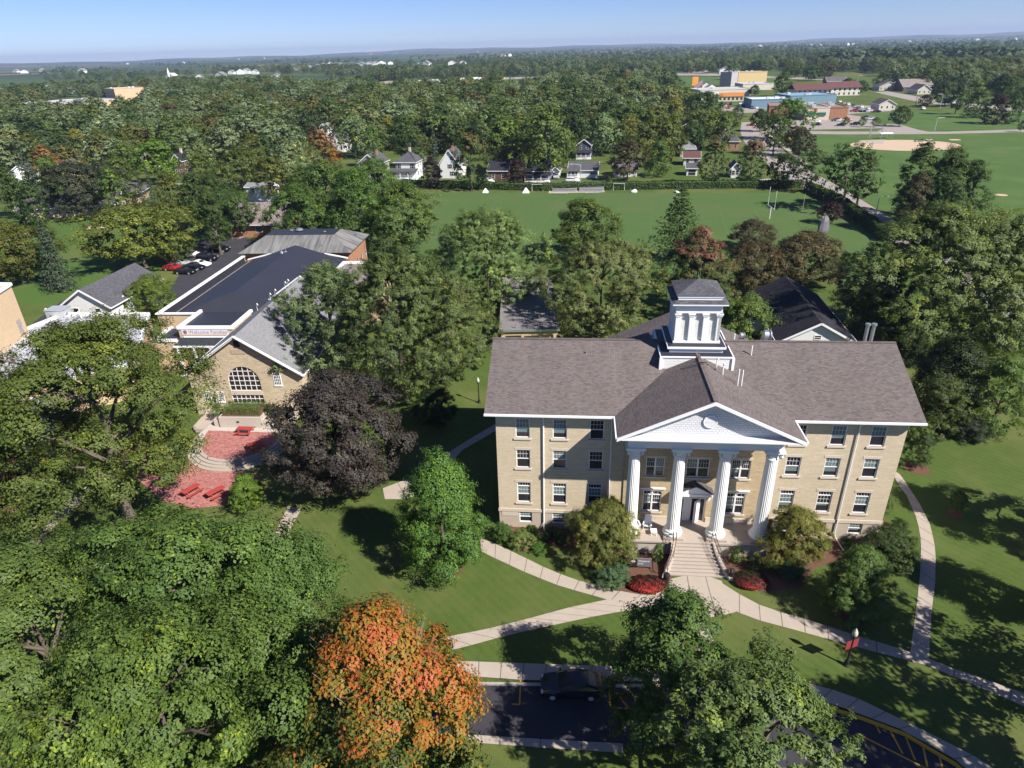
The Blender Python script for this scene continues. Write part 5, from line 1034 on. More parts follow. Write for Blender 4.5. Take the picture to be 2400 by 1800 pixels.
tree('shrub', 0, 0, 130, 3.0, 'd', 'dense dark shrub at the right front corner of the hall', base=(2078, 1312), var=0, lod=1, name='shrub', cat='shrub')
tree('oval', 0, 0, 62, 4.2, 'd', 'small tree in a mulch ring right of the hall by the footpath', base=(2148, 1096), var=0, lod=1)
tree('airy', 0, 0, 44, 2.6, 'g', 'thin sapling on the right lawn beyond the curving footpath', base=(2237, 1206), var=1, lod=1, name='sapling')
tree('silver', 0, 0, 265, up((800, 905), 635), 'l', 'silver maple leaning over the grey shingle roof of the gabled hall', base=(800, 905), var=2, lod=0, col=(.125, .155, .075))
tree('silver', 0, 0, 250, up((1052, 884), 655), 'l', 'smaller silver maple right behind the left end of the hall roof', base=(1052, 884), var=1, lod=0, col=(.12, .15, .062))
tree('silver', 0, 0, 305, up((952, 936), 600), 'l', 'silver maple just left of the brown roof of the hall', base=(952, 936), var=3, lod=0, col=(.11, .142, .058))
tree('silver', 0, 0, 295, 17, 'l', 'tall pale green maple with bare trunk left of the flat garage', base=ctr(1140, 600, 10.5), var=0, lod=0, col=(.125, .175, .07))
tree('silver', 0, 0, 285, 15, 'y', 'yellowish maple right of the flat garage', base=ctr(1412, 670, 8.5), var=1, lod=0, col=(.16, .175, .068))
tree('round', 0, 0, 170, 12, 'g', 'brown-green tree at the near edge of the playing field', base=ctr(1375, 535, 6.5), var=1, lod=1)
tree('pine', 0, 0, 165, 15, 'd', 'open branched spruce standing before the playing field', base=ctr(1592, 540, 6.5), var=1, lod=1, name='spruce_tree')
tree('reddish', 0, 0, 185, 14, 'r', 'maple turning red behind the cupola', base=ctr(1635, 635, 7.5), var=1, lod=0)
tree('round', 0, 0, 112, 6, 'k', 'small dark round tree on the near side of the playing field', base=ctr(1765, 550, 3.2), var=0, lod=1)
tree('round', 0, 0, 150, 9, 'k', 'brown-green tree left of the black roof of the annexe', base=ctr(1765, 625, 5), var=2, lod=1)
tree('round', 0, 0, 200, 9, 'k', 'brown-green tree behind the black roof of the annexe', base=ctr(1890, 605, 5), var=1, lod=1)
tree('round', 0, 0, 150, 10, 'd', 'dark tree between the black roof and the big silver maple', base=ctr(2035, 690, 5), var=0, lod=1)
tree('round', 0, 0, 150, 8.5, 'g', 'green tree squeezed between the cupola and the black roof', base=ctr(1745, 755, 4.8), var=1, lod=1)
tree('silver', 0, 0, 405, 20, 'l', 'biggest silver maple, right of the black roofed annexe', base=ctr(2190, 645, 11.5), var=2, lod=0, col=(.145, .19, .075))
tree('silver', 0, 0, 380, 19, 'l', 'silver maple at the right photo edge, next to the biggest one', base=ctr(2345, 660, 11), var=0, lod=0, col=(.14, .18, .072))
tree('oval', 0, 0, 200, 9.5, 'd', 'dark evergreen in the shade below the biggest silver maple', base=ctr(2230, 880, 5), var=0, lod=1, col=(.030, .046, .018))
tree('column', 0, 0, 112, 7.2, 'd', 'conical evergreen nearest the right end of the hall', base=ctr(2205, 955, 3.6), var=0, lod=1, col=(.072, .095, .03))
tree('column', 0, 0, 130, 9.2, 'g', 'dark conical evergreen at the right edge of the lawn', base=ctr(2340, 950, 3.6), var=1, lod=1)
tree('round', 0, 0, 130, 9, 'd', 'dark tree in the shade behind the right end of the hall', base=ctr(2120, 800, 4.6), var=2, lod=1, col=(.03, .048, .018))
tree('shrub', 0, 0, 95, 2.4, 'd', 'low grey-green shrub between the two conical evergreens', base=ctr(2270, 1005, 1.2), var=1, lod=1, name='shrub', cat='shrub', col=(.05, .06, .04))
tree('shrub', 0, 0, 70, 2.6, 'g', 'leafy shrub between the hall corner and the conical evergreen', base=ctr(2150, 1010, 1.2), var=2, lod=1, name='shrub', cat='shrub')
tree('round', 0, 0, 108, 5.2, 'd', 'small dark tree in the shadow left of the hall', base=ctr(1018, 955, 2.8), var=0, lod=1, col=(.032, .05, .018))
tree('round', 0, 0, 85, 4.2, 'B', 'bright green little tree at the right of the lower terrace', base=ctr(575, 1152, 2.4), var=1, lod=1)
tree('reddish', 0, 0, 190, 9, 'r', 'maple turning brown at the left photo edge above the big maples', base=ctr(10, 1160, 5), var=0, lod=0)
tree('round', 0, 0, 200, 10, 'd', 'dark maple at the right photo edge by the footpath', base=ctr(2560, 1340, 5.5), var=1, lod=0)
tree('round', 0, 0, 400, 18, 'm', 'maple just beyond the right photo edge, shading the footpath', base=pix((39.5, 27.5, 0))[:2], wm=10.5, var=0, lod=1)
tree('round', 0, 0, 400, 18, 'm', 'maple beyond the near right photo corner, shading the bays', base=pix((36.5, 18.5, 0))[:2], wm=11, var=1, lod=1)
tree('round', 0, 0, 260, 12, 'm', 'tree at the right photo edge shading the right lawn', base=ctr(2600, 1150, 6.5), var=2, lod=0)
# left middle distance
tree('airy', 0, 0, 265, 13, 'o', 'yellowish willow between the striped lawn and the parking lot', base=ctr(322, 552, 7), var=1, lod=1, name='willow_tree', col=(.115, .13, .028))
tree('round', 0, 0, 100, 8, 'o', 'lower leafy crown right of the yellowish willow', base=ctr(405, 572, 4.5), var=2, lod=1, col=(.10, .125, .03))
tree('spruce', 0, 0, 100, 13.5, 'b', 'blue-green spruce standing alone on the striped lawn', base=(146, 680), var=0, lod=1, name='spruce_tree')
tree('round', 0, 0, 185, 12, 'y', 'yellowing tree at the left edge of the striped lawn', base=ctr(30, 590, 6.5), var=1, lod=1, col=(.085, .095, .024))
tree('round', 0, 0, 118, 7, 'y', 'bright round tree between the white dormer house and the gymnasium', base=ctr(352, 690, 4), var=2, lod=1, col=(.12, .16, .032))
tree('airy', 0, 0, 150, 12, 'd', 'tree with bare forked trunk before the brown shingle house', base=(545, 560), var=0, lod=1)
tree('round', 0, 0, 150, 14, 'm', 'dark round tree just behind the orange brick building', base=ctr(700, 510, 7), var=0, lod=1)
tree('oval', 0, 0, 165, 17, 'B', 'bright green maple at the left end of the playing field', base=ctr(835, 485, 9), var=1, lod=1, col=(.072, .12, .026))
tree('round', 0, 0, 160, 16, 'm', 'maple with dark round crown at the near left corner of the field', base=ctr(945, 515, 8), var=2, lod=1)
tree('round', 0, 0, 160, 16, 'm', 'maple between the orange brick building and the bright green maple', base=ctr(765, 455, 9), var=1, lod=1)
tree('round', 0, 0, 130, 14, 'm', 'maple behind the bright green maple at the field corner', base=ctr(880, 440, 7), var=0, lod=1)
tree('airy', 0, 0, 190, 15, 'd', 'gnarled dark tree before the long mauve roof', base=(197, 512), var=2, lod=1, col=(.05, .058, .036))
# --- shrubs and beds close to the hall
def shrub(u, v, w_, h, tone, label, kind='shrub', lod=1, col=None, name='shrub', wy=1.): 
    p = hall(u, v); return tree(kind, 0, 0, 0, h, tone, label, lod, base=pix(p)[:2], name=name, cat='shrub', col=col, wm=w_, wy=wy)
shrub(3.1, 1.0, 1.3, .95, 'd', 'clipped round shrub below the leftmost basement window of the hall'); shrub(4.9, 1.1, 1.4, 1.0, 'd', 'clipped round shrub by the left downspout of the hall'); shrub(4.2, 2.1, 1.4, 1.0, 'd', 'clipped round shrub in front of the two against the hall wall'); shrub(5.9, 1.9, 1.5, 1.1, 'd', 'clipped dark shrub left of the olive crabapple')
shrub(2.2, 2.5, 2.6, 1.35, 'y', 'hydrangea with pale flower heads beside the footpath', col=(.14, .17, .055), name='hydrangea'); shrub(.4, 1.9, 2.2, 1.7, 'g', 'leafy green shrub at the left front corner of the hall', col=(.07, .12, .028)); shrub(4.0, 3.2, 1.9, .7, 'B', 'low bright green shrub at the footpath end of the bed')
shrub(10.3, 6.7, 3.3, 1.5, 'b', 'wide blue-green juniper mound left of the name sign', col=(.075, .125, .065), name='juniper'); shrub(11.2, 4.6, 1.3, .9, 'd', 'clipped shrub behind the name sign, nearer the crabapple'); shrub(12.5, 4.5, 1.3, .9, 'd', 'clipped shrub behind the name sign, nearer the stair'); shrub(14.5, 3.9, 1.0, 1.9, 'g', 'narrow upright shrub beside the left stair cheek', 'column')
shrub(21.3, 3.9, 1.5, 1.6, 'g', 'loose upright shrub beside the right stair cheek', 'airy'); shrub(22.6, 4.3, 1.3, .9, 'd', 'clipped shrub nearer the stair in the right bed'); shrub(23.8, 4.4, 1.4, .95, 'd', 'clipped shrub farther along the right bed'); shrub(25.6, 5.0, 2.6, 1.1, 'b', 'spreading juniper under the right crabapple', col=(.07, .115, .06), name='juniper')
shrub(28.6, 1.6, 1.4, 1., 'd', 'clipped shrub against the right wing, left of the downspout'); shrub(29.6, 1.4, 1.3, .9, 'd', 'clipped shrub against the right wing at the downspout'); shrub(31.6, 1.3, 1.4, 1.0, 'd', 'clipped shrub against the right wing, right of the downspout'); shrub(36.2, -.2, 2.0, 2.3, 'd', 'round dark shrub at the right end wall of the hall'); shrub(36.5, -4.2, 2.0, 2.0, 'g', 'bright green shrub farther back along the right end wall'); shrub(35.5, 2.4, 2.6, 2.0, 'g', 'leafy shrub at the right front corner, beside the footpath')
def flowers(u, v, w_, d_, label, n, seed, shift=0.):
    rg = np.random.default_rng(seed); a, r = rg.uniform(0, 6.28, n), np.sqrt(rg.random(n)); x, y = r * np.cos(a) * w_ / 2, r * np.sin(a) * d_ / 2; z = .08 + .34 * np.sqrt(1 - r ** 2 * .8) + rg.random(n) * .22 + .07 * np.sin(x * 7) * np.sin(y * 8 + 1)
    T = .36 - y / d_ * .8 + shift + rg.normal(0, .16, n); T = np.where(rg.random(n) < .3, .1, T)
    o = bpy.data.objects.new('flower_bed', leaf_mesh('flower_bed', np.stack([x, y, z], 1), np.stack([x * .5 + rg.normal(0, .3, n), y * .5 + rg.normal(0, .3, n), np.ones(n)], 1), rg.uniform(.07, .15, n), T, m_flower, .8, seed)); C.objects.link(o)
    o.location = hall(u, v); o.rotation_euler = (0, 0, BYAW); tag(o, label, 'flower bed', 'red flower beds beside the stair')
flowers(13.3, 7.2, 3.5, 2.0, 'red flower bed under the name sign left of the stair', 9000, 3, .06); flowers(22.0, 6.2, 3.0, 2.2, 'smaller red and bronze flower bed right of the stair', 7000, 5, -.14)
for x, y_, w_, h, l_ in ((-3.0, -2.4, 1.5, 1.5, 'clipped round bush at the left end of the planter wall'), (3.7, -2.2, 1.5, 1.5, 'clipped round bush at the right end of the planter wall')):
    p = chp(x, y_); o = tree('shrub', 0, 0, 0, h, 'g', l_, 1, base=pix(p)[:2], name='shrub', cat='shrub', wm=w_, col=(.075, .125, .028)); o.location.z = 1.45
def hedge(name, P, wd, ht, label, tone, seed, n=160, lf=.16, z=0.):
    rg = np.random.default_rng(seed); Q, N_ = [], []
    for i in range(len(P) - 1):
        A, B = Vector(P[i]).to_2d(), Vector(P[i + 1]).to_2d(); Ln = (B - A).length; d = (B - A) / Ln; s = Vector((-d.y, d.x)); k = int(n * Ln); u = rg.random(k); side = rg.choice([0, 0, 1, 2], k); a = rg.uniform(-1, 1, k); hz = rg.random(k)
        b = .12 * np.sin(u * Ln * .9 + seed) ; off = np.where(side == 0, a, np.where(side == 1, 1, -1)) * wd / 2 * (1 + b * .6); zz = np.where(side == 0, ht * (1 + b * .5), hz * ht) + rg.normal(0, .05, k)
        Q.append(np.stack([A.x + d.x * u * Ln + s.x * off, A.y + d.y * u * Ln + s.y * off, z + zz], 1) + rg.normal(0, .06, (k, 3))); N_.append(np.stack([s.x * off * 2 / wd, s.y * off * 2 / wd, np.where(side == 0, 1., .35)], 1) + rg.normal(0, .45, (k, 3)))
    Q, N_ = np.concatenate(Q), np.concatenate(N_); o = bpy.data.objects.new(name, leaf_mesh(name, Q, N_, lf * rg.uniform(.6, 1.4, len(Q)), rg.normal(.5, .17, len(Q)), m_leaf, .7, seed)); C.objects.link(o); o.color = (*TONE[tone][0], 1); tag(o, label, 'hedge'); return o
hedge('planter_hedge', [chp(-1.9, -2.3), chp(2.9, -2.3)], 1.9, 1.0, 'clipped green hedge in the planter under the arched window', 'g', 5, 900, .11, 1.95)
hedge('field_hedge', [G(600, 424), G(820, 434), G(1270, 446), G(1700, 440), G(1880, 440)], 2.6, 2.0, 'long dark hedge along the far side of the playing field', 'd', 7, 240, .5)
hedge('road_hedge', [G(1893, 446), G(1960, 478), G(2085, 568)], 2.4, 2.3, 'dark clipped hedge between the playing field and the road', 'd', 9, 260, .48)
rg = np.random.default_rng(31); n = 1500; cA = G(892, 1700); q = np.concatenate([np.array([(G(*c).x, G(*c).y) for c in rg.uniform((700, 1290), (1350, 1560), (700, 2))]), np.array([(G(*c).x, G(*c).y) for c in rg.uniform((0, 1640), (700, 1800), (800, 2))])])
o = bpy.data.objects.new('fallen_leaves', leaf_mesh('fallen_leaves', np.c_[q, rg.uniform(.03, .06, n)], np.c_[rg.normal(0, .25, (n, 2)), np.ones(n)], rg.uniform(.04, .10, n), rg.uniform(.2, .7, n), m_autumn, .7, 31)); C.objects.link(o); tag(o, 'orange and yellow leaves fallen on the lawn', 'leaves', None, 'stuff')
# ------------------------------------------------------------------ lawns, playing field, streets of the town
sheet('playing_field', [(780, 452), (1882, 452), (1965, 492), (2075, 578), (2050, 660), (1000, 640), (830, 560)], m_field, .006)
sheet('striped_lawn', [(-120, 540), (230, 455), (560, 520), (470, 600), (150, 722), (-150, 690)], m_mown, .006)
sheet('ball_park', [(1870, 318), (2600, 300), (2700, 620), (2200, 600), (2085, 500), (1990, 450), (1850, 365)], m_park, .006)
sheet('ball_park', [(1985, 262), (2520, 262), (2560, 300), (2170, 306)], m_park, .006)
fm = MB()
U = (G(1890, 450) - G(820, 438)).normalized(); V_ = Vector((-U.y, U.x, 0)); O_ = G(1340, 560)
for k in range(-7, 8):
    a = O_ + U * (k * 9.1); fm.poly(*[Vector((*q.xy, .012)) for q in (a - U * .04 - V_ * 12, a + U * .04 - V_ * 12, a + U * .04 + V_ * 46, a - U * .04 + V_ * 46)])
fm.build('field_lines', plain('faded_line', (.105, .15, .075), .9, .1), kind='structure')
path('street', [(400, 430), (600, 426), (820, 424), (1270, 434), (1700, 430), (1800, 418)], [(400, 437), (600, 434), (820, 431), (1270, 441), (1700, 437), (1840, 430)], .01, 12, m_oldasph, False)
path('sidewalk', [(780, 421.5), (1270, 431), (1700, 427)], [(780, 423), (1270, 432.6), (1700, 428.6)], .03, 12, m_conc, False)
path('road', [(1738, 286), (1735, 310), (1745, 335), (1775, 360), (1800, 385), (1830, 415), (1880, 440), (1960, 482), (2040, 535), (2200, 640), (2420, 780)],
     [(1768, 286), (1785, 310), (1815, 335), (1845, 360), (1872, 385), (1925, 415), (1990, 450), (2070, 500), (2160, 560), (2350, 670), (2600, 810)], .012, 14, m_oldasph, False)
path('sidewalk', [(1790, 310), (1822, 335), (1852, 360), (1880, 385)], [(1797, 310), (1832, 335), (1864, 360), (1894, 385)], .02, 10, m_conc, False)
path('road', [(1770, 306), (1960, 308), (2200, 309), (2500, 300)], [(1775, 312), (1960, 315), (2200, 314), (2500, 307)], .014, 14, m_oldasph, False)
path('driveway', [(2110, 292), (2170, 309), (2190, 311)], [(2080, 290), (2060, 308), (2050, 311)], .016, 14, m_oldasph, False)
sheet('car_park', [(1790, 292), (1985, 268), (2030, 275), (2085, 300), (1800, 306)], m_oldasph, .01)
sheet('car_park', [(1690, 252), (1860, 252), (2000, 246), (2080, 250), (2090, 260), (1980, 268), (1840, 262), (1690, 266)], m_oldasph, .009)
path('road', [(2050, 216), (2120, 232), (2170, 242), (2400, 262)], [(2080, 214), (2150, 226), (2200, 236), (2400, 254)], .012, 20, m_oldasph, False)
path('highway', [(440, 214), (700, 196), (900, 190), (1240, 179.5), (1640, 171), (1830, 180), (2000, 186)], [(440, 218), (700, 201), (900, 196), (1240, 184), (1640, 176), (1830, 184), (2000, 190)], .05, 60, m_oldasph, False)
path('highway', [(1540, 175), (1640, 163), (1700, 150)], [(1600, 176), (1680, 166), (1715, 152)], .04, 60, m_oldasph, False)
sheet('verge', [(1240, 187), (1700, 180), (1840, 187), (1840, 197), (1560, 196), (1300, 194)], m_park, .03); sheet('verge', [(-80, 252), (60, 242), (130, 252), (60, 262), (-100, 270)], m_park, .01)
sheet('parking_lot', [(392, 690), (470, 560), (575, 556), (620, 575), (560, 605), (400, 730), (370, 720)], m_asph, .01); sheet('parking_lot', [(60, 770), (145, 705), (170, 716), (80, 790)], m_asph, .011)
path('driveway', [(520, 530), (560, 520), (600, 512)], [(535, 534), (570, 526), (612, 516)], .01, 10, m_conc, False); path('driveway', [(540, 556), (580, 545)], [(560, 560), (590, 549)], .012, 10, m_conc, False)
ell = [(G(2120, 340) + Vector((21.5 * math.cos(a), 17 * math.sin(a), 0))) for a in [k * math.pi / 16 for k in range(32)]]; sheet('infield', [tuple(p) for p in ell], m_sand, .012); sheet('infield', [(2012, 329), (2075, 327), (2070, 337), (2040, 337)], m_conc, .016)
for x, y_, r in ((2178, 327, 1.6), (2238, 327.5, 2.4), (2347, 457, 1.6), (228, 532, 3.2)): c = G(x, y_); sheet('bare_patch', [(c.x + r * math.cos(a), c.y + r * math.sin(a), 0) for a in [k * .52 for k in range(12)]], m_sand, .014)
# things on the field
for i, (x0, l_) in enumerate(((1294, 'left aluminium bleacher stand beside the red drum'), (1357, 'right aluminium bleacher stand on the far side of the field'))):
    p = G(x0, 449); t_ = thing('bleachers', l_, 'bleachers', p, -.13, 'aluminium bleachers'); wd = 7.8
    mb_obj(lambda m: [m.box(0, .7 * k, .35 + .3 * k, wd, .7 * k + .3, .42 + .3 * k) for k in range(5)]).build('seat', m_alu, t_); mb_obj(lambda m: [m.box(0, .7 * k - .3, .1 + .3 * k, wd, .7 * k - .02, .16 + .3 * k) for k in range(5)]).build('footboard', m_alu, t_)
    mb_obj(lambda m: [m.bar((x, 0, .1), (x, 3, 1.6), .08, .08) for x in (.3, 2.6, 5.2, 7.5)] + [m.box(x - .03, 2.9, 0, x + .03, 2.96, 2.7) for x in (.05, 2, 3.9, 5.8, 7.75)]).build('frame', m_steel, t_)
    mb_obj(lambda m: [m.box(0, 3.0, 1.6 + .27 * k, wd, 3.03, 1.66 + .27 * k) for k in range(5)]).build('railing', m_steel, t_)
path('bleacher_pad', [(1287, 447), (1416, 444)], [(1285, 453), (1417, 450.5)], .03, 4, m_conc, False)
for x0, y_, l_ in ((1298, 456.5, 'low aluminium bench before the left bleachers'), (1371, 455.5, 'low white bench before the right bleachers')):
    t_ = thing('bench', l_, 'bench', G(x0, y_), -.13, 'team benches'); mb_obj(lambda m: m.box(0, 0, .42, 4.4, .3, .48)).build('seat', m_alu, t_)
    for k in (.4, 2.2, 4): mb_obj(lambda m: m.box(k, .05, 0, k + .08, .25, .42)).build('leg', m_steel, t_)
for x0, y_, l_ in ((1247, 448, 'white framed soccer goal left of the bleachers'), (1437, 446, 'white framed soccer goal right of the bleachers')):
    t_ = thing('soccer_goal', l_, 'goal', G(x0, y_), -.13, 'soccer goals'); mb_obj(lambda m: m.tube([(0, 0, 0), (0, 0, 2.1), (3.5, 0, 2.1), (3.5, 0, 0)], .06, 6)).build('frame', m_white, t_)
    mb_obj(lambda m: [m.tube([(x, 0, 2.1), (x, .8, 2.05), (x, 1.7, .05)], .02, 4) for x in (0, .875, 1.75, 2.6, 3.5)] + [m.bar((0, .4 + .35 * k, 1.9 - .45 * k), (3.5, .4 + .35 * k, 1.9 - .45 * k), .02, .02) for k in range(4)]).build('net', m_steel, t_)
def pile(x0, y_, w_, h, d_, l_, kind):
    t_ = thing('covered_mat', l_, 'covered mat', G(x0, y_), -.13); m = MB()
    if kind: m.add([(-w_ / 2, 0, 0), (w_ / 2, -.3, 0), (w_ / 2, d_, 0), (-w_ / 2, d_, 0), (-.1, d_ * .5, h), (.15, d_ * .7, h)], [(0, 1, 5, 4), (1, 2, 5), (2, 3, 4, 5), (3, 0, 4)])
    else: m.smooth = True; m.lathe([(.5, 0), (.53, .25), (.45, .6), (.3, .85), (.05, 1.)], 14); m.v = [Vector((p.x * w_, p.y * d_, p.z * h * (1 + .25 * math.sin(p.x * 4)))) for p in m.v]
    m.build('cover', m_plast, t_)
pile(1137, 452, 1.9, 1.3, 1.5, 'smaller white peaked cover on the field, below the red-topped maple', 1); pile(1232, 452.5, 2.2, 1.5, 1.6, 'larger white peaked cover on the field, left of the soccer goal', 1); pile(1485, 451, 2.1, .95, 1.6, 'white rounded cover on the field right of the bleachers', 0); pile(1587, 452, 1.8, .95, 1.5, 'white rounded cover half hidden behind the open spruce', 0)
t_ = thing('red_drum', 'red drum at the left end of the bleachers', 'drum', G(1290, 446)); mb_obj(lambda m: m.lathe([(.4, 0), (.42, .1), (.42, 1.1), (.36, 1.15)], 14)).build('body', plain('red_plastic', (.5, .02, .03), .4), t_)
p0, p1 = G(1801, 470), G(1817, 481); t_ = thing('goal_post', 'white forked goal post on the right of the playing field', 'goal post', G(1811, 497), -.13)
q0, q1 = G(1800, 480, 3), G(1815, 491, 3); md = (q0 + q1) / 2; t_.location = (md.x, md.y, 0); t_.rotation_euler = (0, 0, 0); e0, e1 = q0 - md, q1 - md
mb_obj(lambda m: (m.tube([(e0.x, e0.y, 7.5), (e0.x, e0.y, 3), (e1.x, e1.y, 3), (e1.x, e1.y, 7.5)], .07, 6), m.tube([(0, 0, 3), (0, 0, 0)], .1, 6))).build('frame', m_white, t_)
t_ = thing('field_post', 'thin green-white post near the field corner by the hedge', 'post', G(1880, 499)); mb_obj(lambda m: m.tube([(0, 0, 0), (0, 0, 5)], .05, 6)).build('pole', m_alu, t_)
t_ = thing('standing_stone', 'tall dark grey standing boulder on the field by the clipped hedge', 'boulder', G(1927, 548), .3); m = MB(); m.lathe([(1.2, 0), (1.45, .8), (1.35, 2), (1.1, 3.0), (.75, 3.7), (.2, 4.0)], 9, sq=.6); rg_ = random.Random(3)
m.v = [p * rg_.uniform(.88, 1.1) for p in m.v]; m.build('rock', plain('dark_rock', (.14, .135, .15), .6, .4, 1.5), t_)
# ball park fence, roofs, street lamps, signs
t_ = thing('backstop', 'tall chain-link backstop behind the sandy infield', 'fence'); P = [G(*p) for p in ((2036, 325), (2040, 316), (2064, 315), (2066, 325))]
mb_obj(lambda m: [m.tube([p, p + Vector((0, 0, 4.5))], .07, 6) for p in P] + [m.bar(P[k] + Vector((0, 0, z)), P[k + 1] + Vector((0, 0, z)), .05, .05) for k in range(3) for z in (.1, 1.5, 3, 4.5)]).build('frame', m_steel, t_)
mb_obj(lambda m: [m.bar(P[k].lerp(P[k + 1], j / 10), P[k].lerp(P[k + 1], j / 10) + Vector((0, 0, 4.5)), .03, .03) for k in range(3) for j in range(10)]).build('mesh', m_steel, t_)
t_ = thing('dugout', 'white roofed team shelter right of the backstop', 'shelter', G(2063, 325.5), -.05); mb_obj(lambda m: m.slab([(0, 0, 2.2), (5.5, 0, 2.2), (5.5, 2, 2.5), (0, 2, 2.5)], .15)).build('roof', m_white, t_); mb_obj(lambda m: [m.box(x, y_, 0, x + .1, y_ + .1, 2.1) for x in (.1, 2.7, 5.2) for y_ in (.1, 1.8)]).build('post', m_steel, t_)
def street_light(px, py, top, side, l_, g=None):
    b = G(px, py); h = height_at(b, top); t_ = thing('street_light', l_, 'street light', b, 0, g or 'tall arm street lights'); mb_obj(lambda m: m.tube([(0, 0, 0), (0, 0, h * .93), (side * .5, 0, h * .98), (side * 2.4, 0, h)], [.13, .09, .07, .05], 8)).build('pole', m_alu, t_)
    mb_obj(lambda m: m.box(side * 2.9 - .55, -.2, h - .08, side * 2.9 + .45, .2, h + .1)).build('lamp_head', m_alu, t_)
street_light(1810, 363, 327, 1, 'street light on the left of the road, before the yellow sign'); street_light(1850, 330, 302, -1, 'street light on the far side of the road, its arm to the left'); street_light(2052, 505, 460, 1, 'street light with long arm above the big silver maple'); street_light(2190, 308, 276, 1, 'thin light pole at the park entrance drive'); street_light(879, 428, 386, -1, 'light pole before the white foursquare house'); street_light(1360, 438, 384, -1, 'slim pole behind the bleachers'); street_light(2005, 216, 177, 1, 'light pole beyond the maroon roofed motel'); street_light(2203, 255, 220, -1, 'utility pole near the purple tree in the far park')
t_ = thing('road_sign', 'yellow diamond road sign on the right verge of the road', 'sign', G(1846, 352), .2); mb_obj(lambda m: m.tube([(0, 0, 0), (0, 0, 4.)], .06, 6)).build('pole', m_steel, t_)
m = MB(); m.M = Matrix.Translation((0, -.05, 4.1)) @ Matrix.Rotation(math.pi / 4, 4, 'Y'); m.box(-.75, -.02, -.75, .75, .02, .75); m.m = 1; m.M = Matrix.Translation((0, -.09, 4.1)); m.box(-.08, 0, -.4, .08, .015, .4); m.box(-.3, 0, .05, .3, .015, .18); m.build('plate', [m_yellow, m_black], t_)
# ------------------------------------------------------------------ houses
def hs(label, px, py, wpx, d_, ze, zr, wall, roof, ax_='y', yaw=-.2, name='house', cat='house', **k):
    P = G(px, py); w_ = wpx * pix(P)[2] / F; P.z = 0
    if 'win' not in k:
        n = max(2, int(w_ / 2.6)); rows = [1.0] + ([3.7] if ze > 4.6 else []); k['win'] = [(-w_ / 2 + w_ * (i + .5) / n, z, .95, 1.4) for i in range(n) for z in rows if not (k.get('porch') and z < 2)]
    k.setdefault('side', [(2, 1.1, .9, 1.4), (5, 1.1, .9, 1.4)] + ([(2.5, 3.8, .9, 1.4), (5.5, 3.8, .9, 1.4)] if ze > 4.6 else []))
    return gabled(name, label, cat, P, yaw, w_, d_, ze, zr, wall, roof, ax_, **k)
hs('grey sided gabled house with small front porch, leftmost of the row past the field', 868, 420, 50, 10, 5.3, 8.6, m_grey_lap, m_char, win=[(-2, 3.3, .8, 1.5), (2, 3.3, .8, 1.5), (0, 6.3, .7, .8)], porch=(-2.8, 2.8, 2.0, 2.7), chim=(1, 6, 9.2))
hs('white foursquare house with grey hip roof and full front porch', 953, 419, 51, 9.5, 5.8, 9.0, m_lap, m_char, hip=4.4, ax_='x', win=[(-2.6, 3.6, .9, 1.5), (2.6, 3.6, .9, 1.5), (-3.2, 3.6, .5, 1.5)], porch=(-4.6, 4.4, 2.2, 2.9), chim=(.5, 4.8, 10, m_stone), shut=m_black)
hs('tall white house with steep gable between the purple tree and the red-topped maple', 1055, 418, 46, 10, 4.6, 9.8, m_lap, m_char, win=[(.2, 3.4, .8, 1.4), (2.2, 3.4, .8, 1.4), (1.2, 6.2, .8, 1.2), (2.3, .9, .8, 1.4), (.9, .9, .8, 1.4)], chim=(.4, 4, 10.4), shut=m_black)
hs('dark brown house in deep shade under the trees', 1168, 425, 46, 9, 3.6, 6.4, m_brown_lap, m_dark_sh, 'x'); hs('slate blue house with front porch left of the parked minivan', 1262, 426, 52, 9, 3.6, 6.6, m_blue_lap, m_dark_sh, 'x', porch=(-4.4, 4.0, 2.1, 2.6))
hs('small white garage behind the parked minivan', 1302, 418, 16, 6, 2.6, 4.0, m_lap, m_char, name='garage', cat='garage', win=[(-.2, .3, 1.7, 1.7)], side=[]); hs('low white ranch house with grey roof behind the bleachers', 1366, 417, 66, 8.5, 2.7, 4.9, m_lap, m_char, 'x', win=[(-3.8, 1.2, 2.2, 1.1), (3.6, 1.2, 2.2, 1.1)], porch=(-5.4, -1.2, 1.2, 2.5))
hs('white cottage behind the big brown-purple tree', 1465, 414, 54, 8, 2.8, 4.6, m_lap, m_ranch, 'x'); hs('small white garage with grey roof left of the first green column tree', 1621, 412, 24, 6, 2.6, 3.9, m_lap, m_char, 'x', name='garage', cat='garage', win=[(0, .2, 2.4, 1.9)], side=[])
hs('low cream outbuilding with brown roof behind the small white garage', 1620, 388, 36, 8, 2.8, 4.6, m_cream_lap, m_redroof, 'x'); hs('slate blue two storey house among trees behind the ranch house', 1368, 372, 32, 9, 5.2, 7.6, m_blue_lap, m_dark_sh, porch=(-3, 3, 1.8, 2.6)); hs('pale hip roofed house left of the brick bungalow', 1611, 368, 34, 9, 3.2, 5.4, m_grey_lap, m_slate, hip=3.6, ax_='x')
hs('brick bungalow with grey hip roof and front gable beside the road', 1706, 352, 48, 11, 3.6, 8.0, m_orange, m_char, hip=4.8, ax_='y', chim=(-1.5, 4, 9.2, m_stone)); hs('white shed with grey gable roof between the two green column trees', 1722, 417, 18, 7, 3.0, 5.0, m_lap, m_char, name='shed', cat='shed', side=[])
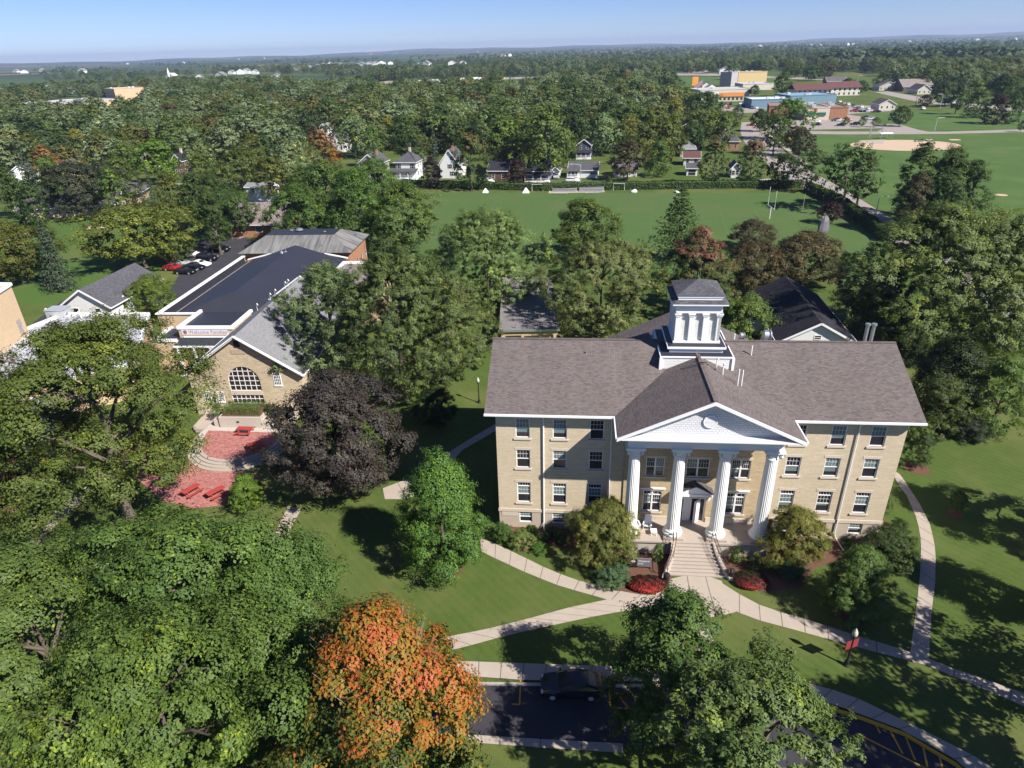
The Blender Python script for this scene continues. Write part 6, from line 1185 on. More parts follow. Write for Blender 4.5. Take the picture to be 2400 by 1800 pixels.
hs('white house with orange brick chimney far behind the dark oak row', 1608, 322, 26, 8, 4.6, 6.5, m_orange, m_slate); hs('white gabled house half hidden by a russet tree left of the grey gabled house', 795, 356, 28, 9, 5, 8, m_lap, m_char); hs('white house with pointed gable among silvery trees', 760, 330, 22, 8, 5.2, 8.4, m_lap, m_slate)
hs('grey roofed house showing between the blue spruce and silvery crown', 1038, 332, 26, 9, 4.8, 7.6, m_grey_lap, m_char); hs('white house in front of the pine by the long mauve roof', 55, 432, 46, 10, 4.2, 6.8, m_lap, m_char, yaw=.3); hs('grey roofed house left of the russet tree in the left town', 128, 375, 34, 10, 4.6, 7.2, m_grey_lap, m_slate, 'x', yaw=.1)
hs('white house with grey roof between two russet trees', 206, 368, 22, 9, 5, 7.4, m_lap, m_slate, yaw=.1); hs('white sided house in shade left of the round russet tree', 168, 412, 44, 10, 4.6, 7.4, m_lap, m_char, 'x', yaw=.2); hs('white house under dark trees at the right of the left town', 405, 368, 24, 9, 4.8, 7.2, m_lap, m_char, yaw=0.); hs('dark house with pale chimney behind the silvery crowns', 422, 412, 22, 9, 5.4, 8.2, m_brown_lap, m_dark_sh, chim=(0, 4, 9.4, m_stone))
hs('white house at far left among dark trees', 105, 310, 30, 9, 4.2, 6.4, m_lap, m_slate, yaw=.2); hs('small white house under dark crowns at far left', 100, 290, 20, 9, 4.2, 6.2, m_lap, m_char, yaw=.2); hs('cream roofed house among crowns behind the orange-tipped tree', 1205, 305, 22, 9, 4, 6.4, m_cream_lap, m_slate); hs('pale house just left of the dark broad oak row', 1498, 285, 26, 9, 3.6, 5.8, m_cream_lap, m_ranch, 'x')
gabled('ranch_building', 'long low building with mauve shingle roof behind the gnarled tree', 'building', G(165, 508), .17, 26, 11, 3.0, 5.6, m_tan, m_ranch, 'x', win=[(-9 + 3 * k, 1.0, 1.6, 1.2) for k in range(7)], ov=.9, side=[(3, 1, 1.4, 1.2), (7, 1, 1.4, 1.2)])
gabled('ranch_building', 'mauve roofed wing with brick chimney at the right of the long low building', 'building', G(268, 480), .17, 15, 12, 3.2, 5.4, m_tan, m_ranch, 'y', win=[(-4, 1.0, 1.6, 1.2), (4, 1, 1.6, 1.2)], ov=.9, chim=(.5, 7, 7.4))
A, yw, ln = from_ridge((640, 520), (655, 455), 5.6); gabled('shingle_house', 'orange brick house with broad tan shingle roof behind the hip roofed building', 'house', G(610, 555), -.10, 15, 20, 3.3, 6.6, m_orange, m_tan_sh, 'x', win=[(-4.5, 1.2, 1.6, 1.2), (0, 1.2, 1.6, 1.2)], ov=.9)
gabled('white_addition', 'boxy white addition on the far side of the tan shingle roof', 'house', G(613, 478), -.1, 8, 6, 5.2, 6.0, m_lap, m_slate, 'x', win=[(-2, 3.4, 1, 1.2)])
# ------------------------------------------------------------------ shops, motel, schools beyond the trees
def block(label, pL, pR, d_, h, wall, roof, name='shop_building', trim=None, bands=(), sign=None, win=0, mans=None, cat='shop building'):
    A, B = G(*pL), G(*pR); w_ = (B - A).length; T = thing(name, label, cat, A, math.atan2(B.y - A.y, B.x - A.x)); mb_obj(lambda m: m.box(0, 0, 0, w_, d_, h)).build('wall', wall, T)
    mb_obj(lambda m: m.box(.4, .4, h, w_ - .4, d_ - .4, h + .06)).build('roof', roof, T); mb_obj(lambda m: (m.box(-.2, -.2, h, w_ + .2, .4, h + .5), m.box(-.2, .4, h, .4, d_ + .2, h + .5), m.box(w_ - .4, .4, h, w_ + .2, d_ + .2, h + .5), m.box(.4, d_ - .4, h, w_ - .4, d_ + .2, h + .5))).build('parapet', trim or wall, T)
    for nm, x0, x1, z0, z1, mt in bands: mb_obj(lambda m: m.box(x0 * w_, -.5, z0, x1 * w_, -.01, z1)).build(nm, mt, T)
    rg = random.Random(int(w_ * 10)); [mb_obj(lambda m: m.box(x, y_, h + .061, x + 2.2, y_ + 1.8, h + 1.3)).build('roof_unit', m_alu, T) for x, y_ in [(rg.uniform(1, w_ - 4), rg.uniform(1, d_ - 3)) for _ in range(3)]]
    if sign: text(T, sign[0], sign[1], sign[2], Matrix.Translation((sign[3] * w_, -.56, sign[4])) @ UP, ext=.05)
    for k in range(win): x = w_ * (k + .5) / win; bwin(T, Matrix.Identity(4), x, 1.0, w_ / win * .55, 1.6, trim=m_alu)
    return T
m_orng = plain('orange_fascia', (.80, .30, .08), .6, .05); m_teal = lap('blue_metal_siding', (.16, .27, .34), .4); m_green = plain('green_awning', (.02, .12, .07), .7); m_purp = plain('purple_letters', (.12, .03, .09), .6); m_redl = plain('red_letters', (.55, .02, .03), .5)
block('big tan store with white front sign far beyond the trees', (1030, 210), (1185, 199), 55, 8, m_tan, m_gravel, bands=[('sign_band', .12, .62, 5.5, 10.2, m_white)], sign=('SHOPKO', m_purp, 4.2, .24, 6.2))
block('tan windowless school block with long pale roof in the left distance', (120, 268), (300, 252), 60, 7.5, m_tan, m_gravel, 'school_building', m_stone, cat='school'); block('tall tan school hall rising behind the long pale roof', (277, 248), (345, 243), 25, 15, m_tan, m_gravel, 'school_building', cat='school'); block('low white entrance wing of the left school', (135, 275), (160, 273), 12, 4, m_white, m_gravel, 'school_building', cat='school')
block('low store with wide orange fascia', (1683, 238), (1742, 237), 18, 4.6, m_cream_lap, m_gravel, bands=[('fascia', 0, 1, 3.4, 6.2, m_orng)], win=6); block('blue metal shed with white roof beside the orange fascia store', (1760, 254), (1850, 252), 22, 5.2, m_teal, plain('white_roofing', (.74, .74, .74), .6), win=0); block('long blue metal building right of the white roofed shed', (1850, 246), (1958, 242), 25, 5.6, m_teal, plain('blue_roofing', (.22, .33, .44), .6), win=0)
block('tan and brick shop with green awnings and red letters', (1884, 282), (1942, 281), 30, 6.4, m_stone, m_flatgrey, bands=[('awning', .1, .42, 2.4, 4.0, m_green), ('awning', .52, .84, 2.4, 4.0, m_green)], sign=('EENS', m_redl, 1.7, .2, 4.6)); block('plain orange brick shop wing right of the green awnings', (1943, 281), (1984, 280.5), 28, 6.3, m_orange, m_flatgrey); block('dark brick shop behind the round green tree', (1800, 275), (1882, 275), 26, 6, m_orange, m_flatgrey)
block('two storey yellow hotel with row of small windows', (1728, 200), (1795, 198), 16, 12, plain('yellow_stucco', (.62, .47, .24), .9), m_flatgrey, 'hotel', win=8, cat='hotel'); block('dark stair tower at the left end of the yellow hotel', (1712, 203), (1727, 201), 12, 13, m_grey_lap, m_flatgrey, 'stair_tower', cat='tower'); block('low store with grey roof behind the orange fascia store', (1640, 228), (1760, 224), 30, 5, m_stone, m_gravel); block('pale low roof left of the orange fascia store', (1632, 234), (1682, 232), 16, 4.4, m_white, m_gravel); block('long pale shed below the yellow hotel', (1740, 212), (1812, 210), 26, 5, m_cream_lap, m_gravel); block('blue roofed shop right of the big tan store', (1215, 204), (1265, 202), 20, 4.5, m_white, plain('bright_blue_roof', (.06, .22, .55), .5), bands=[('fascia', 0, 1, 3.4, 5.4, plain('bright_blue', (.06, .22, .55), .5))]); block('small white shop with flat roof among crowns', (1295, 211), (1318, 210), 14, 4.5, m_stone, m_gravel)
def motel(pL, pR, d_, label, n):
    A, B = G(*pL), G(*pR); w_ = (B - A).length; T = thing('motel', label, 'motel', A, math.atan2(B.y - A.y, B.x - A.x), 'motel wings'); mb_obj(lambda m: m.box(0, 0, 0, w_, d_, 6)).build('wall', m_cream_lap, T)
    mb_obj(lambda m: (m.slab([(-1, -1.2, 5.9), (w_ + 1, -1.2, 5.9), (w_ + 1, d_ / 2, 10.), (-1, d_ / 2, 10.)], .2), m.slab([(w_ + 1, d_ + 1.2, 5.9), (-1, d_ + 1.2, 5.9), (-1, d_ / 2, 10.), (w_ + 1, d_ / 2, 10.)], .2))).build('roof', m_redroof, T)
    mb_obj(lambda m: [m.box(w_ * (k + .12) / n, -.08, z, w_ * (k + .62) / n, -.01, z + 1.9) for k in range(n) for z in (3.6,)]).build('panel', m_white, T)
    for k in range(n):
        for z in (.7, 3.7): mb_obj(lambda m: m.box(w_ * (k + .68) / n, -.12, z, w_ * (k + .95) / n, -.02, z + 1.7)).build('window', m_glass, T)
motel((1862, 231), (1945, 229), 16, 'nearer wing of the maroon roofed motel', 7); motel((1945, 225), (2014, 223), 16, 'farther right wing of the maroon roofed motel', 6)
for l_, px, py, wpx, d_, ze, zr, wl_, rf_, ax_ in (('cream gabled clinic with dark roof in the park behind the parked cars', 2078, 258, 36, 14, 3.4, 6.2, m_cream_lap, m_ranch, 'y'), ('cream gabled house with mauve roof left of the red-brown roofs', 2082, 212, 42, 16, 3.4, 7, m_cream_lap, m_ranch, 'y'), ('long house with red-brown roof before the far woods', 2150, 214, 66, 22, 3.6, 9, m_brown_lap, m_tan_sh, 'x'), ('mauve roofed house joined in front of the red-brown roof', 2165, 221, 30, 18, 3.2, 7, m_cream_lap, m_ranch, 'y'), ('long mauve roof among trees at the right distance', 2260, 210, 100, 20, 3.6, 8, m_cream_lap, m_ranch, 'x'), ('mauve roofed house beyond the motel', 1960, 199, 44, 14, 3.4, 7, m_brown_lap, m_ranch, 'x'), ('mauve roofed house behind the cream gabled house', 2100, 203, 44, 14, 3.4, 7, m_cream_lap, m_ranch, 'x'), ('white garage showing under the dark park trees', 2232, 240, 16, 8, 3.6, 5, m_lap, m_slate, 'x')):
    hs(l_, px, py, wpx, d_, ze, zr, wl_, rf_, ax_, yaw=-.12)
t_ = thing('roadside_sign', 'tall orange and yellow roadside sign left of the yellow hotel', 'sign', G(1628, 205), 0); h = height_at(t_.location, 180); mb_obj(lambda m: m.box(-.3, -.3, 0, .3, .3, h - 6)).build('pole', m_steel, t_); m = MB(); m.box(-3, -.5, h - 8, 3, .5, h); m.m = 1; m.M = Matrix.Translation((0, -.55, h - 4)) @ UP; m.lathe([(2.1, -.05), (2.1, .05), (1.1, .05)], 16, sq=1.3); m.build('panel', [m_orng, m_yellow], t_)
t_ = thing('roadside_sign', 'yellow and white roadside sign beside the highway', 'sign', G(1467, 176), 0); h = height_at(t_.location, 164); mb_obj(lambda m: m.box(-.4, -.4, 0, .4, .4, h - 6)).build('pole', m_steel, t_); mb_obj(lambda m: m.box(-3.6, -.5, h - 10, 3.6, .5, h)).build('panel', m_yellow, t_)
t_ = thing('flag_pole', 'flag pole with flag near the roadside sign', 'flag pole', G(1645, 212), 0); h = height_at(t_.location, 186); mb_obj(lambda m: m.tube([(0, 0, 0), (0, 0, h)], [.25, .12], 8)).build('pole', m_alu, t_); mb_obj(lambda m: m.poly((-.1, 0, h), (-7, .8, h - 5), (-7.5, .8, h - 9), (-.1, 0, h - 4.5))).build('flag', plain('flag_cloth', (.40, .22, .28), .8, .4, .3), t_)
t_ = thing('church_steeple', 'white church with pointed steeple in the left distance', 'church', G(398, 186), 0); mb_obj(lambda m: (m.box(-1.7, -1.7, 0, 1.7, 1.7, 13), m.add([(-1.8, -1.8, 13), (1.8, -1.8, 13), (1.8, 1.8, 13), (-1.8, 1.8, 13), (0, 0, 23)], [(0, 1, 4), (1, 2, 4), (2, 3, 4), (3, 0, 4)]))).build('steeple', m_white, t_); mb_obj(lambda m: (m.box(-7, 2.1, 0, 7, 26, 7), m.slab([(-8, 2.05, 6.8), (0, 2.05, 12), (0, 27, 12), (-8, 27, 6.8)], .3), m.slab([(0, 2.05, 12), (8, 2.05, 6.8), (8, 27, 6.8), (0, 27, 12)], .3))).build('nave', m_lap, t_)
for px, py, top in ((457, 226, 209), (692, 268, 248), (833, 252, 222), (866, 245, 215), (1222, 245, 210), (1085, 190, 172), (1300, 205, 168), (1684, 185, 150), (2145, 248, 226)):
    p = G(px, py); h = height_at(p, top); t_ = thing('utility_pole', None, 'utility pole', p, .1, 'utility poles above the town trees'); mb_obj(lambda m: m.tube([(0, 0, 0), (0, 0, h)], [.22, .14], 6)).build('pole', m_twig, t_); mb_obj(lambda m: m.box(-1.2, -.08, h - 1, 1.2, .08, h - .8)).build('crossarm', m_bark, t_); TREES.append((t_, 'pole', None, 1, h, None))
t_ = thing('radio_mast', 'thin red and white radio mast on the horizon', 'mast', G(788, 131), 0); h = height_at(t_.location, 92); mb_obj(lambda m: m.tube([(0, 0, 0), (0, 0, h)], [1.2, .8], 4)).build('lattice', plain('mast_paint', (.5, .3, .28), .7), t_)
# ------------------------------------------------------------------ parked cars
ZP = zm(380, 480, 4.424); lot = math.atan2((G(*ZP((560, 520))[0]) - G(*ZP((380, 570))[0])).y, (G(*ZP((560, 520))[0]) - G(*ZP((380, 570))[0])).x)
for k, (q, kd, cl, l_) in enumerate((((600, 468), 'suv', K, 'black suv parked alone at the far end of the lot'), ((470, 560), 'suv', K, 'black suv between the two white cars'), ((310, 520), 'sedan', Wc, 'white car farthest back under the willow'), ((395, 620), 'sedan', Wc, 'white car nearest the gymnasium wall'), ((335, 650), 'sedan', K, 'black car next to the white car near the gymnasium'), ((240, 695), 'sedan', K, 'black car nearest in the lot, half in tree shade'), ((120, 660), 'sedan', RD, 'red car half hidden by the willow leaves'), ((200, 610), 'sedan', S_, 'silver car hidden among the willow branches'), ((540, 185), 'sedan', K, 'black car on the driveway behind the forked tree'))):
    car(kd, G(*ZP(q)[0], .4) * 1, (math.pi - .18 if k < 8 else .2), cl, l_, 'cars in the parking lot behind the gymnasium' if k < 8 else None).location.z = .01
car('suv', G(957, 429), math.pi - .15, Wc, 'white pickup parked on the street before the foursquare house', 'cars parked on the street past the field'); car('sedan', G(1146, 427), 2.2, Wc, 'white car in the street right of the red-topped maple', 'cars parked on the street past the field'); car('suv', G(1342, 427), math.pi - .15, Wc, 'white van parked behind the left bleachers', 'cars parked on the street past the field'); car('suv', G(1304, 418), 1.4, S_, 'silver minivan parked on the driveway', None)
fc = [(1701, 245.5, RD), (1712, 246, K), (1735, 245, Wc), (1700, 251, Wc), (1708, 254.5, RD), (1736, 254, BL), (1750, 251, Wc), (1763, 255, GR), (1773, 255, Wc), (1783, 255, S_), (1740, 249, GR), (1906, 263, S_), (1918, 264, Wc), (1868, 259, GR), (1968, 240, Wc), (1978, 244, S_), (1988, 247, Wc), (2000, 249, GR), (2004, 252, S_), (2019, 253.5, Wc), (2010, 255, GR), (2036, 257.5, Wc), (2001, 262, RD), (2014, 262.5, GR), (2026, 263, K), (2037, 263, Wc), (2048, 263, RD), (2056, 263.5, K), (2163, 257, Wc), (2028, 277, K), (2044, 281, Wc), (2036, 280, S_), (1912, 287, Wc), (1914, 294, K), (1958, 284, GR), (1968, 284, Wc), (1972, 294, GR), (2003, 293.5, K), (1985, 284, RD), (1760, 295, RD), (1766, 294, Wc), (1752, 244, K), (1900, 261, K), (1880, 260, Wc)]
CARS = []
CN = {K: 'black', Wc: 'white', S_: 'silver', RD: 'red', BL: 'blue', GR: 'grey'}
for k, (x, y_, cl) in enumerate(fc): CARS.append((car('suv' if k % 3 == 1 else 'sedan', G(x, y_), (-.15 if y_ > 260 else 1.3) + (k * 7 % 3 - 1) * .08, cl, None, 'cars parked among the shops'), CN[cl]))
# ------------------------------------------------------------------ the town's trees
def town(x0, y0, s, rows, hdef=15):
    for r_ in rows:
        cx, top, wd, tone = r_[:4]; kind = r_[4] if len(r_) > 4 else {'l': 'silver', 'b': 'spruce', 'o': 'spread', 'r': 'turning' if 0 else 'round'}.get(tone, 'round'); h = (r_[5] * 1.12 if r_[5] > 11 else r_[5]) if len(r_) > 5 else hdef; bs = None
        if len(r_) > 6: bs = (x0 + cx / s, y0 + r_[6] / s); h = height_at(G(*bs), y0 + top / s) * 1.03
        nm = {'b': 'spruce_tree', 'p': 'purple_tree'}.get(tone, 'tree'); tree(kind, x0 + cx / s, y0 + top / s, wd / s, h, tone, None, None, base=bs, name=nm)
town(0, 180, 4.608, [(90, 460, 330, 'd'), (180, 320, 220, 'd'), (460, 300, 270, 'o'), (350, 480, 230, 'd'), (530, 520, 300, 'g'), (770, 310, 130, 'd'), (780, 420, 220, 'g'), (960, 350, 300, 'l'), (1240, 420, 260, 'd'), (1520, 330, 340, 'g'), (1470, 240, 200, 'd'), (1750, 250, 480, 'o'), (1330, 330, 110, 'p', 'egg', 9), (1980, 235, 110, 'p', 'egg', 13),
    (1620, 500, 440, 'l'), (1950, 380, 330, 'l'), (790, 590, 260, 'y', 'egg'), (1040, 580, 230, 'o'), (1340, 620, 390, 'o'), (1650, 720, 460, 'B'), (1290, 730, 240, 'g'), (2050, 600, 330, 'l'), (2130, 340, 220, 'l'), (430, 765, 270, 'r', 'oval', 13), (600, 890, 200, 'r', 'oval', 11), (1070, 750, 240, 'r', 'egg', 11), (170, 700, 250, 'b', 'spruce', 17), (300, 640, 200, 'o'),
    (40, 1000, 220, 'd'), (1240, 900, 320, 'g'), (1560, 960, 160, 'b', 'spruce', 13), (1700, 950, 120, 'b', 'spruce', 12), (1480, 1060, 150, 'b', 'spruce', 10), (1790, 1070, 280, 'o'), (2120, 840, 240, 'g'), (2060, 1080, 270, 'd'), (480, 900, 260, 'g'), (130, 1140, 260, 'd'), (270, 1150, 200, 'd'), (1150, 1010, 220, 'g'), (940, 850, 170, 'd', 'round', 9), (30, 380, 120, 'r', 'round', 11), (240, 560, 200, 'd'), (1180, 560, 180, 'd')])
town(420, 180, 4.608, [(230, 300, 480, 'l'), (110, 460, 400, 'l'), (500, 330, 330, 'l'), (880, 450, 520, 'o', 'round', 14), (990, 285, 230, 'y'), (700, 320, 300, 'l'), (1300, 100, 360, 'l'), (1600, 130, 280, 'y', 'silver'), (960, 160, 330, 'g'), (600, 230, 200, 'B'), (1340, 350, 400, 'g'), (1720, 280, 330, 'r'), (1860, 380, 330, 'g'), (1880, 480, 420, 'l', 'round', 14), (1520, 620, 330, 'r'), (1200, 720, 560, 'l', 'silver', 15), (1650, 800, 220, 'r', 'autumn', 10),
    (640, 800, 520, 'o', 'round', 12), (960, 900, 330, 'o'), (330, 1080, 260, 'd'), (160, 1080, 320, 'd'), (1820, 30, 330, 'l'), (2080, 40, 200, 'd'), (2140, 110, 220, 'g'), (2150, 190, 190, 'l'), (1900, 260, 330, 'o'), (1420, 250, 260, 'd'), (200, 760, 420, 'l'), (420, 950, 300, 'o'), (1160, 300, 220, 'g'), (1560, 930, 260, 'm', 'round', 12), (1330, 1010, 320, 'm', 'round', 11), (300, 1250, 260, 'd'), (760, 640, 260, 'o')])
town(820, 170, 4.608, [(430, 180, 460, 'l', 'silver', 15), (70, 60, 150, 'l'), (180, 70, 160, 'd'), (600, 80, 280, 'g'), (350, 140, 200, 'y'), (830, 100, 230, 'g'), (760, 290, 150, 'r', 'round', 9), (890, 240, 170, 'k'), (1060, 190, 180, 'l'), (1050, 220, 140, 'r', 'round', 10), (1310, 150, 370, 'd', 'round', 15), (1450, 130, 120, 'd'), (1660, 120, 260, 'g'), (1380, 310, 130, 'r', 'autumn', 9), (1620, 260, 190, 'y', 'oval'), (1480, 320, 220, 'o'), (1930, 140, 250, 'k'), (2080, 90, 220, 'l'), (1860, 300, 330, 'g'),
    (740, 340, 420, 'd'), (1140, 370, 460, 'l', 'silver', 15), (440, 360, 230, 'l'), (290, 470, 150, 'r', 'round', 10), (540, 490, 280, 'd'), (800, 510, 330, 'o'), (100, 540, 270, 'l', 'round', 14), (400, 480, 150, 'y', 'oval'), (760, 680, 190, 'o', 'round', 10), (930, 610, 180, 'b', 'spruce', 18, 1120), (890, 925, 250, 'p', 'egg', 9.5, 1252), (1320, 670, 400, 'r', 'turning', 16, 1272), (1190, 640, 200, 'o'), (1810, 955, 260, 'p', 'round', 8.5, 1248), (1680, 500, 450, 'g', 'round', 15, 1080), (1430, 560, 220, 'l'), (300, 740, 130, 'b', 'spruce', 14, 1245), (1790, 640, 300, 'g', 'round', 14, 1100), (60, 860, 90, 'b', 'spruce', 12), (1540, 730, 240, 'g', 'round', 12, 1090), (610, 620, 260, 'd'), (240, 620, 200, 'g')])
town(1240, 170, 4.608, [(170, 380, 560, 'g', 'round', 17, 1160), (370, 620, 300, 'g', 'round', 14, 1040), (60, 640, 260, 'g', 'round', 14, 1100), (480, 130, 440, 'd', 'silver', 16), (600, 250, 330, 'd'), (820, 40, 180, 'o'), (720, 25, 120, 'y'), (940, 110, 200, 'l'), (1140, 70, 300, 'l'), (1300, 100, 260, 'l'), (1420, 60, 260, 'd'), (880, 250, 250, 'g'), (1130, 270, 190, 'p', 'round', 11), (1020, 350, 130, 'p', 'round', 10), (1300, 300, 170, 'l'), (1440, 330, 140, 'l'), (1590, 290, 180, 'y'), (1600, 335, 200, 'p', 'round', 10), (1900, 240, 430, 'd'), (1690, 180, 250, 'g'),
    (780, 460, 350, 'l', 'round', 15, 900), (1060, 480, 240, 'y', 'silver', 14, 880), (1390, 480, 480, 'o', 'round', 16, 1010), (1530, 440, 260, 'o', 'oval', 15, 960), (1060, 755, 410, 'k', 'round', 13.5, 1168), (1390, 760, 280, 'm', 'oval', 12.5, 1125), (1890, 450, 520, 'o', 'spread', 13), (1800, 580, 330, 'd', 'spread', 11), (2120, 460, 220, 'g'), (150, 240, 280, 'k'), (60, 130, 200, 'g')])
town(1600, 140, 5.53, [(1280, 180, 250, 'd', 'round', 12, 475), (940, 340, 140, 'd', 'round', 8), (720, 630, 190, 'd', 'round', 8), (990, 660, 270, 'd', 'round', 10, 930), (1420, 560, 530, 'B', 'silver', 15), (1240, 750, 330, 'd'), (1560, 930, 400, 'k', 'round', 10), (1470, 880, 220, 'k', 'round', 10), (380, 1030, 410, 'm', 'turning', 15.5, 1625), (860, 1040, 430, 'm', 'turning', 15, 1640), (1280, 1230, 440, 'd', 'spread', 12.5, 1665), (1640, 1180, 320, 'd', 'airy', 13, 1720), (2050, 1110, 620, 'd', 'airy', 19, 1970), (2260, 1220, 400, 'd', 'round', 16, 1900), (520, 700, 420, 'o', 'spread', 11), (250, 760, 420, 'o', 'spread', 11), (100, 420, 300, 'd'), (1480, 60, 320, 'g'), (1000, 20, 300, 'd'), (1700, 90, 280, 'd'), (560, 20, 240, 'd'), (1860, 70, 260, 'k'), (640, 90, 220, 'd')])
town(1960, 140, 5.027, [(1060, 1030, 400, 'd', 'round', 16), (1420, 1100, 520, 'd', 'round', 16), (1680, 1230, 420, 'd', 'round', 14), (1000, 1390, 420, 'k', 'round', 12), (1330, 1400, 420, 'd', 'round', 12), (740, 560, 240, 'd', 'round', 11, 785), (1040, 420, 150, 'p', 'round', 9, 560), (1270, 280, 300, 'd', 'round', 12, 550), (1660, 260, 280, 'g', 'oval'), (1930, 440, 300, 'p', 'column', 12), (1700, 390, 260, 'd', 'column', 12), (2080, 240, 320, 'd'), (2170, 720, 90, 'd', 'round', 7, 850), (320, 690, 90, 'g', 'round', 4.5), (480, 690, 110, 'g', 'round', 4.5), (310, 260, 180, 'd', 'round', 9), (1480, 330, 220, 'd'), (2260, 330, 260, 'd'), (120, 680, 90, 'g', 'round', 4.5), (2130, 440, 200, 'd', 'column', 12), (150, 230, 150, 'd', 'round', 9), (860, 1500, 300, 'd', 'round', 10)])
town(1860, 540, 1., [(90, -60, 60, 'p', 'round', 5)])
# fillers along the back streets, kept off the houses, lawns and roads
occ = [(o.location.x, o.location.y, 9 if o.get('category') not in ('tree', 'car', 'utility pole') else 0) for o in C.objects if o.get('category')]
placed = [(T.location.x, T.location.y, w_ * .36) for T, k, t_, w_, h, l in TREES]
rf = random.Random(77); nf = 0
for _ in range(6000):
    if nf >= 300 - sum(1 for q in TREES if q[1] != 'pole'): break
    px, py = rf.uniform(-40, 1700), rf.uniform(225, 425)
    if px > 760 and py > 372: continue
    if px > 1560 and py < 330: continue
    p = G(px, py)
    if math.hypot(p.x, p.y) > 520 or any(math.hypot(p.x - a, p.y - b) < r + 4.5 for a, b, r in placed) or any(r and math.hypot(p.x - a, p.y - b) < r + 2 for a, b, r in occ): continue
    if px < 560 and py > 430: continue
    tn = rf.choice('ggdddlloomky'); h = rf.uniform(8, 12.5); T = tree(rf.choice(['round', 'round', 'oval', 'silver']), 0, 0, 0, h, tn, None, 2, base=(px, py), wm=rf.uniform(6.5, 11)); placed.append((T.location.x, T.location.y, 4)); nf += 1
# ------------------------------------------------------------------ woods and farmland out to the horizon
def woods(name, label, pts, hs_, seed, nq, hue, kind='stuff', sz=.62):
    """many far trees as one mass: a dome of leaf sprays per tree"""
    rg = np.random.default_rng(seed); n = len(pts); e = rg.normal(size=(n, nq, 3)); e[..., 2] = np.abs(e[..., 2]) * .9 + .05; e[..., 1] -= .25; e /= np.linalg.norm(e, axis=2, keepdims=True)
    Rr = hs_ * rg.uniform(.42, .62, n); rad = rg.uniform(.72, 1.08, (n, nq, 1)) * (1 + .22 * np.sin(e[..., :1] * 5 + rg.uniform(0, 6, (n, 1, 1))) * np.sin(e[..., 2:] * 4 + rg.uniform(0, 6, (n, 1, 1))))
    P = np.empty((n, nq, 3)); P[..., :2] = pts[:, None, :2] + e[..., :2] * Rr[:, None, None] * rad; P[..., 2] = (hs_ * .32)[:, None] + e[..., 2] * (hs_ * .66)[:, None] * rad[..., 0]
    if pts.shape[1] > 2: P[..., 2] += pts[:, 2:3]
    Nn = e + rg.normal(0, .35, e.shape) + np.array([0, 0, .35]); T = np.repeat(hue[:, None], nq, 1) + rg.normal(0, .07, (n, nq)); S = Rr[:, None] * sz * rg.uniform(.7, 1.3, (n, nq))
    o = bpy.data.objects.new(name, leaf_mesh(name, P.reshape(-1, 3), Nn.reshape(-1, 3), S.ravel(), T.ravel(), m_woods, .8, seed)); C.objects.link(o); return tag(o, label, 'woods', None, 'stuff')
SRC = bpy.data.collections.new('woods_crowns')
for k_, v_ in (('round', 0), ('oval', 1), ('silver', 2), ('round', 1), ('spread', 0), ('silver', 0)):
    me = pool(k_, 3, v_, 3)[0].copy(); me.materials.clear(); me.materials.append(m_street); SRC.objects.link(bpy.data.objects.new('woods_crown', me))
def inst_woods(name, label, pts, hs_, seed, hue):
    rg = np.random.default_rng(seed); n = len(pts); me = bpy.data.meshes.new(name); me.vertices.add(n); me.vertices.foreach_set('co', np.c_[pts, np.zeros(n)].ravel().astype('f4'))
    for nm, typ, v in (('hue', 'FLOAT', hue), ('turn', 'FLOAT', rg.uniform(0, 6.28, n)), ('kind_id', 'INT', rg.integers(0, 6, n))): me.attributes.new(nm, typ, 'POINT').data.foreach_set('value', v.astype('i4' if typ == 'INT' else 'f4'))
    me.attributes.new('size', 'FLOAT_VECTOR', 'POINT').data.foreach_set('vector', (hs_[:, None] * np.c_[rg.uniform(.9, 1.4, n), rg.uniform(.9, 1.4, n), np.ones(n)]).ravel().astype('f4'))
    o = bpy.data.objects.new(name, me); C.objects.link(o); g = bpy.data.node_groups.new(name, 'GeometryNodeTree'); g.interface.new_socket('Geometry', in_out='INPUT', socket_type='NodeSocketGeometry'); g.interface.new_socket('Geometry', in_out='OUTPUT', socket_type='NodeSocketGeometry')
    N = lambda t_: g.nodes.new(t_); gi, go, ip, ci = N('NodeGroupInput'), N('NodeGroupOutput'), N('GeometryNodeInstanceOnPoints'), N('GeometryNodeCollectionInfo'); ci.inputs['Collection'].default_value = SRC; ci.inputs['Separate Children'].default_value = True; ci.inputs['Reset Children'].default_value = True; ip.inputs['Pick Instance'].default_value = True
    def attr(nm, dt): a = N('GeometryNodeInputNamedAttribute'); a.data_type = dt; a.inputs['Name'].default_value = nm; return a.outputs['Attribute']
    cx_ = N('ShaderNodeCombineXYZ'); Lk = g.links.new; Lk(attr('turn', 'FLOAT'), cx_.inputs[2]); Lk(gi.outputs[0], ip.inputs['Points']); Lk(ci.outputs[0], ip.inputs['Instance']); Lk(attr('kind_id', 'INT'), ip.inputs['Instance Index']); Lk(cx_.outputs[0], ip.inputs['Rotation']); Lk(attr('size', 'FLOAT_VECTOR'), ip.inputs['Scale']); Lk(ip.outputs[0], go.inputs[0])
    o.modifiers.new('woods', 'NODES').node_group = g; return tag(o, label, 'woods', None, 'stuff')
rg = np.random.default_rng(5)
clear = [(-386, 633, 75), (-340, 640, 50), (-20, 890, 85), (40, 880, 70), (215, 490, 62), (260, 480, 60), (300, 470, 55), (330, 440, 50), (200, 400, 60), (250, 330, 70), (330, 360, 60), (150, 560, 45), (190, 590, 45), (230, 640, 45), (130, 520, 45), (160, 460, 40)]
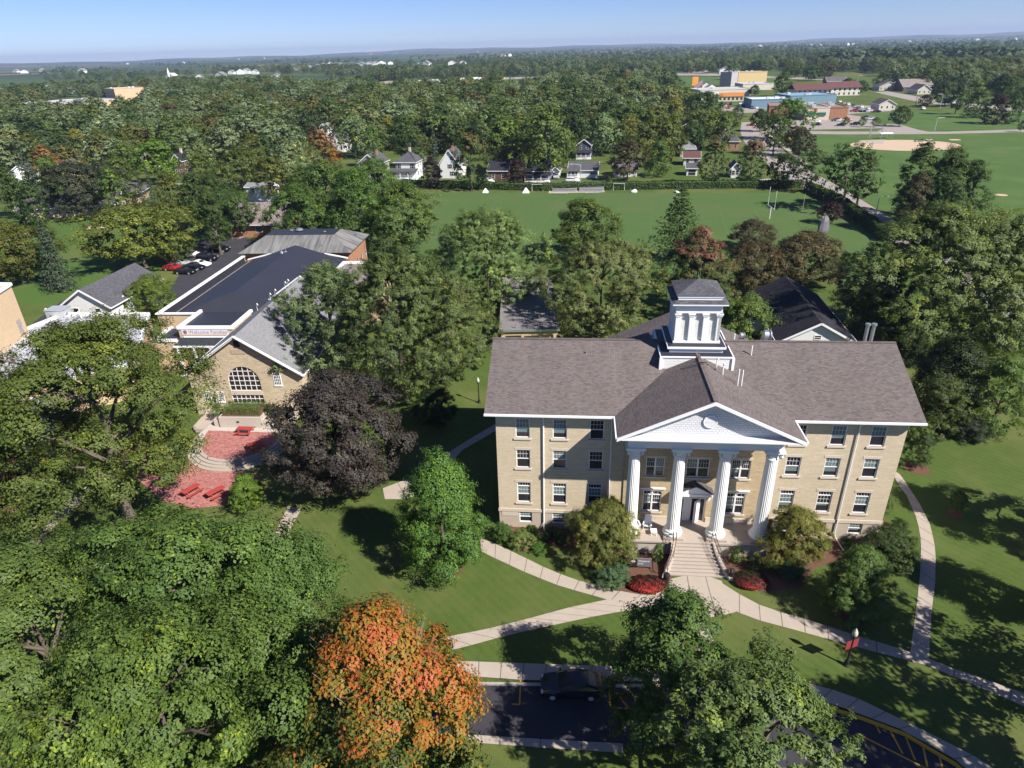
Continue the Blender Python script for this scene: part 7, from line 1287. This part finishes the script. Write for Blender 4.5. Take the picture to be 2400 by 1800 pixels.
clear += [(o.location.x, o.location.y, 16) for o in C.objects if o.get('category') in ('house', 'shop building', 'motel', 'hotel', 'school', 'church', 'sign', 'car', 'building', 'tower')]
CL = np.array(clear)
def scatter(n, r0, r1, pw, seed, dens):
    rg = np.random.default_rng(seed); r = r0 * (r1 / r0) ** (rg.random(n) ** pw); a = rg.uniform(-.78, .80, n); x, y = r * np.sin(a), r * np.cos(a)
    f = np.sin(x * .0041 + 1.3) * np.sin(y * .0052 + .6) + .6 * np.sin(x * .0113 + y * .0071) + .35 * np.sin(y * .021 - x * .008)
    ok = f > dens + .7 * ((x < -200) & (r > 900)) + .25 * np.clip((r - 1500) / 3000, 0, 1.6); ok &= ~((CL[None, :, 0] - x[:, None]) ** 2 + (CL[None, :, 1] - y[:, None]) ** 2 < CL[None, :, 2] ** 2).any(1)
    hw_y = np.interp(x, *np.array(sorted([(G(u, v).x, G(u, v).y) for u, v in ((440, 216), (700, 198), (900, 193), (1240, 182), (1640, 173.5), (1830, 182))])).T); ok &= ~((np.abs(y - hw_y) < 26) | ((y < hw_y) & (y > hw_y * .74) & (x > -260) & (x < 430)))
    pk = [G(u, v) for u, v in ((1780, 320), (1840, 255), (1990, 205), (2320, 225), (2560, 250), (2700, 600), (2100, 560))]; px_, py_ = np.array([p.x for p in pk]), np.array([p.y for p in pk]); ins = np.zeros(n, bool)
    for i in range(len(pk)):
        j = i - 1; c = ((py_[i] > y) != (py_[j] > y)) & (x < (px_[j] - px_[i]) * (y - py_[i]) / (py_[j] - py_[i] + 1e-9) + px_[i]); ins ^= c
    ok &= ~ins; qq = np.array([pix((a, b, 0))[:2] for a, b in zip(x, y)]); ok &= ~((qq[:, 0] > 1575) & (qq[:, 0] < 2020) & (qq[:, 1] > 176) & (qq[:, 1] < 300)) & ~((qq[:, 0] > 105) & (qq[:, 0] < 350) & (qq[:, 1] > 232) & (qq[:, 1] < 292)) & ~((qq[:, 0] > 980) & (qq[:, 0] < 1290) & (qq[:, 1] > 184) & (qq[:, 1] < 226)); return np.stack([x, y], 1)[ok]
def thin(p, d):
    seen, out = {}, []
    for x, y in p:
        k = (int(x // d), int(y // d))
        if any((x - a) ** 2 + (y - b) ** 2 < d * d * .7 for i in (-1, 0, 1) for j in (-1, 0, 1) for a, b in seen.get((k[0] + i, k[1] + j), ())): continue
        seen.setdefault(k, []).append((x, y)); out.append((x, y))
    return np.array(out)
def keep(p):
    q = np.array([pix((x, y, 0))[:2] for x, y in p]); r = np.hypot(p[:, 0], p[:, 1]); ok = (q[:, 1] < 372) | (q[:, 0] < 740); ok &= ~((q[:, 0] > 1540) & (q[:, 1] > 300)); ok &= ~((q[:, 0] < 620) & (q[:, 1] > 430)) & ~((q[:, 0] > 700) & (q[:, 0] < 1700) & (q[:, 1] > 366))
    A = np.array(placed); B = np.array([(a, b, c + 3) for a, b, c in occ if c])
    for i in range(len(p)):
        if ok[i] and r[i] < 560: ok[i] = not (((A[:, 0] - p[i, 0]) ** 2 + (A[:, 1] - p[i, 1]) ** 2 < (A[:, 2] * .8 + 1.5) ** 2).any() or ((B[:, 0] - p[i, 0]) ** 2 + (B[:, 1] - p[i, 1]) ** 2 < (B[:, 2] + 1) ** 2).any())
    return ok
def hues(n, seed): rg = np.random.default_rng(seed); return np.clip(rg.beta(1.6, 1.3, n) * .95, 0, .98)
p_ = scatter(14000, 300, 1000, .85, 21, -1.1); p_ = thin(p_, 11.5); p_ = p_[keep(p_)]; inst_woods('town_woods', 'mass of green street trees filling the farther half of the town', p_, np.random.default_rng(1).uniform(11, 19, len(p_)), 1, hues(len(p_), 2)); print('town woods', len(p_), 'single trees', len(TREES))
p_ = scatter(9500, 980, 2600, 1., 22, -.45); inst_woods('far_woods', 'dark wooded belts between the highway and the farmland', p_, np.random.default_rng(2).uniform(9, 16, len(p_)), 2, hues(len(p_), 3) * .8); print('far woods', len(p_))
p_ = scatter(12500, 2500, 12000, 1., 23, -.05); woods('horizon_woods', 'bluish tree lines among the fields near the horizon', p_, np.random.default_rng(3).uniform(10, 18, len(p_)), 3, 16, hues(len(p_), 4) * .6, sz=1.)
u = np.random.default_rng(8).random((900, 2)); a_ = np.array([G(1930 + 520 * x, 156 + 0 * y - (1 - y) * 26 * .5)[:2] for x, y in u]); woods('ridge_woods', 'dark pine wood along the low rise at the right horizon', a_, np.full(900, 20.), 9, 26, np.full(900, .08), sz=.9)
hl = MB(); n = 160
for rr, hh, sd in ((9500, 30, 1), (12600, 66, 2)):
    rg_ = random.Random(sd); P0, P1 = [], []
    for k in range(n + 1):
        a = -.95 + 1.9 * k / n; h = hh * (.50 + .26 * math.sin(a * 9 + sd) + .16 * math.sin(a * 23 + 2 * sd) + .10 * math.sin(a * 61 + sd) + .05 * rg_.random() + .12 * a)
        P0.append((rr * math.sin(a), rr * math.cos(a), 0)); P1.append(((rr + 900) * math.sin(a), (rr + 900) * math.cos(a), max(4, h)))
    hl.add(P0 + P1, [(k, k + 1, n + 2 + k, n + 1 + k) for k in range(n)])
t = NT('hill_woods'); hl.build('hills', t.done(t.mix(t.ramp(t.noise(t.pos((.0012, .003, .01)), 1, 4, .7), [(.45, 0.), (.62, 1.)]), (.035, .055, .025), (.13, .115, .06)), 1., .05), kind='structure')
# far houses, each a thing of its own
pt_ = None; rf = random.Random(9); FAR = []
spots = [(246, 216), (278, 216), (360, 207), (372, 206), (385, 206), (340, 208), (400, 203), (413, 199), (470, 190), (520, 186), (545, 178), (565, 178), (580, 177), (600, 178), (655, 196), (690, 170), (700, 168), (712, 167), (728, 166), (745, 164), (760, 160), (775, 159), (800, 160), (846, 160), (868, 157), (880, 156), (895, 155), (915, 154), (985, 160), (1000, 158), (1060, 156), (1085, 154), (1180, 134), (1195, 134), (1230, 113), (1120, 122), (1270, 116), (930, 126), (870, 128), (620, 138), (560, 141), (430, 150), (300, 152), (195, 174), (100, 170), (40, 172), (60, 174), (160, 226), (120, 222), (480, 205), (505, 203), (650, 188), (1464, 112), (1900, 108), (1920, 110), (1985, 108), (2000, 109), (2060, 104), (2290, 96), (2330, 94), (2130, 101), (2378, 95), (1830, 113), (1780, 112), (1715, 178), (1700, 179), (1665, 214), (1655, 209)]
for px, py in spots:
    p = G(px, py)
    if pt_ is None:
        m = MB(); m.box(-5, -4, 0, 5, 4, 5.2); m.add([(-5, -4, 5.2), (5, -4, 5.2), (0, -4, 8.8), (-5, 4, 5.2), (5, 4, 5.2), (0, 4, 8.8)], [(0, 1, 2), (4, 3, 5)]); m.m = 1; m.slab([(5.4, -4.4, 5.0), (5.4, 4.4, 5.0), (0, 4.4, 9.1), (0, -4.4, 9.1)], .2); m.slab([(-5.4, 4.4, 5.0), (-5.4, -4.4, 5.0), (0, -4.4, 9.1), (0, 4.4, 9.1)], .2)
        pt_ = m.mesh('far_house', [m_lap, m_slate])
    o = bpy.data.objects.new('far_house', pt_); C.objects.link(o); d = math.hypot(p.x, p.y); s = min(1.7, .8 + d / 3000) * rf.uniform(.8, 1.2); o.location = (p.x, p.y, 3.5 if d > 900 else 0); o.scale = (s * rf.uniform(.9, 1.8), s, s * .8); o.rotation_euler = (0, 0, rf.uniform(-.5, .5)); tag(o, None, 'house', 'white houses scattered through the distance'); FAR.append(o)
# ------------------------------------------------------------------ labels for repeats: which one, by the landmark it stands next to
bpy.context.view_layer.update()
SHORT = {'ranch_building': 'the long mauve roof', 'standing_stone': 'the standing boulder', 'backstop': 'the backstop', 'church_steeple': 'the white steeple'}
LM = [(l_, *pix(Vector(p))[:2]) for l_, p in (('the white foursquare house', G(953, 405)), ('the leftmost grey gabled house', G(868, 400)), ('the steep gabled white house', G(1055, 395)), ('the slate blue porch house', G(1262, 410)), ('the white ranch house', G(1366, 402)), ('the bleachers', G(1355, 446)), ('the brick bungalow', G(1706, 335)), ('the orange fascia store', G(1712, 230)), ('the green awning shop', G(1912, 268)), ('the yellow hotel', G(1760, 188)), ('the maroon motel', G(1930, 220)), ('the big tan store', G(1110, 196)), ('the tan school block', G(210, 250)), ('the long mauve roof', G(165, 480)), ('the tan shingle roof', G(620, 500)), ('the white steeple', G(398, 180)), ('the sandy infield', G(2120, 338)), ('the cream park clinic', G(2080, 245)), ('the radio mast', G(788, 128)), ('the red-brown park roof', G(2150, 205)), ('the hip roofed orange building', G(690, 560)), ('the blue roofed shop', G(1240, 200)), ('the yellow road sign', G(1846, 338)), ('the goal post', G(1811, 485)), ('the roadside sign', G(1628, 190)))]
def where(px, py, far=False):
    best = min(LM, key=lambda q: (q[1] - px) ** 2 + ((q[2] - py) * 2.2) ** 2); dx, dy = px - best[1], py - best[2]
    if abs(dy) * 2 > abs(dx): return ('beyond ' if dy < 0 else 'in front of ') + best[0], math.hypot(dx, dy)
    return ('left of ' if dx < 0 else 'right of ') + best[0], math.hypot(dx, dy)
ORD = ['nearest', 'second nearest', 'third nearest', 'fourth nearest', 'fifth nearest', 'sixth nearest', 'seventh nearest', 'eighth nearest', 'ninth nearest', 'tenth nearest', 'eleventh nearest', 'twelfth nearest'] + ['%dth nearest' % k for k in range(13, 60)]
items = {}
def queue(o, desc, noun, z, group): 
    px, py, _ = pix((o.location.x, o.location.y, z)); w_, d = where(px, py); items.setdefault((desc, noun, w_), []).append((d, o)); o['group'] = group
for T, kind, tone, w_, h, l in TREES:
    if l: continue
    if kind == 'pole': queue(T, 'wooden', 'utility pole', h * .7, 'utility poles above the town trees'); continue
    shp = {'spruce': 'conical', 'column': 'columnar', 'oval': 'upright', 'egg': 'upright', 'turning': 'tall', 'silver': 'feathery', 'spread': 'wide', 'airy': 'open'}.get(kind, 'broad' if w_ > 13 else 'small' if w_ < 7.5 else 'round')
    tn = {'turning': 'red-topped green', 'autumn': 'orange'}.get(kind, TONE[tone][1]); queue(T, shp + ' ' + tn, 'spruce' if kind == 'spruce' else 'tree', h * .6, 'trees of the town')
for o, cn in CARS: queue(o, cn, 'parked car', .8, 'cars parked among the shops')
for o in FAR: queue(o, 'white', 'far house', 4, 'white houses scattered through the distance')
for (desc, noun, w_), L_ in items.items():
    L_.sort(key=lambda q: q[0])
    for k, (d, o) in enumerate(L_): o['label'] = f'{desc} {noun} {w_}' if len(L_) == 1 else f'{desc} {noun} {w_}, {ORD[k]} to it'
# ------------------------------------------------------------------ the air
hz = MB(); hz.box(-14500, -400, -1, 14500, 14500, 140); t = NT('haze_air'); v = t.n('VolumePrincipled', {'Color': (.55, .70, 1.0), 'Density': 8.0e-5, 'Anisotropy': .1}); t.t.links.new(v.outputs[0], t.out.inputs['Volume'])
hz.build('haze', t.mat, kind='stuff')
